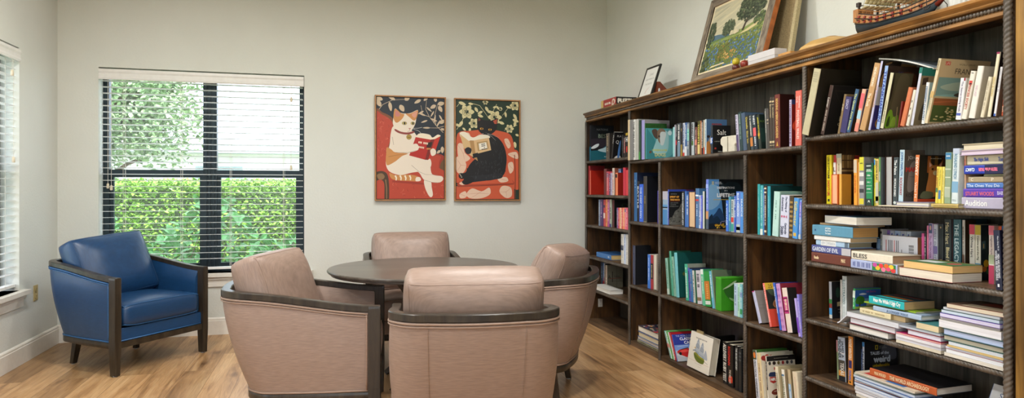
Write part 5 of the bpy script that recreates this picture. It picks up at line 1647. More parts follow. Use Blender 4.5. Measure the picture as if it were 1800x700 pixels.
for (a, b_, yt, ln, d, sp, cv, kw) in (
    (612, 628, 302, -16, 'slim dark green paperback', '#1c5c40', '#143c2c', {}),
    (630, 668, 295, -18, 'white paperback with dark patches', '#d0ccd4', '#b0a8b0', dict(bars=('#2c2c38', .5, .95, .6), bands=[(.1, .2, '#8c7454')])),
    (674, 698, 288, -20, 'mint paperback with a white top', '#64c498', '#2c8c5c', dict(bands=[(.86, 1, '#e8f0ea')], bars=('#e8f4ee', .3, .8))),
    (702, 750, 300, -22, 'green paperback with an orange label', '#269040', '#1c6c30', dict(bands=[(.2, .72, '#c8782c'), (.06, .16, '#e0e4dc')], bars=('#e0ac5c', .25, .7))),
    (760, 780, 304, -32, 'aqua paperback leaning against the green box', '#68b4cc', '#6c7c6c', dict(bars=('#e4f2f4', .3, .9, .5)))):
    w.b(a, b_, yt, d, sp, cv, lean=ln, D=.15, hard=False, sb=.0225, **kw)
w.b(783, 789, 298, 'grey green hardcover with a broad plain cover', '#7c8c70', '#66745c', lean=-34, xc=925, sb=.0225)
w.b(950, 978, 414, 'pale blue white paperback right of the green box', '#b4cce0', D=.12, sb=.02, hard=False, bars=('#4c6890', .3, .9, .4), free=False)
w.b(981, 1001, 420, 'slim mint white paperback', '#b8e0cc', D=.12, sb=.02, hard=False, bars=('#4c8c78', .2, .9))
w.b(1003, 1024, 420, 'aqua striped paperback next to the rope post', '#84c8d4', D=.12, sb=.02, hard=False, bands=[(.1, .25, '#3c9c64'), (.6, .75, '#4c78b8')], bars=('#e8f4f8', .3, .9))
w = Row('K', 'fou', S_MID[2] + TS, ", fourth bay, lower shelf", "books on the fourth bay's lower shelf", .012, .16)
for (a, b_, yt, ln, d, sp, cv, kw) in (
    (190, 212, 350, -56, 'lilac white hardcover leaning left', '#bcc0dc', '#8c8884', dict(xc=272, bands=[(.97, 1, '#c03c80')], art=[('t', 'MEMORIAL', .45, .55, .5, .05, '#6c6864'), ('t', 'EDITION', .45, .45, .5, .05, '#6c6864')])),
    (274, 292, 292, -58, 'coral pink book with a painted portrait cover', '#f07870', '#e8503c', dict(xc=420, text=[('LETTERS FROM HOME', .1, .95, '#f8d4cc', .5)], art=[('p', '#e8c040', [(0, .84), (1, .84), (1, 1), (0, 1)]), ('p', '#2c2c28', [(0, .4), (1, .4), (1, .84), (0, .84)]), ('s', '#c88858', [(.3, .5), (.5, .62), (.8, .6), (.7, .46), (.45, .42)]), ('s', '#4c5c44', [(.1, .84), (.3, .72), (.6, .7), (.5, .84)]), ('s', '#a8683c', [(.35, .52), (.55, .6), (.6, .48), (.42, .45)]), ('p', '#e8503c', [(0, 0), (1, 0), (1, .4), (0, .4)]), ('t', '25', .3, .92, .3, .09, '#3c2c14'), ('t', 'C', .72, .12, .3, .16, '#f4d890')])),
    (350, 366, 290, -55, 'blue book with white script lettering', '#3c64c4', '#28408c', dict(text=[('Stanley Hemenway', .3, .96, '#e0e8f8', .7)])),
    (368, 398, 293, -50, 'pink floral patterned book', '#c894c8', '#8c2c3c', dict(sart=[('#9c5cac', [(a, b_), (a + .18, b_ + .02), (a + .25, b_ + .07), (a, b_ + .06)]) for a in (.1, .55) for b_ in (.05, .18, .31, .44, .57, .7, .83)], bands=[(.5, .66, '#dca8d4')])),
    (410, 448, 324, -46, 'cream hardcover with a magenta label', '#e4d4c8', '#22201e', dict(bands=[(.42, .8, '#b8387c'), (.75, .765, '#e8d0b0'), (.47, .485, '#e8d0b0')], bars=('#f0dcc0', .5, .74, .5), xc=524))):
    xc = kw.pop('xc', None)
    w.b(a, b_, yt, d, sp, cv, lean=ln, xc=xc, D=.15, **kw)
w.b(496, 512, 410, 'slim violet and white paperback leaning in front', '#b8a8e8', lean=-36, D=.1, sb=.004, hard=False, bands=[(.1, .5, '#7c50c0')])
w.b(514, 528, 380, 'periwinkle paperback leaning next to the rope post', '#8c84dc', lean=-34, D=.1, sb=.004, hard=False, bars=('#e8e4fc', .2, .9))
# ---- floor of the narrow bay: four books lying flat --------------------------------
zb = ZB + .001
w = Row('H', 'nar', zb, ', narrow bay floor stack', 'stack on the floor of the narrow bay', .1, .2)
z = zb
z = w.flat(92, 276, 24, 'patterned cream book at the bottom', '#a8a488', '#8c8870', D=.17, z=z, face='spine', sb=.02, bars=('#3c4434', .1, .95, .5))
z = w.flat(92, 276, 26, 'white book with dark blue boards', '#e0e2e4', '#2c4484', D=.17, z=z, face='page', sb=.02)
z = w.flat(98, 272, 40, 'thick cream paged book with blue boards', '#284c84', '#3c6cac', D=.17, z=z, face='page', sb=.015, paper='#e0d2b0')
z = w.flat(96, 270, 42, 'white paged book with a colourful crowd cover on top', '#b8b4b0', '#6c5c58', D=.18, z=z, face='page', sb=.02,
           art=[('p', '#3c3844', [(0, 0), (1, 0), (1, 1), (0, 1)])] + [('p', seedr.choice(['#c84838', '#d8d0c8', '#3c5c9c', '#c89848', '#586848']), ell(seedr.uniform(.04, .96), seedr.uniform(.04, .96), .05, .04, 6)) for _ in range(60)] + [('p', '#c83838', [(.0, .8), (1, .7), (1, .8), (0, .9)])])
# ---- floor of the wide bay ------------------------------------------------------
w = Row('H', 'wid', zb, ', wide bay floor', 'books on the floor of the wide bay', .015, .2)
for k, (c, d, cv) in enumerate((('#7cc0b8', 'blue green thin magazine, leftmost of the leaning set', '#5c9c5c'), ('#e0e4dc', 'white spined thin magazine', '#c8ccc0'), ('#4ca84c', 'leaf green thin magazine', '#2c9c34'), ('#d8d4cc', 'ivory spined thin magazine under a red one', '#7c2c2c'), ('#b82c30', 'red thin magazine', '#a81c24'))):
    w.b(344 + k * 12, 353 + k * 12, 158 + k * 5, d, c, cv, lean=-52, D=.2, hard=False, bars=('#3c3c3c' if k in (1, 3) else '#f0f0e8', .1, .9), name='magazine', cat='magazine', bands=[(.4, .55, '#c83c34')] if k < 3 else None,
        art=[('t', 'CLA', .3, .8, .4, .12, '#f0e0e0')] if k == 4 else None)
cars = [('p', '#2c3c9c', [(0, .45), (1, .45), (1, 1), (0, 1)]), ('p', '#7c9cdc', [(0, .4), (1, .4), (1, .6), (0, .6)]), ('p', '#b8bcc4', [(0, 0), (1, 0), (1, .4), (0, .4)]), ('t', 'THE WORLD OF', .4, .93, .7, .06, '#c8d4f0'), ('t', 'CLASSIC', .48, .82, .8, .1, '#f0f0f4', .04), ('t', 'CARS', .55, .68, .5, .11, '#f0f0f4', .04), ('p', '#dce4ec', [(.1, .54), (.5, .56), (.5, .57), (.1, .55)]),
        ('s', '#c42424', [(.05, .34), (.2, .44), (.45, .46), (.7, .38), (.95, .34), (1, .2), (.8, .12), (.5, .1), (.2, .22)]), ('s', '#e85048', [(.15, .36), (.35, .42), (.5, .36), (.3, .32)]), ('s', '#181818', ell(.7, .16, .1, .1)), ('s', '#9a9a9a', ell(.7, .16, .05, .05)), ('s', '#181818', ell(.16, .28, .05, .06)), ('p', '#3c3c3c', [(.2, .44), (.5, .5), (.48, .46), (.24, .42)]), ('p', '#d8d8d8', [(.02, .24), (.3, .14), (.3, .17), (.02, .27)])]
w.b(407, 414, 194, 'blue magazine with a red car titled Classic Cars', '#4c6cc4', '#2c3c9c', lean=-46, D=.21, hard=False, art=cars, name='magazine', cat='magazine')
# the ship book standing face out
X0 = XF + .012
pl, pr = on_x(1100 + 480 / 4.518, 600, X0), on_x(1100 + 652 / 4.518, 600, X0)
hT = on_x(1100 + 490 / 4.518, 545 + 178 / 4.518, X0).z - zb
DD, TT = pl.y - pr.y, .05
ship = [('p', '#e6e2d6', [(0, 0), (1, 0), (1, 1), (0, 1)]), ('t', 'THE GOLDEN AGE OF SAIL', .5, .86, .84, .045, '#4c4a48', .04), ('p', '#c08878', [(.03, .22), (.97, .22), (.97, .225), (.03, .225)]),
        ('s', '#5c6c1c', [(.24, .42), (.3, .3), (.45, .22), (.68, .22), (.74, .3), (.7, .36), (.5, .38), (.34, .44)]), ('s', '#8c8c2c', [(.25, .43), (.34, .4), (.5, .35), (.72, .33), (.7, .37), (.5, .4), (.34, .46)]), ('s', '#8ca0b4', [(.24, .5), (.34, .46), (.5, .41), (.78, .36), (.78, .4), (.5, .48), (.3, .54)])]
for cx, y0, sc in ((.38, .5, 1), (.58, .44, 1.05)):
    for k, (wd, hh) in enumerate(((.2, .11), (.16, .1), (.11, .08), (.06, .05))):
        yy = y0 + sum((.11, .1, .08)[:k])
        ship.append(('s', '#97a0ac' if k % 2 else '#a9b2bc', [(cx - wd / 2, yy), (cx + wd / 2, yy - .02), (cx + wd * .42, yy + hh * .85), (cx - wd * .42, yy + hh)]))
        ship.append(('p', '#6c747c', [(cx - wd / 2, yy), (cx + wd / 2, yy - .02), (cx + wd / 2, yy - .012), (cx - wd / 2, yy + .008)]))
ship += [('s', '#a4acb8', [(.7, .4), (.86, .38), (.74, .62)]), ('p', '#5c4c34', stroke([(.7, .32), (.9, .27)], .012, .006)), ('s', '#c8a868', ell(.27, .58, .03, .02)), ('p', '#7c8894', [(.18, .47), (.3, .5), (.3, .52), (.18, .5)])]
ship += [('t', 'an illustrated history of tall ships', .5, .17, .6, .025, '#8c8882'), ('t', 'of every nation', .55, .1, .4, .02, '#8c8882')]
r = make_book('large white book standing face out with a sailing ship on its cover, wide bay floor', TT, DD, hT, '#dcd8cc', '#e6e2d6', True, art=ship, group=w.group, paper='#d8d0bc')
r.rotation_euler = (Matrix.Rotation(R(9), 3, 'Y') @ Matrix.Rotation(R(-90), 3, 'Z')).to_euler()
r.location = (X0 + TT / 2 + .004, pl.y, zb + .006)
occupy(pr.y, pl.y, zb, zb + hT, X0, X0 + TT + .05)
mb = MB(); mb.box(DD * .12, DD * .42, -.006, -.001, hT - .02, hT + .016)
obj('card_marker', mb, mat('tan card marker', '#b8a070', .7), r)
w.sb = .04
w.b(700, 712, 208, 'flat backed black portfolio standing behind the ship book', '#22201e', '#1c1a18', sb=.16, D=.15)
w.b(770, 803, 248, 'black hardcover with broad white lettering', '#16171a', '#0e0e10', D=.2, xc=None, sb=.04, text=[('ALLEVERT RUBY TEST', .06, .95, '#d8d8d0', .7)])
w.b(808, 850, 268, 'black hardcover with red lettering and a red glow', '#14110f', '#141010', D=.18, sb=.035, text=[('ROSSMANN', .5, .94, '#c83028', .42, -.2), ('THE RED SUN', .08, .4, '#d8c8b8', .3)], sart=[('#c8381c', [(.2, .1), (.95, .1), (1, .2), (.9, .26), (.3, .25), (.15, .18)])])
w.b(866, 892, 282, 'black book with small white text running down', '#181a1c', D=.17, sb=.03, text=[('THE SECRET HISTORY', .45, .95, '#c8ccc8', .5)])
w.b(895, 918, 298, 'black book with grey window grid next to the rope post', '#1a1e22', D=.16, sb=.03, sart=[('#5c6468', [(a, b_), (a + .3, b_), (a + .3, b_ + .04), (a, b_ + .04)]) for a in (.1, .55) for b_ in (.7, .78, .86)])
# ---- floor of the fourth bay ------------------------------------------------------
w = Row('L', 'fou', zb, ', fourth bay floor', 'books on the floor of the fourth bay', .008, .2)
foot = [('p', '#e8e0d0', [(0, 0), (1, 0), (1, .9), (0, .9)]), ('p', '#1c1a1a', [(0, .9), (1, .9), (1, 1), (0, 1)]), ('t', 'THE DEFINITIVE VISUAL GUIDE', .5, .95, .9, .035, '#c8c0b0'), ('t', 'FOOTBALL', .5, .755, .94, .14, '#b83028', .05)]
for k, c in enumerate(('#3c3c34', '#2c1c1c', '#7c6c38', '#a82c2c', '#2c2c34', '#5c5c60')):
    foot.append(('s', c, ell(.1 + .155 * k, .86, .06 if k == 1 else .045, .035)))
foot += [('s', '#24345c', [(.08, .68), (.2, .69), (.32, .68), (.34, .61), (.06, .61)]), ('p', '#b83028', [(.07, .6), (.33, .6), (.32, .51), (.2, .47), (.08, .51)]), ('t', 'NFL', .2, .55, .18, .08, '#f0f0f0', .08), ('s', '#7c3424', ell(.28, .31, .17, .055, a=4)), ('p', '#e8e0d8', [(.2, .315), (.36, .325), (.36, .333), (.2, .323)]), ('s', '#2c2824', [(.2, .02), (.24, .2), (.34, .24), (.3, .12), (.36, .03), (.3, .02), (.27, .1)])]
w.b(232, 268, 198, 'white gardening book with an orange flower at the top', '#dcdce4', '#3c6c2c', lean=-44, D=.2, xc=590, text=[('PRACTICAL GARDENING', .1, .8, '#46566c', .5)], sart=[('#e07c38', [(.2, .87), (.5, .84), (.85, .87), (.9, .93), (.5, .97), (.15, .93)])], bands=[(.82, 1, '#44503c')])
w.b(272, 312, 226, 'cream flower book with red blossoms on its cover', '#dcc89c', '#e4dcc8', lean=-44, D=.2, sb=.006, xc=650, bars=('#8c6c5c', .1, .8, .3), art=[('s', '#a83430', ell(.1, .9, .08, .05)), ('s', '#b84840', ell(.2, .93, .06, .04)), ('s', '#903028', ell(.16, .86, .05, .03)), ('p', '#a83c34', stroke([(.25, .92), (.33, .95), (.36, .9)], .02))])
w.b(350, 364, 268, 'white football guide with team helmets on its cover', '#d8d4c8', '#e8e0d0', lean=-30, xc=655, sb=.002, art=foot, bands=[(.35, .9, '#2c2c2c')], bars=('#d8d4cc', .4, .85, .5))
w.b(462, 492, 368, 'cream literary book with grey lettering', '#dcd2b8', '#c8ba94', lean=-46, D=.17, sb=-.003, text=[('A LITERARY', .5, .92, '#5c6054', .3, -.24), ('COMPANION', .45, .92, '#5c6054', .3, .24)])
w.b(528, 556, 398, 'white book about golden retrievers', '#e8e4d8', '#a89474', lean=-46, D=.16, sb=-.006, text=[('GOLDEN RETRIEVER', .2, .85, '#5c7048', .55)], bands=[(.86, .9, '#4c7498')])
w.b(590, 618, 400, 'tan and blue book with yellow flowers', '#b8a888', '#8c7c5c', lean=-46, D=.16, sb=-.008, bands=[(.3, .72, '#8cb4d8'), (.02, .3, '#8c8c30')], bars=('#e8ecf0', .4, .7, .4))
w.b(640, 690, 418, 'ivory book with faint red lines next to the rope post', '#dccfb4', '#d8ccb0', lean=-46, D=.16, sb=-.01, bars=('#c89c88', .3, .9, .15))
# ---- right section, top shelf ----------------------------------------------------
w = Row('M', 'rt', S_RT[0] + TS, ', right section, top shelf', 'books on the top shelf of the right section', .03, .19)
w.b(38, 90, 130, 'big leaning cream grey binder across the rope post', '#b8b090', '#201c14', lean=98, D=.24, sb=-.055, free=True, bars=('#a8a084', .8, .95, .8))
vel = [('p', '#131212', [(0, 0), (1, 0), (1, 1), (0, 1)]), ('t', 'Fate', .5, .34, .3, .1, '#c8b898'), ('t', 'of the', .5, .24, .4, .08, '#c8b898'), ('p', '#3c342c', stroke([(.08, .9), (.9, .88)], .008)), ('p', '#3c342c', stroke([(.08, .9), (.5, .4), (.9, .2)], .006))]
w.b(182, 212, 260, 'dark brown hardcover with a black cobweb cover', '#4c3a34', '#131212', lean=76, D=.2, xc=470, sb=-.005, art=vel, text=[('Lamar', .55, .75, '#d8d0c8', .5)], bars=('#c8bcb0', .1, .5, .4))
w.b(312, 330, 330, 'slim tan brown book', '#8c7450', lean=54, D=.14, bars=('#d8c8a8', .6, .75, .6))
w.b(332, 378, 348, 'dark navy violet hardcover', '#3a3464', lean=48, D=.15, sb=.02, text=[('LEGACY', .66, .92, '#b8b4d0', .4)])
w.b(382, 410, 290, 'blue hardcover with green yellow script', '#34587c', '#3c2c1c', lean=72, D=.16, sb=.02, text=[('The Queen Anne Stories', .06, .9, '#c8d08c', .62)])
w.b(442, 472, 290, 'pastel watercolour spined paperback', '#d8a890', '#3c4468', lean=64, D=.14, sb=.015, hard=False, bands=[(.3, .5, '#9cc4d4'), (.55, .9, '#d8646c'), (0, .2, '#e08878')])
w.b(480, 526, 88, 'tall tan hardcover with white title', '#bc9464', '#a47c4c', lean=122, D=.2, sb=.01, text=[('UNDERSTANDING', .66, .94, '#f0e4cc', .4), ('The Tools', .36, .56, '#f0e4cc', .4)])
sha = [('p', '#281c14', [(0, 0), (1, 0), (1, 1), (0, 1)]), ('p', '#6c5030', stroke([(0, .8), (.2, .95), (.5, 1)], .04)), ('s', '#a88048', [(.05, .62), (.3, .66), (.3, .84), (.1, .8)]), ('s', '#7c5c34', [(.1, .3), (.4, .4), (.3, .6), (.1, .55)])]
w.b(530, 560, 76, 'tall lilac spined book with a dark gilded cover', '#c0c0dc', '#281c14', lean=100, D=.22, sb=.01, xc=700, art=sha, text=[('THE WONDERS', .3, .7, '#d8a878', .5)])
pur = [('p', '#3c3474', [(0, 0), (1, 0), (1, .58), (0, .58)]), ('p', '#b4b0ac', [(0, .58), (1, .58), (1, 1), (0, 1)]), ('t', 'A', .6, .62, .3, .1, '#6c4438'), ('s', '#c89038', ell(.55, .16, .3, .12)), ('s', '#3c3474', ell(.55, .16, .2, .07)), ('s', '#c89038', ell(.55, .16, .08, .03))]
w.b(563, 570, 275, 'short paperback with a purple and gold cover', '#8c88a8', '#3c3474', lean=62, D=.15, sb=.0, xc=668, hard=False, art=pur)
tut = [('p', '#33231a', [(0, 0), (1, 0), (1, 1), (0, 1)]), ('t', 'TUTANKHAMUN', .55, .9, .8, .07, '#3c4888'), ('s', '#5c3820', [(.1, .1), (.5, .2), (.9, .6), (.8, .9), (.2, .8)])]
w.b(610, 638, 112, 'blue lettered book about an ancient king', '#90acd8', '#33231a', lean=70, D=.21, sb=.0, xc=890, art=tut, text=[('TUTANKHAMUN', .12, .92, '#2c3c9c', .72)])
gar = [('p', '#4c4a34', [(0, 0), (1, 0), (1, 1), (0, 1)]), ('s', '#5c5640', [(.2, .1), (.6, .2), (.9, .6), (.8, .95), (.3, .9)]), ('s', '#28241c', [(.02, .5), (.12, .6), (.1, .95), (.02, .95)]), ('s', '#7cac30', [(.05, .02), (.1, .3), (.25, .34), (.4, .22), (.6, .25), (.7, .1), (.6, .02)]), ('s', '#a0c848', [(.3, .05), (.35, .2), (.5, .2), (.55, .06)]), ('s', '#3c5420', [(.1, .05), (.14, .2), (.22, .22), (.24, .06)]), ('p', '#a89870', stroke([(.5, .4), (.55, .2), (.62, .02)], .05))]
w.b(640, 668, 165, 'cream spined book with a stone wall and ivy cover', '#ccc8a8', '#4c4a34', lean=82, D=.2, sb=-.005, xc=820, art=gar, text=[('MONUMENTS', .1, .5, '#8c8868', .4)])
w.b(775, 788, 385, 'small dark red book between the ivy and terracotta books', '#6c1c14', '#8c2418', lean=30, D=.12, sb=.02)
w.b(792, 826, 276, 'terracotta orange hardcover', '#c8744c', '#a45c3a', lean=70, D=.15, sb=-.005)
w = Row('N', 'rt', S_RT[0] + TS, ', right section, top shelf', 'books on the top shelf of the right section', .0, .19)
w.b(2, 30, 340, 'cream white paperback with small dark crests', '#d8d4c4', lean=60, D=.14, hard=False, sart=[('#4c4840', [(.35, b_), (.65, b_), (.65, b_ + .06), (.35, b_ + .06)]) for b_ in (.25, .45, .65)])
mapc = [('p', '#8c7a5c', [(0, 0), (1, 0), (1, .86), (0, .86)]), ('p', '#1c7468', [(0, .86), (1, .86), (1, 1), (0, 1)]), ('s', '#5c4c38', [(.2, .1), (.6, .2), (.9, .5), (.5, .6), (.3, .4)]), ('p', '#3c2c20', [(.1, .7), (.35, .72), (.35, .84), (.1, .82)]), ('s', '#2c241c', [(.3, .3), (.5, .35), (.4, .5)])]
w.b(36, 66, 168, 'glossy lilac white book with a map cover and teal top', '#c4c6d4', '#8c7a5c', lean=76, xc=225, art=mapc, bands=[(.9, 1, '#1c7468')])
w.b(126, 150, 284, 'white book with blue lettering squeezed before the France book', '#dce0e0', '#8ca8b0', lean=40, D=.13, sb=-.015, text=[('MISSISSIPPI COUNTRY', .08, .9, '#4c688c', .6)])
fra = [('p', '#cbb289', [(0, 0), (1, 0), (1, 1), (0, 1)]), ('p', '#c83828', [(.1, .905), (.2, .905), (.2, .96), (.1, .96)]), ('t', 'LIFE', .15, .932, .085, .035, '#f0e4d0'), ('t', 'WORLD LIBRARY', .55, .925, .5, .03, '#6c5c44'), ('t', 'FRANCE', .55, .82, .8, .11, '#3c3020'), ('p', '#7c9c94', [(.03, .4), (.97, .4), (.97, .72), (.03, .72)]), ('s', '#a8b8a4', [(.1, .58), (.5, .66), (.9, .6), (.8, .54), (.3, .52)]), ('s', '#8cb4ac', [(.03, .44), (.4, .47), (.6, .45), (.6, .42), (.03, .42)]),
       ('s', '#4c4438', [(.4, .45), (.5, .5), (.66, .54), (.8, .6), (.97, .6), (.97, .44), (.6, .42)]), ('p', '#c4b48c', [(.03, .4), (.97, .38), (.97, .42), (.03, .43)]), ('p', '#9c5c34', [(.03, .28), (.97, .28), (.97, .39), (.03, .4)]), ('p', '#4c5c2c', [(.03, .03), (.97, .03), (.97, .29), (.03, .29)]), ('p', '#b8683c', stroke([(.03, .33), (.4, .36), (.97, .34)], .02))]
for k in range(46):
    fra.append(('p', seedr.choice(['#d8c484', '#c8b070', '#e0d09c']), ell(seedr.uniform(.08, .92), seedr.uniform(.05, .27), .03, .012, 6)))
w.b(150, 176, 98, 'large cream book titled France with a coast and sheep cover', '#d0c4a4', '#cbb289', lean=110, sb=-.015, xc=552, art=fra, text=[('FRANCE', .82, .97, '#8c7c5c', .5), ('WORLD LIBRARY', .2, .5, '#a89c7c', .4)], bands=[(.4, .5, '#d8b46c')])
w.b(388, 432, 250, 'white book of diaries with a dark red corner', '#dcdce0', '#c8c4bc', lean=42, D=.12, sb=-.02, text=[('The Secret Living Ruth', .2, .92, '#7c7c94', .4)], sart=[('#4c5cac', [(.1, .1), (.9, .1), (.9, .16), (.1, .16)]), ('#8c2430', [(.7, .93), (1, .93), (1, 1), (.7, 1)])])
w.b(434, 472, 195, 'white paperback with a small red picture', '#dcd8cc', '#c8c0b0', lean=76, D=.14, sb=-.02, hard=False, text=[('PRINCESS SOCIETY', .2, .72, '#b85c50', .5)], sart=[('#c83c34', [(.15, .72), (.85, .72), (.85, .8), (.15, .8)]), ('#241c1c', [(.3, .7), (.75, .7), (.75, .75), (.3, .75)]), ('#2c2c2c', [(.25, .95), (.75, .95), (.75, .965), (.25, .965)])])
w.b(474, 536, 156, 'thick plain white book with pale spine print', '#e0dcd4', '#b4ac9c', lean=76, D=.16, sb=-.015, text=[('THE LAST', .42, .64, '#d0b8c8', .34)])
w.b(578, 606, 240, 'slim cream white book with worn edges', '#d8d0b8', '#c8bca0', lean=66, D=.14, sb=-.015, bars=('#a89c84', .2, .9, .4))
w.b(608, 654, 52, 'tallest cream book with a magenta top', '#dcd4b8', '#1c1414', lean=78, D=.17, sb=-.01, text=[('WHO IS WHO', .32, .62, '#c8b058', .5)], bands=[(.97, 1, '#8c2450')])
w.b(682, 700, 165, 'white spined book with a brown cover', '#dcdce0', '#6c5848', lean=54, D=.15, sb=-.02, bars=('#8c8c98', .5, .95, .4), bands=[(0, .05, '#3c5cac')])
w.b(742, 762, 335, 'rust red paperback behind the thick rope post', '#b8502c', lean=20, D=.12, sb=-.005, hard=False, text=[('Jafars', .1, .4, '#e8d8c0', .6)])
# white magazine resting over the tops of the tall books
p0 = on_x(1400 + 648 / 4.375, 90 + 66 / 4.375, XF + .06)
p1 = on_x(1590 + 238 / 4.376, 80 + 185 / 4.376, XF + .06)
mg = thing('magazine', 'white paged magazine lying across the tall book tops on the top right shelf', 'magazine', group='books on the top shelf of the right section')
mb = MB()
rs = []
for k in range(13):
    q = k / 12
    y = p0.y + (p1.y - p0.y) * q
    z = p0.z + (p1.z - p0.z) * q + .010 * math.sin(PI * q) + .001
    rs.append([Vector((XF + .05, y, z)), Vector((XF + .25, y, z)), Vector((XF + .25, y, z + .006)), Vector((XF + .05, y, z + .006))])
mb.rings(rs)
obj('pages', mb, paper_mat('#e6e6e0'), mg, smooth=40)
mb = MB()
mb.rings([[v + Vector((0, 0, .0062)) if i < 2 else v + Vector((0, 0, .0008)) for i, v in enumerate(r)] for r in rs])
obj('cover', mb, cover_mat('#8c98a0'), mg, smooth=40)
# ---- right section, second shelf ---------------------------------------------------
w = Row('P', 'rt', S_RT[1] + TS, ', right section, second shelf', 'books on the second shelf of the right section', .05, .15)
z0 = S_RT[1] + TS
p = w.flat(-205, 184, 8, 'thin cream booklet sticking out over the rope at the bottom', '#d8cfb8', '#d8cfb8', D=.055, sb=-.02, z=z0, face='page', hard=False, name='booklet', cat='booklet')
p = w.flat(-72, 186, 28, 'white paged lilac book lying flat under the portrait book', '#b8bcd4', '#8c88a0', D=.19, sb=.0, z=p, face='page', hard=True)
q = w.flat(204, 412, 32, 'olive tan paperback lying flat under the yellow ones', '#b8a05c', '#a89858', D=.17, sb=.005, z=z0, face='spine', bars=('#8c7c4c', .1, .9, .2))
w = Row('O', 'rt', S_RT[1] + TS, ', right section, second shelf', 'books on the second shelf of the right section', .05, .15)
w.b(244, 285, 178, 'bright yellow hardcover with black and red lettering', '#e8d828', '#d8c420', D=.16, sb=.075, text=[('LISA SCOTTOLINE', .52, .96, '#2c2c24', .4), ("DADDY'S GIRL", .16, .48, '#c84c34', .5)], sart=[('#3c3c28', [(.3, .05), (.7, .05), (.7, .1), (.3, .1)])])
w.b(302, 324, 178, 'red and white book behind the small orange ones', '#b82c30', D=.14, sb=.075, bands=[(.55, .85, '#e0d8d0')], text=[('L', .64, .78, '#3c3434', .7, 0, 'h')])
lov = [('p', '#4a3420', [(0, 0), (1, 0), (1, 1), (0, 1)]), ('t', 'LOVING', .5, .6, .7, .06, '#241810'), ('p', '#a08858', [(0, .65), (1, .65), (1, .68), (0, .68)])]
for k in range(5):
    lov.append(('p', ('#9c7c48', '#7c6038', '#a88c58', '#8c6c40', '#6c4c2c')[k], [(.03 + .19 * k, .72), (.19 + .19 * k, .72), (.19 + .19 * k, .98), (.03 + .19 * k, .97)]))
    lov.append(('p', '#3c2c18', [(.03 + .19 * k, .86), (.19 + .19 * k, .86), (.19 + .19 * k, .88), (.03 + .19 * k, .88)]))
w.b(326, 370, 168, 'tan book with painted book spines on its cover', '#cfc0a0', '#4a3420', xc=478, sb=.075, art=lov, bands=[(.92, 1, '#a8b0a0')], bars=('#8c7c5c', .3, .9, .3))
w.b(286, 336, 334, 'small salmon orange book with pages turned outward', '#e8823c', '#e07030', D=.055, sb=.012, flip=True, paper='#f0b48c')
w.b(348, 366, 334, 'small golden orange hardcover with a plain cover', '#e0a848', '#b8822c', D=.058, sb=.012)
w.b(468, 496, 210, 'orange paperback with white and grey print', '#e8a038', D=.13, hard=False, sb=.03, bands=[(.7, .98, '#c8b8a0')], text=[('SUMMER', .25, .65, '#c8642c', .5)])
w.b(507, 514, 236, 'slim pale orange paperback', '#e8b878', D=.12, hard=False, sb=.03)
w.b(515, 553, 194, 'yellow topped paperback with grey photographs', '#8c8c90', D=.13, sb=.03, hard=False, bands=[(.72, 1, '#d0cc3c'), (.02, .14, '#d8c838'), (.6, .68, '#d8d8d4'), (.42, .5, '#d8d8d4'), (.26, .34, '#3c3c40')], text=[('NAILS', .84, .9, '#4c4c20', .6, 0, 'h')])
w.b(596, 612, 196, 'mustard book standing behind the green one', '#b8a030', D=.14, sb=.11, free=True, text=[('BUNNY', .8, .95, '#3c3414', .5)])
w.b(568, 620, 244, 'green and black collegiate volume with white bands', '#1f8450', '#14402c', D=.14, sb=.02, bands=[(.86, 1, '#223230'), (0, .16, '#20342f'), (.8, .815, '#c8d4c8'), (.64, .65, '#b0ccb8'), (.46, .47, '#b0ccb8'), (.3, .31, '#b0ccb8')], text=[("READER'S", .9, .97, '#d0dcd4', .7, 0, 'h'), ('BOOKS', .81, .87, '#d0dcd4', .6, 0, 'h'), ('1956', .68, .74, '#d0dcd4', .5, 0, 'h'), ('VOL 2', .52, .58, '#d0dcd4', .5, 0, 'h'), ('STORIES', .36, .42, '#d0dcd4', .6, 0, 'h')], sart=[('#d8e0d8', [(.3, .06), (.5, .1), (.7, .06), (.6, .12), (.4, .12)])])
w.b(622, 643, 206, 'lemon yellow paperback with a blue top picture', '#dcd43c', D=.12, sb=.03, hard=False, bands=[(.86, .98, '#3c8cc8'), (.02, .1, '#8c8c28')], text=[('MIDNIGHT SUN', .2, .84, '#8c8418', .5)])
w.b(645, 671, 212, 'pale gold paperback with dark letters', '#dcc074', D=.12, sb=.03, hard=False, text=[('SHADOW PLAY', .55, .97, '#3c341c', .6)], bands=[(.06, .5, '#b8b8a8'), (.1, .2, '#d8c050')])
w.b(674, 688, 194, 'slim green and grey paperback', '#5c8c54', D=.12, sb=.03, hard=False, bands=[(.5, .7, '#a8b0a4'), (.2, .3, '#34506c')])
w.b(689, 704, 194, 'slim dark slate paperback', '#2c3438', D=.12, sb=.03, hard=False)
w.b(712, 785, 188, 'orange and brown hardcover turned pages outward', '#a04820', '#3c2418', D=.13, sb=.045, flip=True, paper='#b8b8b8')
w.b(772, 826, 194, 'dark slate hardcover titled The Rescue with a white emblem', '#3a4448', '#2c3438', lean=10, D=.14, sb=.045, text=[('The Palace', .64, .94, '#e0e4e4', .5), ('NICHOLAS SPARKS', .2, .56, '#e0e4e4', .4)], sart=[('#c8d0cc', ell(.5, .07, .3, .03, 12))])
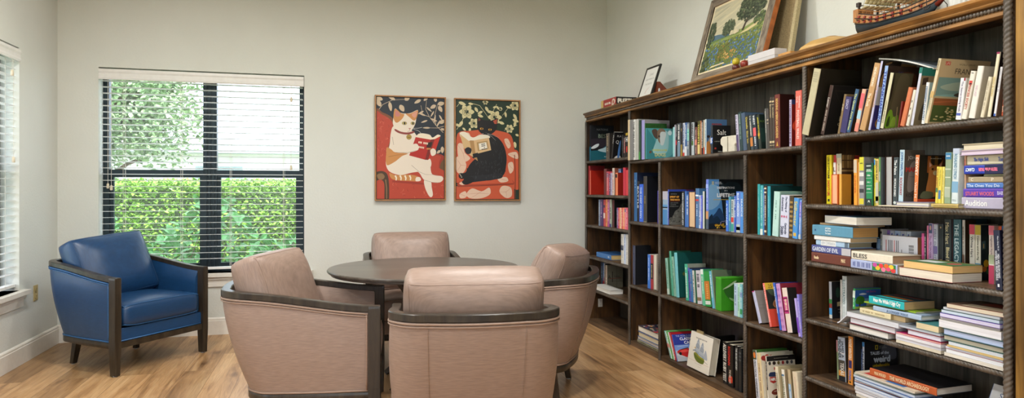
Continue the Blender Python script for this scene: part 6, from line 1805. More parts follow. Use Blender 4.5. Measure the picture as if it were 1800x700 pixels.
joh = [('p', '#5a5148', [(0, 0), (1, 0), (1, 1), (0, 1)]), ('s', '#8c8078', [(.2, .2), (.7, .3), (.9, .6), (.7, .8), (.3, .7)]), ('t', 'JOHN', .42, .84, .5, .12, '#c8c4bc'), ('t', 'MARS', .4, .62, .6, .15, '#c03830', .05), ('t', 'A NOVEL', .4, .48, .25, .04, '#2c241c'), ('t', 'ROCK', .4, .12, .55, .12, '#241c18')]
w.b(832, 874, 134, desc='tall pale blue book with a grey portrait cover', spine='#b4ccd8', cover='#5a5148', z=p, lean=14, D=.17, sb=.02, xc=1040, art=joh, text=[('JOHN MARLYN', .5, .96, '#4c78a8', .55), ('ROCKAWAY', .12, .46, '#a85c64', .5)])
w = Row('P', 'rt', S_RT[1] + TS, ', right section, second shelf', 'books on the second shelf of the right section', .05, .15)
dew = [('p', '#1c1812', [(0, 0), (1, 0), (1, 1), (0, 1)])] + [('p', c, [(.3 + .13 * k, .62), (.42 + .13 * k, .62), (.42 + .13 * k, .98), (.3 + .13 * k, .98)]) for k, c in enumerate(('#8c4a1c', '#2c241c', '#6c4c1c', '#241c18', '#4c2c18'))]
dew += [('s', '#b0703a', [(.3, .2), (.35, .5), (.38, .72), (.5, .78), (.75, .78), (.82, .68), (.8, .5), (.78, .2), (.55, .1)]), ('p', '#b0703a', [(.36, .7), (.34, .9), (.5, .78)]), ('p', '#b0703a', [(.7, .78), (.86, .9), (.82, .7)]), ('p', '#d8a8a0', [(.38, .74), (.37, .85), (.46, .78)]), ('p', '#d8a8a0', [(.74, .78), (.83, .85), (.8, .73)]), ('s', '#d8c8a4', ell(.6, .62, .08, .05)), ('s', '#3c2c10', ell(.5, .7, .04, .025)), ('s', '#3c2c10', ell(.72, .7, .04, .025)), ('p', '#b8401c', [(0, 0), (1, 0), (1, .06), (0, .06)]), ('t', 'the small town cat', .6, .93, .6, .04, '#e0d8c8'), ('s', '#5c6048', [(.1, .08), (.5, .08), (.55, .2), (.2, .22)])]
w.b(66, 98, 208, 'orange spined book about a library cat', '#d87c44', '#1c1812', lean=18, sb=.04, xc=308, art=dew, text=[('DEWEY', .56, .94, '#f0e8dc', .6), ('Vicki M', .06, .45, '#e8d8c4', .5)], z=p)
for (a, b_, yt, ln, d, sp, kw) in (
    (206, 240, 298, 14, 'lemon yellow paperback with red and green title', dict(s='#dccc50'), dict(text=[('FOLK REMEDY', .4, .94, '#a8682c', .6)], bands=[(.3, .42, '#4c7c50')])),
    (245, 277, 300, 12, 'yellow paperback with a small blue picture', dict(s='#e0d058'), dict(text=[('The Healing Years', .44, .96, '#7c7c30', .4)], sart=[('#4c78a8', [(.1, .12), (.9, .12), (.9, .36), (.1, .36)])])),
    (282, 298, 300, 10, 'slim pale yellow paperback', dict(s='#e4d878'), dict(bars=('#a89c40', .2, .9))),
    (303, 350, 188, 12, 'green plaid paperback with a blue top', dict(s='#8ca084'), dict(bands=[(.86, .99, '#3c7ca8'), (.5, .52, '#c8d0bc'), (.66, .68, '#c8d0bc'), (.3, .32, '#c8d0bc'), (.12, .3, '#a8b4a0')], text=[('SHORE', .89, .96, '#e0ecf0', .6, 0, 'h')])),
    (357, 408, 158, 16, 'tall white and pale blue hardcover', dict(s='#d0dce0'), dict(bands=[(.2, .4, '#7ca8c8'), (.9, 1, '#b8c4d8')], text=[('ROSALIND LYNCH', .45, .9, '#6c94b0', .45), ('FELL', .02, .1, '#a8b8bc', .6, 0, 'h')]))):
    w.b(a, b_, yt, d, sp['s'], lean=ln, D=.12, sb=.03, hard=False, z=q, **kw)
w.b(424, 434, 205, 'slim peach book beside the flat stack', '#d8b090', lean=0, D=.12, sb=.036, bands=[(.7, .9, '#b8504c'), (.25, .3, '#2c3448')])
w.where = ', right section, second shelf stack'
w.group = 'flat stack on the second shelf of the right section'
z = z0
z = w.flat(440, 786, 86, 'lilac grey book titled Audition at the bottom', '#b4aec4', '#a49cb4', D=.17, z=z, sb=.035, text=[('Audition', .42, .92, '#f0f0f0', .5)], sart=[('#e4e0ec', [(a, b_), (a + .1, b_), (a + .1, b_ + .1), (a, b_ + .1)]) for a in (.15, .35, .55, .75) for b_ in (.79,)] if False else None)
z = w.flat(452, 786, 66, 'purple book with pink author lettering, second from the bottom', '#5a3cac', '#4430a0', D=.16, z=z, sb=.035, text=[('STUART WOODS', .28, .94, '#d8687c', .42, -.1), ('BABE', .04, .2, '#c8c0e8', .4)])
z = w.flat(464, 786, 42, 'mid blue book with white boxed letters, third from the bottom', '#4c78c0', '#3c64a8', D=.16, z=z, sb=.04, text=[('The Ones You Do', .16, .94, '#d0e0f4', .5)])
z = w.flat(490, 786, 46, 'taupe book with two pale emblems, in the middle', '#a8997c', '#988868', D=.16, z=z, sb=.04, text=[('C', .86, .92, '#e0d8c4', .5), ('P', .32, .38, '#e0d8c4', .5)])
z = w.flat(610, 786, 16, 'thin green and cream booklet above the taupe book', '#b8bc98', '#6c7c4c', D=.15, z=z, sb=.05, hard=False, name='booklet', cat='booklet')
z = w.flat(458, 786, 68, 'black and blue thriller with pink upside down title', '#2038a8', '#181c34', D=.17, z=z, sb=.03, inv=True, text=[('CLANCY', .04, .26, '#d8e4f4', .6), ('TEETH of the TIGER', .36, .8, '#e87898', .62)], bands=[(.5, 1, '#161c48')])
z = w.flat(482, 786, 74, 'beige book with blue gothic letters above the thriller', '#c8c2a8', '#b8b094', D=.16, z=z, sb=.04, text=[('The Night Shift', .44, .82, '#5464a8', .62), ('Tom', .06, .2, '#5464a8', .6)])
z = w.flat(424, 786, 38, 'white and violet book jutting out at the left', '#c8b8d0', '#b8a8c4', D=.16, z=z, sb=.02, face='page', paper='#d8c8d8', yaw=-1)
z = w.flat(442, 786, 48, 'pale cream book on top', '#d8ceb0', '#c4b898', D=.17, z=z, sb=.03, face='page', paper='#dcd2b8', yaw=2)
# ---- right section, third shelf -----------------------------------------------------
z0 = S_RT[2] + TS
w = Row('Q', 'rt', z0, ', right section, third shelf stack', 'left stack on the third shelf of the right section', .02, .2)
z = z0
z = w.flat(132, 474, 84, 'brown leather book at the bottom', '#6c3c30', '#5c3024', D=.15, z=z, sb=-.008, text=[('Rosalie', .8, .92, '#d8c098', .7), ('MAX', .12, .22, '#d8c098', .6)])
z = w.flat(134, 476, 62, 'blue violet book with a white title', '#4c5490', '#3c3c60', D=.15, z=z, sb=-.006, paper='#c8a878', text=[('GARDEN OF EVIL', .3, .97, '#d8e0ec', .55)], bands=[(0, .22, '#b8b8bc')])
z = w.flat(172, 460, 46, 'pale blue and white book', '#a8c4dc', '#8cacc4', D=.135, z=z, sb=.005, paper='#a89c7c', text=[('NEW COMPANION', .4, .82, '#c8d0d4', .7)], bands=[(.38, .84, '#f0f0ec'), (.02, .12, '#5c6c7c')])
z = w.flat(156, 474, 38, 'plain white book with pages outward', '#e4e4e0', '#c8c4bc', D=.15, z=z, sb=.0, hard=False, paper='#d0b48c')
z = w.flat(140, 494, 90, 'thick grey blue hardcover with white lettering', '#5c94b0', '#4c84a0', D=.15, z=z, sb=-.005, paper='#c89858', text=[('The Complete', .52, .66, '#e0ecf0', .2, -.28), ('Essays Poems', .52, .66, '#e0ecf0', .2, 0), ('and Letters', .52, .66, '#e0ecf0', .2, .28)], sart=[('#2c4c78', ell(.5, .92, .12, .02, 12))])
z = w.flat(206, 560, 18, 'brown edged paperback under the open topped one', '#8c7450', '#7c6444', D=.14, z=z, sb=.03, face='page', hard=False, paper='#b89870')
z = w.flat(230, 586, 66, 'cream paperback with a blue green cover on top, pages outward', '#d8d4c4', '#4c6c9c', D=.17, z=z, sb=.005, face='page', hard=False, paper='#e4e0d4', yaw=-10, art=[('p', '#3c5c94', [(0, 0), (1, 0), (1, 1), (0, 1)]), ('s', '#c8d8e8', [(.1, .3), (.5, .5), (.9, .6), (.9, .3), (.4, .2)]), ('p', '#2c6c4c', [(0, .85), (1, .8), (1, 1), (0, 1)]), ('p', '#e0e4e8', [(.1, .62), (.9, .56), (.9, .64), (.1, .7)])])
w.where = ', right section, third shelf'
zf = z0
zf = w.flat(478, 886, 76, 'thick lilac book with bright painted flowers on its spine', '#a8b4d8', '#c8c0b8', D=.13, z=zf, sb=-.015, sart=[('#2c7c44', [(.05, .03), (.95, .03), (.95, .52), (.05, .52)])] + [(c, ell(a, b_, .26, .05, 10)) for a, b_, c in ((.3, .08, '#d83c3c'), (.7, .12, '#e8c83c'), (.4, .18, '#d84c7c'), (.75, .22, '#e0682c'), (.3, .28, '#e87898'), (.7, .33, '#e83c44'), (.4, .4, '#e0b83c'), (.72, .46, '#c04c9c'))], bars=('#5c68a0', .56, .95, .6))
zf = w.flat(480, 856, 70, 'ivory book titled Bless', '#e0dac8', '#d0c8b4', D=.15, z=zf, sb=-.015, paper='#b89878', text=[('BLESS', .6, .95, '#4c4844', .5)], yaw=-2)
w.where = ', right section, third shelf'
w.group = 'books on the third shelf of the right section'
w.sb = .165
w.b(700, 728, 300, 'slim pale blue book right of the flat stack', '#7c98b8', D=.14, free=True, z=z0)
w.b(734, 756, 215, 'grey white book with a small dark crest', '#b8b8b4', D=.15, bars=('#6c7c94', .1, .8, .6), sart=[('#3c3c40', [(.2, .88), (.8, .88), (.8, .94), (.2, .94)])])
for k, (a, b_, c) in enumerate(((768, 810, '#8c68b0'), (812, 858, '#b8bcc8'), (862, 910, '#a8bcd8'), (914, 962, '#b4b8c0'), (966, 1004, '#b8c4cc'))):
    w.b(a, b_, 222 + k * 3, ('purple', 'silver', 'pale blue', 'light grey', 'blue grey')[k] + ' backed paperback behind the facing out book', c, D=.12, sb=.19, hard=False, sart=[('#3c4c9c', [(.35, .86), (.7, .86), (.7, .92), (.35, .92)]), ('#d0b83c', [(.5, .87), (.7, .87), (.6, .9)])])
# white paperback standing with its back cover outward
X0 = XF + .152
pl, pr = on_x(1400 + 757 / 5, 430, X0), on_x(1590 + 100 / 4.376, 430, X0)
hT = on_x(1400 + 760 / 5, 360 + 266 / 5, X0).z - z0
DD, TT = pl.y - pr.y, .026
back = [('p', '#dcdce4', [(0, 0), (1, 0), (1, 1), (0, 1)])]
for x, c in ((.1, '#c85c5c'), (.17, '#4c4c54'), (.22, '#4c4c54'), (.27, '#4c4c54'), (.34, '#c85c5c'), (.4, '#5c5c64'), (.45, '#5c5c64'), (.55, '#7c7c84')):
    back.append(('p', c, [(x, .1 if x < .5 else .3), (x + .022, .1 if x < .5 else .3), (x + .022, .86 if x < .5 else .6), (x, .86 if x < .5 else .6)]))
for k in range(9):
    back.append(('p', '#2c2c30', [(.76, .45 + k * .035), (.9, .45 + k * .035), (.9, .45 + k * .035 + (.02 if k % 3 else .012)), (.76, .45 + k * .035 + (.02 if k % 3 else .012))]))
r = make_book('white paperback standing with its printed back cover outward, right section, third shelf', TT, DD, hT, '#dcdce0', '#dcdce4', False, art=back, group=w.group, paper='#a87c4c')
r.rotation_euler = (0, 0, R(-90))
r.location = (X0 + TT / 2, pl.y, z0 + .0005)
occupy(pr.y, pl.y, z0, z0 + hT, X0, X0 + TT)
w = Row('R', 'rt', z0, ', right section, third shelf', 'books on the third shelf of the right section', .165, .14)
w.b(128, 149, 176, 'hot pink paperback', '#e05c9c', hard=False, D=.12)
w.b(151, 166, 172, 'slim black paperback with white print', '#2c2c30', hard=False, bars=('#d0d0cc', .1, .9, .5))
w.b(170, 182, 118, 'slim pink paperback', '#e07ca0', hard=False)
w.b(183, 216, 100, 'lilac paperback with a woman and pink hearts', '#c8acd4', hard=False, text=[('The PROPOSER', .3, .76, '#8c5c8c', .5)], sart=[('#4c5c88', [(.1, .8), (.9, .8), (.9, .99), (.1, .99)]), ('#c89c8c', ell(.5, .91, .25, .05, 10)), ('#c84c7c', ell(.4, .14, .25, .04, 10)), ('#4c68a8', ell(.65, .08, .2, .03, 10))])
w.b(221, 252, 107, 'white and lavender hardcover', '#c4c8d4', text=[('FIRST DAUGHTER', .15, .9, '#7c80a0', .5)], bands=[(.4, .56, '#7c68a8')])
w.b(258, 299, 104, 'black hardcover with gold script', '#1c2226', text=[('Savage', .06, .3, '#c8b078', .5)], sart=[('#c8b078', ell(.5, .93, .12, .02, 8))])
w.b(304, 356, 68, 'thick charcoal hardcover with cream gothic lettering', '#2c3436', text=[('Blood Money', .06, .5, '#d8cc9c', .6), ('Max Hart', .56, .94, '#c8bc94', .5)], sb=.16)
w.b(358, 370, 72, 'slim red and black book', '#3c2024', sb=.165)
w.b(372, 432, 68, 'thick teal hardcover titled The Legacy', '#34606c', '#28505c', text=[('THE LEGACY', .24, .92, '#c8dce0', .5), ('D.W.', .12, .2, '#e8f0f0', .7, 0, 'h')], sb=.16)
w.b(442, 462, 74, 'white spined book with a dark brown cover', '#d4d0c8', '#3c2c1c', xc=515, sb=.16, bars=('#6c4c3c', .1, .9, .55), bands=[(.2, .4, '#5c4030')])
w.b(497, 540, 108, 'white paperback with a rose red top and foot', '#d8d4c8', hard=False, D=.12, sb=.16, bands=[(.82, 1, '#d84c64'), (0, .1, '#c85c74'), (.1, .26, '#8c80a8')], text=[('White Hart', .4, .78, '#4c4c50', .4)])
mural = [('p', '#1c2c34', [(0, 0), (1, 0), (1, 1), (0, 1)]), ('p', '#4c6c74', [(.1, .55), (.9, .6), (.9, .75), (.1, .7)]), ('p', '#d8b878', [(.2, .58), (.28, .58), (.28, .66), (.2, .66)]), ('p', '#2c3c3c', [(.4, .2), (.8, .2), (.8, .9), (.4, .9)]), ('s', '#d8a828', ell(.45, .3, .22, .07)), ('s', '#c8742c', ell(.3, .2, .2, .05)), ('s', '#3c6c3c', ell(.7, .16, .25, .06))]
w.b(542, 587, 112, 'white and yellow paperback with a painted street cover', '#d8d4c4', '#1c2c34', hard=False, sb=.16, xc=648, art=mural, bands=[(.82, 1, '#c8b034'), (0, .14, '#c8b83c'), (.14, .3, '#4c94b0')], text=[('Cookie and the Pig', .36, .8, '#5c5c50', .36)])
w.b(646, 690, 117, 'pink and white paperback with a magenta foot', '#d8ccc8', hard=False, D=.12, sb=.10, bands=[(.84, 1, '#d87084'), (0, .32, '#a83454'), (.34, .5, '#a8b494')], text=[('Nightlife Park', .5, .82, '#8c7c80', .36)])
w.b(695, 738, 121, 'coral and dark paperback', '#3c3c44', hard=False, D=.12, sb=.12, bands=[(.8, 1, '#e06848')])
w.b(742, 770, 121, 'black paperback with a blue top next to the end post', '#22242c', hard=False, D=.12, sb=.12, bands=[(.86, 1, '#3c70b8')])
w.b(700, 752, 150, 'navy hardcover about men and women standing at the shelf edge', '#1c2038', '#181a30', lean=-22, D=.13, sb=-.02, free=True, text=[('MEN ARE FROM MARS', .2, .6, '#d0d4dc', .3, .2), ('WOMEN ARE FROM VENUS', .16, .66, '#d0d4dc', .3, -.16), ('Mars Gray Ph D', .66, .9, '#c8ccd8', .24, .22)], sart=[('#d0d4dc', [(.35, .05), (.65, .05), (.65, .1), (.35, .1)])])
w = Row('Q', 'rt', z0, ', front of right third shelf', 'front stack on the third shelf of the right section', -.02, .2)
z = w.flat(905, 1370, 72, 'cream white paperback with red cover edge', '#d8d0c0', '#a83040', D=.145, z=z0, sb=-.02, face='page', hard=False, paper='#e4dccc')
z = w.flat(942, 1372, 62, 'orange edged paperback with a green cover', '#d0a868', '#4c7c44', D=.148, z=z, sb=-.02, face='page', hard=False, paper='#e8c080', art=[('p', '#4c7444', [(0, 0), (1, 0), (1, 1), (0, 1)]), ('p', '#d8dcd8', [(.3, .1), (.7, .1), (.7, .5), (.3, .5)]), ('s', '#c8504c', ell(.5, .75, .2, .1)), ('p', '#a88030', [(0, 0), (.1, 0), (.1, 1), (0, 1)])])
# ---- right section, fourth shelf ---------------------------------------------------
z0 = S_RT[3] + TS
w = Row('S', 'rt', z0, ', right section, fourth shelf', 'books on the fourth shelf of the right section', .09, .17)
w.b(312, 340, 80, 'slim paperback with a dark gem cover and coloured spine', '#b8bcc4', '#1c1c20', lean=-8, xc=412, hard=False, bands=[(0, .1, '#d8d4c8'), (.1, .28, '#4c9cd8'), (.28, .4, '#8c3c34'), (.4, .52, '#3c8c4c')], art=[('p', '#1a1a1e', [(0, 0), (1, 0), (1, 1), (0, 1)]), ('p', '#c8b88c', [(.5, .32), (1, .34), (1, .46), (.5, .44)]), ('t', 'AND', .7, .24, .5, .07, '#b8b4ac'), ('t', 'GEM', .75, .16, .4, .07, '#b8b4ac'), ('s', '#2c4c3c', ell(.6, .7, .2, .14)), ('t', 'OUR', .8, .38, .3, .04, '#3c3424')], D=.15)
w.b(413, 428, 64, 'slim white book left of the tall illustrated one', '#d8d8d4', '#c0bcb4', D=.16, hard=False)
w.b(430, 470, 28, 'tall white spined book with a plain wooden grey cover', '#ccd4d4', '#8c8478', D=.22, xc=728, sb=.07, text=[('ILLUSTRATED', .4, .92, '#5c7c80', .5)], bars=('#8c9898', .05, .35, .2))
life = [('p', '#2f62b0', [(0, .3), (1, .3), (1, 1), (0, 1)]), ('p', '#7cb0d8', [(0, .28), (1, .28), (1, .5), (0, .5)]), ('p', '#4c9c3c', [(0, .94), (1, .94), (1, 1), (0, 1)]), ('s', '#d8e4f0', [(.15, .72), (.3, .78), (.45, .72), (.3, .68)]), ('s', '#3c7c24', [(.02, .3), (.06, .55), (.2, .64), (.35, .55), (.36, .3), (.2, .22)]), ('p', '#4c3420', [(.16, .1), (.22, .1), (.21, .3), (.17, .3)]), ('p', '#8ca83c', [(0, 0), (1, 0), (1, .14), (0, .12)]), ('t', 'Life Stories', .62, .84, .62, .13, '#c84884'), ('p', '#c8d4b8', [(.45, .14), (1, .14), (1, .28), (.45, .26)])]
# the left pile
w.where = ', fourth shelf left pile'
w.group = 'left pile on the fourth shelf of the right section'
z = z0
z = w.flat(492, 866, 60, 'thick white paged hardcover at the bottom', '#3c3c3c', '#4c4c4c', D=.17, z=z, sb=-.02, face='page', paper='#e4e2dc')
z = w.flat(500, 932, 58, 'white paged hardcover with maroon boards', '#8c2c3c', '#7c2434', D=.17, z=z, sb=-.015, face='page', paper='#dcdce4')
z = w.flat(476, 965, 48, 'grey white magazine curling over the maroon book', '#c8ccd4', '#8c8c8c', D=.17, z=z, sb=-.02, face='page', hard=False, paper='#d8dce4', name='magazine', cat='magazine')
w.where = ', right section, fourth shelf'
w.b(528, 552, 146, 'green spined book with a blue tree picture and pink script', '#3ca058', '#2f62b0', lean=6, xc=792, sb=.05, z=z, art=life, bands=[(.55, .9, '#d8e8dc')], bars=('#e0f0e4', .1, .5, .3))
w.where = ', fourth shelf left pile'
zc = w.flat(600, 892, 52, 'cream paperback with spine print', '#dccfa8', '#b8a87c', D=.14, z=z, sb=.0, hard=False, paper='#c0a878', bars=('#a89468', .2, .9, .3))
zd = w.flat(900, 1030, 48, 'tan edged paperback right of the cream one', '#d0b88c', '#a88c5c', D=.14, z=z, sb=.015, face='page', hard=False, paper='#d8bc8c')
z = max(zc, zd)
z = w.flat(726, 1180, 46, 'sparkly pale blue hardcover', '#a8bcd4', '#8ca0b8', D=.15, z=z, sb=.0, text=[('A LONGER WALK', .25, .7, '#5c7498', .5)])
z = w.flat(640, 1130, 14, 'thin lime green booklet below the teal book', '#8cac2c', '#7c9c24', D=.14, z=z, sb=.015, hard=False, name='booklet', cat='booklet')
z = w.flat(686, 1020, 74, 'turquoise paperback with white brush lettering on top', '#2fb0b4', '#2c3c44', D=.16, z=z, sb=-.005, hard=False, paper='#c8a878', text=[('Hear Me While I Ugly Cry', .1, .86, '#f0f4f4', .62)], art=[('p', '#22444c', [(0, 0), (1, 0), (1, 1), (0, 1)])] + [('p', c, [(.1 + .2 * k, .1), (.25 + .2 * k, .1), (.3 + .2 * k, .9), (.12 + .2 * k, .9)]) for k, c in enumerate(('#2fb0b4', '#c87c3c', '#183038', '#8c3c34'))])
# curled white magazine page hanging at the left
cm = thing('magazine', 'open white magazine with a page curling down at the left of the fourth shelf pile', 'magazine', group=w.group)
pts = []
for k in range(14):
    q = k / 13
    p = on_x(1400 + (378 + 122 * q) / 5.385, 500, XF - .015)
    pts.append((p.y, z0 + .012 + .052 * sstep(0, 1, q) ** .8))
mb = MB()
rs = []
for y, zz in pts:
    rs.append([Vector((XF - .01, y, zz)), Vector((XF + .15, y, zz + .004)), Vector((XF + .15, y, zz + .010)), Vector((XF - .01, y, zz + .006))])
mb.rings(rs)
obj('page', mb, paper_mat('#d8dce4'), cm, smooth=40)
# middle pile of magazines
w = Row('T', 'rt', z0, ', fourth shelf middle pile', 'middle pile on the fourth shelf of the right section', -.02, .2)
z = z0
for k, (a, b_, th, c, d, f, pp, nm) in enumerate((
    (-62, 262, 20, '#d8cfb8', 'cream paged workbook at the bottom', 'page', '#dcd4c0', 'booklet'),
    (-64, 264, 20, '#c8c8d4', 'lilac white workbook, second from the bottom', 'page', '#d4d4e0', 'booklet'),
    (-64, 262, 20, '#d0d0d8', 'bright white workbook, third from the bottom', 'page', '#e4e4ea', 'booklet'),
    (-62, 264, 11, '#d0387c', 'thin magenta covered magazine', 'page', '#d8b89c', 'magazine'))):
    z = w.flat(a, b_, th, d, c, D=.2, z=z, sb=-.02 + .004 * (k % 2), face=f, hard=False, paper=pp, name=nm, cat=nm)
z = w.flat(14, 262, 40, 'white paged hardcover with maroon boards', '#8c2434', '#7c2030', D=.18, z=z, sb=-.015, face='page', paper='#dcdcec')
z = w.flat(-56, 258, 16, 'silver grey magazine', '#a8b0bc', '#8c949c', D=.19, z=z, sb=-.015, face='page', hard=False, paper='#b8c0cc', name='magazine', cat='magazine')
z = w.flat(84, 246, 46, 'cream paperback with a teal cover', '#d8c8a0', '#3c7c7c', D=.15, z=z, sb=-.01, face='page', hard=False, paper='#dccba4')
# loose blue folder behind the middle pile
p0 = on_x(1590 + 150 / 4.119, 540, XF + .1)
p1 = on_x(1590 + 425 / 4.119, 540, XF + .1)
# right pile
w = Row('T', 'rt', z0, ', fourth shelf right pile', 'right pile on the fourth shelf of the right section', -.02, .2)
z = z0
for k, (a, b_, th, c, d, hard, pp, nm, cv) in enumerate((
    (286, 716, 24, '#d8d4cc', 'ivory booklet at the bottom', False, '#dcd8cc', 'booklet', None),
    (300, 716, 24, '#d0d4dc', 'white booklet, second from the bottom', False, '#dfe2e8', 'booklet', None),
    (296, 712, 20, '#b84c50', 'white magazine with a thin red cover', False, '#ccd4e4', 'magazine', None),
    (306, 716, 12, '#d0b468', 'thin honey yellow magazine', False, '#d8c088', 'magazine', None),
    (318, 716, 22, '#c8d0d8', 'pale grey magazine above the yellow one', False, '#d0d8e4', 'magazine', None),
    (276, 716, 40, '#1f4c44', 'cream paged hardcover with dark green boards', True, '#ccc8b4', 'book', '#1f4c44'),
    (274, 716, 48, '#7c2c38', 'blue white paged hardcover with a maroon spine edge', True, '#b4c4e4', 'book', '#2c4c50'),
    (248, 700, 54, '#dcd8cc', 'thick white paged softcover with a rounded edge', False, '#e4e4ea', 'book', None),
    (258, 692, 20, '#8c8c8c', 'grey speckled magazine', False, '#b8b4b4', 'magazine', None),
    (256, 690, 28, '#5c3cac', 'white paged book with a violet cover', False, '#d4d0ec', 'book', '#5c3cac'),
    (266, 686, 24, '#b8c8d8', 'pale blue magazine above the violet book', False, '#c4d4e4', 'magazine', '#3c5c54'),
    (280, 690, 18, '#8c98a0', 'silver white magazine near the top', False, '#c8ccd4', 'magazine', None))):
    z = w.flat(a, b_, th, d, c, cv, D=.2, z=z, sb=-.02 + .004 * (k % 3), face='page', hard=hard, paper=pp, name=nm, cat=nm)
z = w.flat(306, 716, 30, 'worn cream and brown magazine on top', '#a08c70', '#8c4c3c', D=.18, z=z, sb=-.01, face='page', hard=False, paper='#d8ccb4', name='magazine', cat='magazine', yaw=3,
           art=[('p', '#6c5444', [(0, 0), (1, 0), (1, 1), (0, 1)]), ('p', '#a84c38', [(.1, .3), (.5, .3), (.5, .7), (.1, .7)]), ('p', '#c8b89c', [(.6, .2), (.9, .2), (.9, .9), (.6, .9)])])
# ---- right section, fifth shelf -------------------------------------------------------
z0 = S_RT[4] + TS
w = Row('U', 'rt', z0, ', right section, fifth shelf', 'books on the fifth shelf of the right section', .05, .16)
w.b(384, 398, 150, 'slim pink and green book at the left end', '#8c9c78', lean=-8, D=.12, sb=.09, bands=[(.7, 1, '#c88c98')])
w.b(402, 466, 113, 'thick silver and black paperback about Texas', '#b8c4d4', '#3c3834', lean=-14, D=.12, sb=.08, hard=False, bands=[(0, .12, '#1c1c20'), (.12, .24, '#c88c3c'), (.24, .48, '#4c4840'), (.62, .66, '#e8e8ec')], text=[('JAMES A', .54, .92, '#2c3440', .4, .2), ('MICHENER', .52, .94, '#2c3440', .4, -.22), ('TEXAS', .14, .42, '#d8d4cc', .5, .08)])
w.b(487, 530, 113, 'orange paperback with white author lettering and a blue panel', '#e0903c', '#c87c30', lean=2, D=.12, sb=.08, hard=False, text=[('MAEVE WINTERS', .52, .95, '#f4e4cc', .6), ('SIGNAL', .08, .3, '#2c68b8', .5)], sart=[('#3c3470', [(.15, .34), (.85, .34), (.85, .5), (.15, .5)]), ('#3c2c14', ell(.5, .05, .25, .02, 8))])
w.b(534, 550, 116, 'narrow black book left of the weird tales', '#1c1e22', D=.13, sb=.08)
w.b(556, 572, 218, 'slim navy paperback left of the weird tales', '#2c4880', D=.12, sb=.118, hard=False, bars=('#a8bcd8', .3, .9))
wei = [('p', '#1c1c20', [(0, 0), (1, 0), (1, 1), (0, 1)]), ('s', '#55565e', [(.5, .8), (.7, .98), (.9, .9), (.95, .6), (.7, .6)]), ('p', '#d8c030', [(.32, .82), (.4, .82), (.4, .92), (.32, .92)]), ('p', '#1c1c20', [(.338, .835), (.382, .835), (.382, .905), (.338, .905)]), ('t', 'NATIONAL', .53, .89, .2, .025, '#a8a8a4'), ('t', 'GEOGRAPHIC', .55, .85, .24, .025, '#a8a8a4'), ('t', 'TALES of the', .45, .74, .74, .09, '#c8d0d8', .05), ('t', 'weird', .52, .6, .9, .16, '#d0d8e0', .07), ('t', 'unbelievable', .5, .46, .66, .075, '#d0b020', .05), ('t', 'TRUE', .48, .36, .5, .11, '#e0c830', .06), ('t', 'STORIES', .48, .22, .6, .1, '#e0c830', .05), ('s', '#3c3c44', [(.1, .1), (.4, .16), (.8, .12), (.7, .03), (.2, .03)])]
w.b(584, 620, 158, 'black book titled Tales of the Weird', '#c8d0dc', '#1c1c20', D=.15, sb=.118, xc=935, art=wei, text=[('TALES WEIRD', .1, .9, '#1c1c20', .7)], bands=[(.9, 1, '#3c7cb8')])
w.where = ', right section, fifth shelf pile'
w.group = 'magazine pile on the fifth shelf of the right section'
z = z0
for k, (a, b_, th, c, d, pp) in enumerate((
    (560, 1180, 34, '#b8b4a8', 'beige magazine at the bottom', '#d0ccc0'),
    (556, 1170, 26, '#d8d8dc', 'white magazine, second from the bottom', '#e0e0e4'),
    (552, 1160, 40, '#6c5448', 'brown covered magazine with white pages', '#d8dce4'),
    (550, 1150, 26, '#c8ccd4', 'silver magazine above the brown one', '#c8d0dc'),
    (548, 1150, 30, '#3c6cb0', 'blue covered magazine in the middle', '#ccd4e0'),
    (552, 1130, 22, '#c87c4c', 'thin orange covered magazine', '#d8c8b8'),
    (546, 1140, 30, '#3c5c98', 'navy covered magazine', '#b8c8dc'),
    (540, 1120, 26, '#a8b4bc', 'grey blue magazine near the top', '#c4ccd8'),
    (548, 1100, 22, '#7c8c6c', 'sage covered magazine near the top', '#d0d4cc'))):
    z = w.flat(a, b_, th * .8, d, c, D=.135, z=z, sb=-.032 + .006 * (k % 3), face='page', hard=False, paper=pp, name='magazine', cat='magazine', yaw=(-1.5, 0, 1)[k % 3])
z = w.flat(556, 1120, 16, 'open topped magazine with a colourful cover on top', '#d8d0c0', '#a89c8c', D=.14, z=z, sb=-.03, face='page', hard=False, paper='#dcd4c4', name='magazine', cat='magazine', art=[('p', '#c8bca8', [(0, 0), (1, 0), (1, 1), (0, 1)]), ('p', '#4c5c44', [(.1, .6), (.5, .6), (.5, .9), (.1, .9)]), ('p', '#b83c34', [(.6, .1), (.9, .1), (.9, .4), (.6, .4)]), ('p', '#2c68a8', [(.7, .5), (.95, .5), (.95, .8), (.7, .8)])])
w.where = ', right section, fifth shelf'
w.group = 'books on the fifth shelf of the right section'
z = w.flat(700, 1300, 68, 'large orange brown atlas with black cover lying on magazines', '#b0562c', '#131316', D=.2, z=z, sb=-.005, yaw=3, text=[('MAX MOULD', .74, .92, '#e0c8a0', .42), ('THE WORLD ARCHAEOLOGY', .1, .68, '#e0c8a0', .5)])
# blue and white book leaning at the right end
X0 = XF - .01
pl = on_x(1590 + 640 / 5.833, 690, X0)
r = make_book('blue and white hardcover leaning back at the right end, right section, fifth shelf', .03, .155, .2, '#2c5c94', '#c8ccd0', True, art=[('p', '#2c5c94', [(0, 0), (1, 0), (1, .5), (0, .5)]), ('p', '#d8d8d4', [(0, .5), (1, .5), (1, .7), (0, .7)]), ('t', 'SHIPS', .5, .8, .6, .12, '#2c4c78')], group=w.group)
BLUE_END = (r, pl, z)
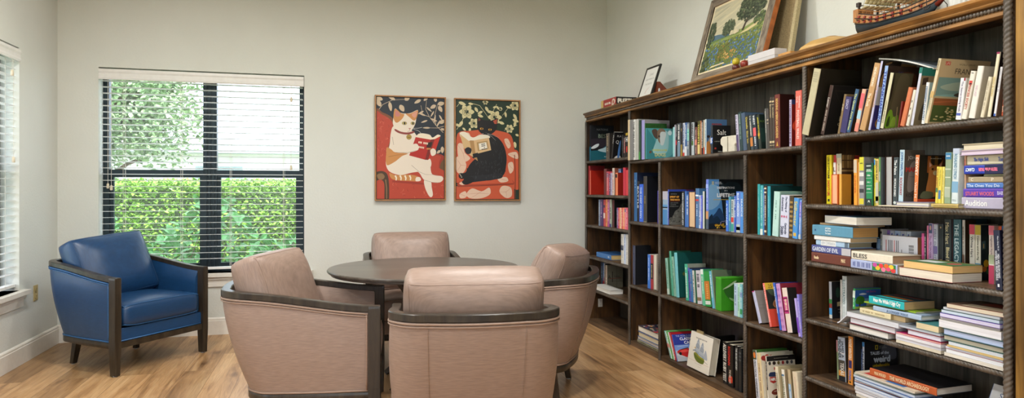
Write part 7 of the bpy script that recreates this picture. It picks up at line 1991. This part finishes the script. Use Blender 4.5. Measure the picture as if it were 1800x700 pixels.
# ------------------------------------------------------------------ things on top of the bookcase
ZT = ZTOP + .0008
r = thing('puzzle_box', 'red and black jigsaw puzzle box at the far end on top of the bookcase', 'puzzle box', (2.42, 5.40, ZT))
mb = MB(); mb.box(0, .19, 0, .33, 0, .082)
bevel(obj('box_base', mb, mat('dark puzzle carton', '#1c1816', .5), r), .002)
mb = MB(); mb.box(-.002, .192, -.002, .332, .022, .1)
bevel(obj('lid', mb, mat('red puzzle carton', '#a8302a', .45), r), .002)
items = [('p', '#a8302a', [(0, 0), (1, 0), (1, 1), (0, 1)]), ('p', '#d8b870', [(0, 0), (.16, 0), (.16, 1), (0, 1)]), ('t', 'GOOD GIRL', .45, .5, .4, .42, '#f0e0d0', .06), ('s', '#e0d0c0', [(.72, .1), (.84, .2), (.94, .5), (.9, .8), (.78, .85), (.72, .5)]), ('s', '#b8604c', ell(.82, .5, .05, .2))]
obj('side_print', art_mesh(items, lambda p: (p[0] * .334, .022 + p[1] * .078), Vector((-.0025, .332, 0)), Vector((0, -1, 0)), Vector((0, 0, 1))), print_mat(), r, fix=False)
items = [('p', '#1c1a18', [(0, 0), (1, 0), (1, 1), (0, 1)]), ('t', 'PUZZLE', .52, .56, .86, .62, '#e8e0d0', .1), ('p', '#c86848', [(0, 0), (.4, 0), (.2, .18), (0, .22)])]
obj('end_print', art_mesh(items, lambda p: (p[0] * .194, .022 + p[1] * .078), Vector((-.002, -.0025, 0)), Vector((1, 0, 0)), Vector((0, 0, 1))), print_mat(), r, fix=False)
# small black framed sign
a = R(19)
r = thing('framed_sign', 'small black framed sign leaning on top of the bookcase beside the puzzle box', 'framed sign', (2.405, 4.86, ZT + .0005))
M = Matrix.Rotation(a, 4, 'Y')
W, H, f = .235, .285, .016
mb = MB()
for y0, y1, z0, z1 in ((-W / 2, W / 2, 0, f), (-W / 2, W / 2, H - f, H), (-W / 2, -W / 2 + f, f, H - f), (W / 2 - f, W / 2, f, H - f)):
    mb.box(0, .016, y0, y1, z0 + .006, z1 + .006, M=M)
bevel(obj('frame', mb, mat('black frame lacquer', '#1d1c1a', .35), r), .0015)
mb = MB(); mb.box(.004, .012, -W / 2 + f * .5, W / 2 - f * .5, f * .5, H - f * .5, M=M)
obj('paper_insert', mb, mat('white sign paper', '#d9d9d4', .5, var=.01), r)
items = [('t', 'START', .55, .78, .34, .07, '#9a9a94'), ('t', 'EVERYTHING IN', .5, .62, .7, .07, '#9a9a94'), ('t', 'THIS ROOM', .5, .46, .56, .07, '#9a9a94')]
items += [('p', '#c8a8a0', stroke([(.42, .14), (.5, .24), (.62, .28), (.7, .34)], .02)), ('p', '#c8a8a0', stroke([(.48, .12), (.5, .2), (.54, .32)], .02))]
o = obj('sign_print', art_mesh(items, lambda p: (p[0] * (W - 2 * f), p[1] * (H - 2 * f)), Vector((.0035, W / 2 - f, f + .006)), Vector((0, -1, 0)), Vector((0, 0, 1))), print_mat(), r, fix=False)
o.rotation_euler = (0, a, 0)
mb = MB()
mb.poly_prism([(.05, 0.002), (.21, 0.002), (.085, .13), (.062, .13)], -.13, -.07, axes='xz')
obj('easel_strut', mb, mat('red brown easel wood', '#6c2c14', .4), r)
mb = MB()
mb.poly_prism(ell(.075, .06, .008, .02, 12), -.1325, -.13, axes='xz')
obj('hinge_plate', mb, mat('white hinge', '#d8d8d8', .3), r)
# landscape painting
a = R(16)
y0p, y1p = 3.372, 4.145
r = thing('framed_painting', 'large landscape painting in a weathered wood frame leaning on top of the bookcase', 'painting', (2.405, (y0p + y1p) / 2, ZT + .010))
M = Matrix.Rotation(a, 4, 'Y')
W, H, f = y1p - y0p, .62, .062
M_WEATH = wood('weathered barn wood', '#4a4036', '#9a8c78', 'z', .7, 6, 14, .3, .5)
M_WEATHH = wood('weathered barn wood across', '#4a4036', '#9a8c78', 'y', .7, 6, 14, .3, .5)
mb = MB()
mb.poly_prism([(-W / 2, 0), (W / 2, 0), (W / 2 - f, f), (-W / 2 + f, f)], 0, .03, axes='yz', M=M)
obj('frame_rail', mb, M_WEATHH, r)
mb = MB()
mb.poly_prism([(-W / 2, H), (W / 2, H), (W / 2 - f, H - f), (-W / 2 + f, H - f)], 0, .03, axes='yz', M=M)
obj('frame_rail', mb, M_WEATHH, r)
mb = MB()
mb.poly_prism([(-W / 2, 0), (-W / 2 + f, f), (-W / 2 + f, H - f), (-W / 2, H)], 0, .03, axes='yz', M=M)
obj('frame_stile', mb, M_WEATH, r)
mb = MB()
mb.poly_prism([(W / 2, 0), (W / 2 - f, f), (W / 2 - f, H - f), (W / 2, H)], 0, .03, axes='yz', M=M)
obj('frame_stile', mb, M_WEATH, r)
mb = MB()
i2 = f - .006
for ya, yb, za, zb_ in ((-W / 2 + i2, W / 2 - i2, i2, i2 + .006), (-W / 2 + i2, W / 2 - i2, H - i2 - .006, H - i2), (-W / 2 + i2, -W / 2 + i2 + .006, i2, H - i2), (W / 2 - i2 - .006, W / 2 - i2, i2, H - i2), (-W / 2 - .003, -W / 2, 0, H), (W / 2, W / 2 + .003, 0, H)):
    mb.box(.002, .032, ya, yb, za, zb_, M=M)
obj('orange_fillet', mb, mat('orange stained fillet', '#a8602c', .5, var=.15), r)
L2 = f
mb = MB(); mb.box(.008, .014, -W / 2 + L2, W / 2 - L2, L2, H - L2, M=M)
obj('linen_liner', mb, mat('cream linen liner', '#d8c8a4', .8, var=.04), r)
g = L2 + .016
w_, h_ = W - 2 * g, H - 2 * g
rp = random.Random(21)
sc = [('p', '#b8b296', [(0, 0), (1, 0), (1, 1), (0, 1)])]
for k in range(26):
    x, y = rp.uniform(0, 1), rp.uniform(.55, 1)
    sc.append(('s', rp.choice(['#c0b898', '#b0aa90', '#c6be9e', '#aaa68e']), [(x - .14, y - .03), (x, y + .01), (x + .14, y + .06), (x + .08, y + .07), (x - .08, y + .02)]))
sc += [('s', '#4c6878', [(0, .5), (.15, .54), (.35, .5), (.5, .46), (.5, .4), (0, .4)]), ('p', '#5c7440', [(0, .46), (.4, .46), (.7, .5), (1, .56), (1, .2), (0, .2)]), ('s', '#7c8c4c', [(.1, .42), (.5, .46), (1, .56), (1, .44), (.5, .38), (.1, .38)]), ('s', '#c8b888', [(.42, .36), (.6, .42), (.85, .5), (1, .55), (1, .5), (.8, .44), (.6, .37), (.45, .33)]), ('p', '#5c6c34', [(0, .38), (1, .44), (1, 0), (0, 0)])]
for k in range(620):
    x, y = rp.uniform(0, 1), rp.uniform(0, .42)
    c = rp.choice(['#3c6498', '#4c74a4', '#345888', '#6c8cb0', '#4c6030', '#6c7034', '#3c5478', '#5c7038'])
    if .28 < x < .48 and .08 < y < .34:
        c = rp.choice(['#5c5a2c', '#7c6c30', '#4c4c24', '#8c7434'])
    if .4 < x < .62 and .1 < y < .2 + .2 * (x - .4):
        c = rp.choice(['#b8944c', '#c8a868', '#8c7c3c', '#c88c54'])
    if y > .34 and rp.random() < .5:
        c = '#8c944c'
    sc.append(('p', c, ell(x, y, rp.uniform(.008, .02), rp.uniform(.006, .014), 6, rp.uniform(0, 90))))
def blobs(cx, cy, rx, ry, n, cols, s):
    for k in range(n):
        q, t = rp.random() ** .5, rp.uniform(0, 2 * PI)
        sc.append(('p', rp.choice(cols), ell(cx + rx * q * math.cos(t), cy + ry * q * math.sin(t), s * rp.uniform(.6, 1.3), s * rp.uniform(.5, 1), 7, rp.uniform(0, 180))))
sc.append(('p', '#3c3024', stroke([(.66, .46), (.69, .58), (.75, .72)], .035, .015)))
sc.append(('p', '#3c3024', stroke([(.68, .55), (.78, .64), (.88, .7)], .02, .01)))
blobs(.74, .78, .22, .17, 90, ['#34402c', '#28341f', '#2c3828'], .04)
blobs(.73, .79, .25, .2, 260, ['#34402c', '#28341f', '#44503a', '#505c40', '#5c6848'], .018)
blobs(.92, .55, .09, .08, 30, ['#4c6038', '#5c6c3c', '#38482c'], .03)
blobs(.38, .58, .09, .1, 40, ['#44503a', '#38442f'], .028)
blobs(.38, .59, .11, .12, 110, ['#44503a', '#505c44', '#38442f', '#606c50'], .013)
blobs(.05, .56, .07, .2, 60, ['#3c4a34', '#2f3c2a', '#4c5840'], .03)
blobs(.04, .12, .09, .12, 40, ['#3c4a30', '#2f3c24', '#566038'], .03)
blobs(.5, .48, .09, .025, 14, ['#c8bc98', '#b8b090'], .025)
for k in range(12):
    sc.append(('s', '#d0c098', [(.2 + .02 * k, .02 + .003 * k), (.24 + .02 * k, .05), (.26 + .02 * k, .03)]))
o = obj('painted_canvas', art_mesh(sc, lambda p: (max(0, min(1, p[0])) * w_, max(0, min(1, p[1])) * h_), Vector((.0078, W / 2 - g, g)), Vector((0, -1, 0)), Vector((0, 0, 1)), .000003), print_mat(), r, fix=False)
o.rotation_euler = (0, a, 0)
# brown panel leaning behind the painting
r = thing('canvas_panel', 'brown backed canvas panel leaning on the wall behind the landscape painting', 'canvas panel', (2.535, 3.5, ZT))
M = Matrix.Rotation(R(10), 4, 'Y')
mb = MB(); mb.box(0, .012, -.21, .25, .003, .66, M=M)
obj('panel', mb, mat('brown burlap canvas', '#8c7a58', .9, var=.15, scale=120), r)
mb = MB()
mb.box(-.006, .018, -.225, -.20, .003, .66, M=M)
obj('edge_strip', mb, mat('pale burlap edge', '#b0a27c', .9, var=.1, scale=120), r)
mb = MB(); mb.box(-.006, .018, .25, .265, .003, .66, M=M)
obj('edge_strip', mb, mat('pale burlap edge', '#b0a27c', .9, var=.1, scale=120), r)
# little harvest fruit
p = on_x(1300, 112, 2.362)
r = thing('decorative_gourd', 'small yellow green gourd with red base in front of the landscape painting', 'gourd', (2.338, p.y, ZT))
mb = MB(); mb.lathe([(.0, 0), (.016, .002), (.024, .014), (.02, .03), (.012, .036)], 18); obj('red_base', mb, mat('dark red gourd', '#5c1c14', .35, var=.3), r, smooth=True)
mb = MB(); mb.lathe([(.010, .033), (.020, .042), (.023, .056), (.017, .07), (.006, .076), (0, .076)], 18); obj('yellow_top', mb, mat('yellow gourd', '#b8a82c', .35, var=.25, scale=40), r, smooth=True)
mb = MB(); mb.tube([(0, 0, .074), (.002, .006, .084), (.0, .012, .09)], .0025, 6); obj('stem', mb, M_BARK, r)
p = on_x(1313, 106, 2.362)
r = thing('decorative_apple', 'small dark red apple ornament between the gourd and the white box', 'ornament', (2.338, p.y - .012, ZT))
mb = MB(); mb.lathe([(.0, .004), (.010, 0), (.022, .010), (.025, .026), (.02, .04), (.008, .046), (0, .042)], 18); obj('fruit', mb, mat('red apple skin', '#8c2c1c', .3, var=.3), r, smooth=True)
mb = MB(); mb.tube([(0, 0, .042), (.003, 0, .055)], .002, 6); obj('stem', mb, M_BARK, r)
# white box
r = thing('white_box', 'flat white box lying on top of the bookcase right of the landscape painting', 'box', (2.312, 3.105, ZT))
mb = MB(); mb.box(0, .075, 0, .235, 0, .05)
obj('box_base', mb, mat('white carton', '#c0bdbe', .5, var=.01), r)
mb = MB(); mb.box(-.0015, .0765, -.0015, .2365, .02, .056)
bevel(obj('lid', mb, mat('white carton lid', '#c6c3c4', .5, var=.01), r), .002)
r = thing('wood_slat', 'short pale wooden slat lying in front of the white box end', 'wood piece', (2.318, 2.985, ZT))
mb = MB(); mb.box(0, .03, 0, .1, 0, .017); bevel(obj('slat', mb, mat('pale pine', '#c08c4c', .5, var=.12), r), .002)
mb = MB(); mb.box(.031, .04, 0.01, .09, 0, .014); obj('batten', mb, mat('pale pine batten', '#b07c40', .5, var=.12), r)
# tan domed dish
pa, pb = on_x(1428, 78, 2.47), on_x(1500, 58, 2.47)
r = thing('wooden_dish', 'pale tan rounded dish lying between the white box and the ship model', 'dish', (2.47, (pa.y + pb.y) / 2, ZT))
mb = MB(); mb.lathe([(.158, 0), (.162, .004), (.15, .022), (.11, .048), (.06, .062), (0, .066)], 40); obj('dish_body', mb, mat('tan wood dish', '#c09a5c', .45, var=.12, scale=12), r, smooth=True)
mb = MB(); mb.lathe([(.03, .064), (.032, .07), (.026, .072), (0, .072)], 24); obj('foot_ring', mb, mat('tan wood dish foot', '#a8844c', .45), r, smooth=40)
# sailing ship model (hull axis along the bookcase, bow towards the near end)
r = thing('ship_model', 'wooden sailing ship model with cream sails on top of the bookcase', 'ship model', (2.49, 2.47, ZT))
M_HULLD = mat('dark blue hull paint', '#1c2a34', .4, var=.2)
M_HULLW = mat('tan hull planking', '#a8713a', .45, var=.25, scale=20, stretch=(1, 8, 1))
M_SPAR = mat('dark spar wood', '#2c1c12', .5)
M_SAIL = mat('cream sail cloth', '#d8cca4', .85, var=.06)
def hullsec(t):
    """half breadth, keel z, deck z at t along the hull (0 stern, 1 bow)"""
    wd = .058 * (math.sin(PI * min(1, .18 + t * .86)) ** .6 if t < .99 else .05)
    kz = .028 + .018 * max(0, (t - .75) / .25) ** 2 * 3 + .012 * max(0, (.15 - t) / .15)
    dz = .098 + .05 * max(0, (.35 - t) / .35) + .03 * max(0, (t - .7) / .3)
    return wd, kz, dz
def Yh(t):
    return .215 - .43 * t
low, upp = [], []
for k in range(17):
    t = k / 16
    wd, kz, dz = hullsec(t)
    zm = kz + (dz - kz) * .48
    low.append([Vector((wd * math.sin(q) ** .7 * (1 if s > 0 else -1) if q else 0, Yh(t), kz + (zm - kz) * (1 - math.cos(q)))) for s in (-1,) for q in [PI / 2 * j / 5 for j in range(5, -1, -1)]] + [Vector((wd * math.sin(PI / 2 * j / 5) ** .7, Yh(t), kz + (zm - kz) * (1 - math.cos(PI / 2 * j / 5)))) for j in range(1, 6)])
    upp.append([Vector((-wd, Yh(t), zm)), Vector((-wd * 1.04, Yh(t), (zm + dz) / 2)), Vector((-wd * .9, Yh(t), dz)), Vector((wd * .9, Yh(t), dz)), Vector((wd * 1.04, Yh(t), (zm + dz) / 2)), Vector((wd, Yh(t), zm))])
mb = MB(); mb.rings(low); obj('lower_hull', mb, M_HULLD, r, smooth=40)
mb = MB(); mb.rings(upp); up_ = obj('upper_hull', mb, M_HULLW, r, smooth=30)
mb = MB()
for k in range(9):
    t = .08 + k * .095
    wd, kz, dz = hullsec(t)
    for dzz in ((.62, .82) if k < 7 else (.66,)):
        z = kz + (dz - kz) * dzz
        mb.box(-wd * 1.1 - .001, -wd * .9, Yh(t) - .006, Yh(t) + .006, z - .005, z + .005)
        mb.box(wd * .9, wd * 1.1 + .001, Yh(t) - .006, Yh(t) + .006, z - .005, z + .005)
obj('gun_ports', mb, mat('red gun port', '#8c2c1c', .5), up_)
mb = MB()
for k in range(9):
    t = .08 + k * .095
    wd, kz, dz = hullsec(t)
    z = kz + (dz - kz) * .66
    for s in (-1, 1):
        mb.tube([(s * wd * .9, Yh(t), z), (s * (wd * 1.1 + .012), Yh(t), z)], .0026, 6)
obj('cannons', mb, M_SPAR, up_)
mb = MB()
for f_ in (.5, .74, .97):
    for s in (-1, 1):
        mb.tube([(s * hullsec(k / 16)[0] * (1.06 if f_ < .9 else .92), Yh(k / 16), hullsec(k / 16)[1] + (hullsec(k / 16)[2] - hullsec(k / 16)[1]) * f_) for k in range(17)], .0028, 6)
obj('wale_rails', mb, M_SPAR, up_)
mb = MB()
for s in (-1, 1):
    for k in range(17):
        wd, kz, dz = hullsec(k / 16)
        mb.tube([(s * wd * .9, Yh(k / 16), dz), (s * wd * .9, Yh(k / 16), dz + .014)], .0015, 5)
    mb.tube([(s * hullsec(k / 16)[0] * .9, Yh(k / 16), hullsec(k / 16)[2] + .014) for k in range(17)], .002, 5)
obj('bulwark_rail', mb, M_HULLW, r)
mb = MB(); mb.box(-.045, .045, .19, .222, .1, .16); mb.box(-.03, -.012, .222, .226, .115, .145); mb.box(.012, .03, .222, .226, .115, .145)
obj('stern_gallery', mb, M_HULLW, r)
mb = MB(); mb.tube([(0, .23, .155), (0, .235, .185)], .006, 8); mb.box(-.008, .008, .226, .244, .183, .203); obj('stern_lantern', mb, M_SPAR, r)
for yy, h_m in ((.12, .36), (.0, .44), (-.12, .38)):
    mb = MB(); mb.tube([(0, yy, .09), (0, yy, h_m * .6), (0, yy, h_m)], [.006, .005, .0025], 8)
    m_ = obj('mast', mb, M_SPAR, r)
    mb = MB()
    for q, ww in ((.42, .1), (.66, .08), (.86, .055)):
        mb.tube([(-ww, yy - .008, h_m * q), (ww, yy - .008, h_m * q)], .0025, 6)
    obj('yard', mb, M_SPAR, m_)
    for q0, q1, ww in ((.42, .20 if yy < .1 else .26, .095), (.66, .44, .078), (.86, .68, .052)):
        mb = MB()
        rows = []
        for i in range(7):
            a_ = i / 6
            rows.append([Vector(((2 * j / 8 - 1) * ww * (1.0 + .12 * a_), yy - .012 - .03 * math.sin(PI * a_) * (1 - (2 * j / 8 - 1) ** 2 * .5), h_m * (q0 + (max(q1, .135 / h_m) - q0) * a_))) for j in range(9)])
        front = [[v for v in row] for row in rows]
        for i in range(6):
            for j in range(8):
                mb.add([rows[i][j], rows[i][j + 1], rows[i + 1][j + 1], rows[i + 1][j]], [(0, 1, 2, 3)])
        s_ = obj('sail', mb, M_SAIL, m_, smooth=True)
        sm = s_.modifiers.new('cloth', 'SOLIDIFY'); sm.thickness = .0012
mb = MB(); mb.tube([(0, -.19, .12), (0, -.30, .17)], [.005, .0025], 8); obj('bowsprit', mb, M_SPAR, r)
mb = MB(); mb.tube([(0, -.2, .08), (0, -.235, .1), (0, -.245, .13)], [.012, .008, .004], 8); obj('figurehead', mb, mat('gilded red figurehead', '#7c2c1c', .4), r, smooth=True)
mb = MB()
for s in (-1, 1):
    for yy, h_m in ((.12, .36), (.0, .44), (-.12, .38)):
        for d in (-.03, -.01, .01, .03):
            mb.tube([(s * .052, yy + d + .01, .105), (0, yy, h_m * .62)], .0007, 4)
mb.tube([(0, -.3, .17), (0, -.12, .37)], .0007, 4); mb.tube([(0, -.12, .37), (0, 0, .43)], .0007, 4); mb.tube([(0, 0, .43), (0, .12, .35)], .0007, 4); mb.tube([(0, .12, .35), (0, .22, .16)], .0007, 4)
obj('rigging', mb, M_SPAR, r)
for s in (-1, 1):
    mb = MB(); mb.tube([(s * .045, -.19, .105), (s * .055, -.2, .085), (s * .055, -.2, .06)], .0018, 6); mb.tube([(s * .055, -.182, .066), (s * .055, -.19, .058), (s * .055, -.2, .056), (s * .055, -.21, .058), (s * .055, -.218, .066)], .0022, 6)
    obj('anchor', mb, M_SPAR, r)
mb = MB()
for yy in (.12, -.12):
    mb.box(-.03, .03, yy - .012, yy + .012, 0, .008); mb.box(-.03, -.02, yy - .01, yy + .01, .006, .05); mb.box(.02, .03, yy - .01, yy + .01, .006, .05)
mb.box(-.008, .008, -.12, .12, 0, .008)
mb.box(-.006, .006, -.13, .16, .006, .034)
obj('cradle', mb, M_SPAR, r)
# white ribbed bowl
p = on_x(1702, 0, 2.45)
r = thing('ribbed_bowl', 'white ribbed bowl at the near end on top of the bookcase', 'bowl', (2.45, p.y, ZT))
mb = MB()
rs = []
for rr, z in ((.045, 0), (.05, .004), (.06, .03), (.066, .07), (.068, .09), (.063, .09), (.061, .07), (.055, .03), (.04, .01), (.015, .009)):
    rs.append([Vector(((rr + .002 * math.cos(24 * 2 * PI * k / 120)) * math.cos(2 * PI * k / 120), (rr + .002 * math.cos(24 * 2 * PI * k / 120)) * math.sin(2 * PI * k / 120), z)) for k in range(120)])
mb.rings(rs); obj('bowl_body', mb, mat('white glazed ceramic', '#e4e4e0', .3, var=.02), r, smooth=True)
mb = MB(); mb.lathe([(.0635, .089), (.0705, .091), (.0705, .096), (.0635, .098)], 60); obj('rim_band', mb, mat('white glazed rim', '#f0efeb', .3, var=.01), r, smooth=40)
# the last book: leaning back, face out
r, pl, z = BLUE_END
r.rotation_euler = (Matrix.Rotation(R(24), 3, 'Y') @ Matrix.Rotation(R(-90), 3, 'Z')).to_euler()
r.location = (XF + .05, pl.y, S_RT[4] + TS + .0075)
# ------------------------------------------------------------------ ceiling lights
M_TRIMW = mat('white light trim', '#eeeae2', .4, var=.01)
m, nt, b = base_mat('lit diffuser')
b.inputs['Emission Color'].default_value = (1, .97, .92, 1)
b.inputs['Emission Strength'].default_value = 5.2
M_DIFF = m
LAMPS = [(-1.0, .8), (1.0, .8), (-1.0, 2.5), (1.0, 2.5), (-1.0, 4.15), (1.0, 4.15)]
for k, (x, y) in enumerate(LAMPS):
    r = thing('ceiling_light', 'round recessed ceiling light, ' + ('front left', 'front right', 'middle left', 'middle right', 'rear left', 'rear right')[k] + ' of six', 'ceiling light', (x, y, ZC), group='recessed ceiling lights')
    mb = MB(); mb.lathe([(.10, 0), (.125, 0), (.125, -.008), (.10, -.012)], 40, cap=False); obj('trim_ring', mb, M_TRIMW, r, smooth=40)
    mb = MB(); mb.lathe([(0, -.004), (.1, -.004), (.1, 0), (0, 0)], 40); obj('diffuser', mb, M_DIFF, r)
    l = bpy.data.lights.new('downlight', 'AREA')
    l.shape = 'DISK'
    l.size = .2
    l.energy = 30.5
    l.color = (1, .985, .95)
    l.spread = R(174)
    o = bpy.data.objects.new('downlight_lamp', l)
    C.objects.link(o)
    o.parent = r
    o.location = (0, 0, -.014)
s = bpy.data.lights.new('sun', 'SUN')
s.energy = 8
s.angle = R(1)
s.color = (1, .94, .9)
o = bpy.data.objects.new('sun', s)
C.objects.link(o)
o.rotation_euler = Vector((-.35, .75, -.9)).to_track_quat('-Z', 'Y').to_euler()
# ------------------------------------------------------------------ sky
wd = bpy.data.worlds.new('bright hazy sky')
bpy.context.scene.world = wd
wd.use_nodes = True
bg = wd.node_tree.nodes['Background']
bg.inputs['Color'].default_value = (.76, .87, 1.0, 1)
bg.inputs['Strength'].default_value = 5.2
# ------------------------------------------------------------------ camera
cam = bpy.data.cameras.new('camera')
cam.sensor_width = 36
cam.lens = 36 * FPX / 1800
cam.shift_y = -(350 - HOR) / 1800
cam.clip_end = 300
co = bpy.data.objects.new('camera', cam)
C.objects.link(co)
co.location = (0, 0, HCAM)
co.rotation_euler = (R(90), 0, -TH)
sc = bpy.context.scene
sc.camera = co
sc.view_settings.view_transform = 'Standard'
sc.view_settings.look = 'None'
sc.view_settings.exposure = 0
sc.view_settings.gamma = 1
sc.view_settings.use_curve_mapping = False
sc.cycles.use_denoising = True
sc.cycles.max_bounces = 8
sc.cycles.diffuse_bounces = 5
sc.cycles.sample_clamp_indirect = 6
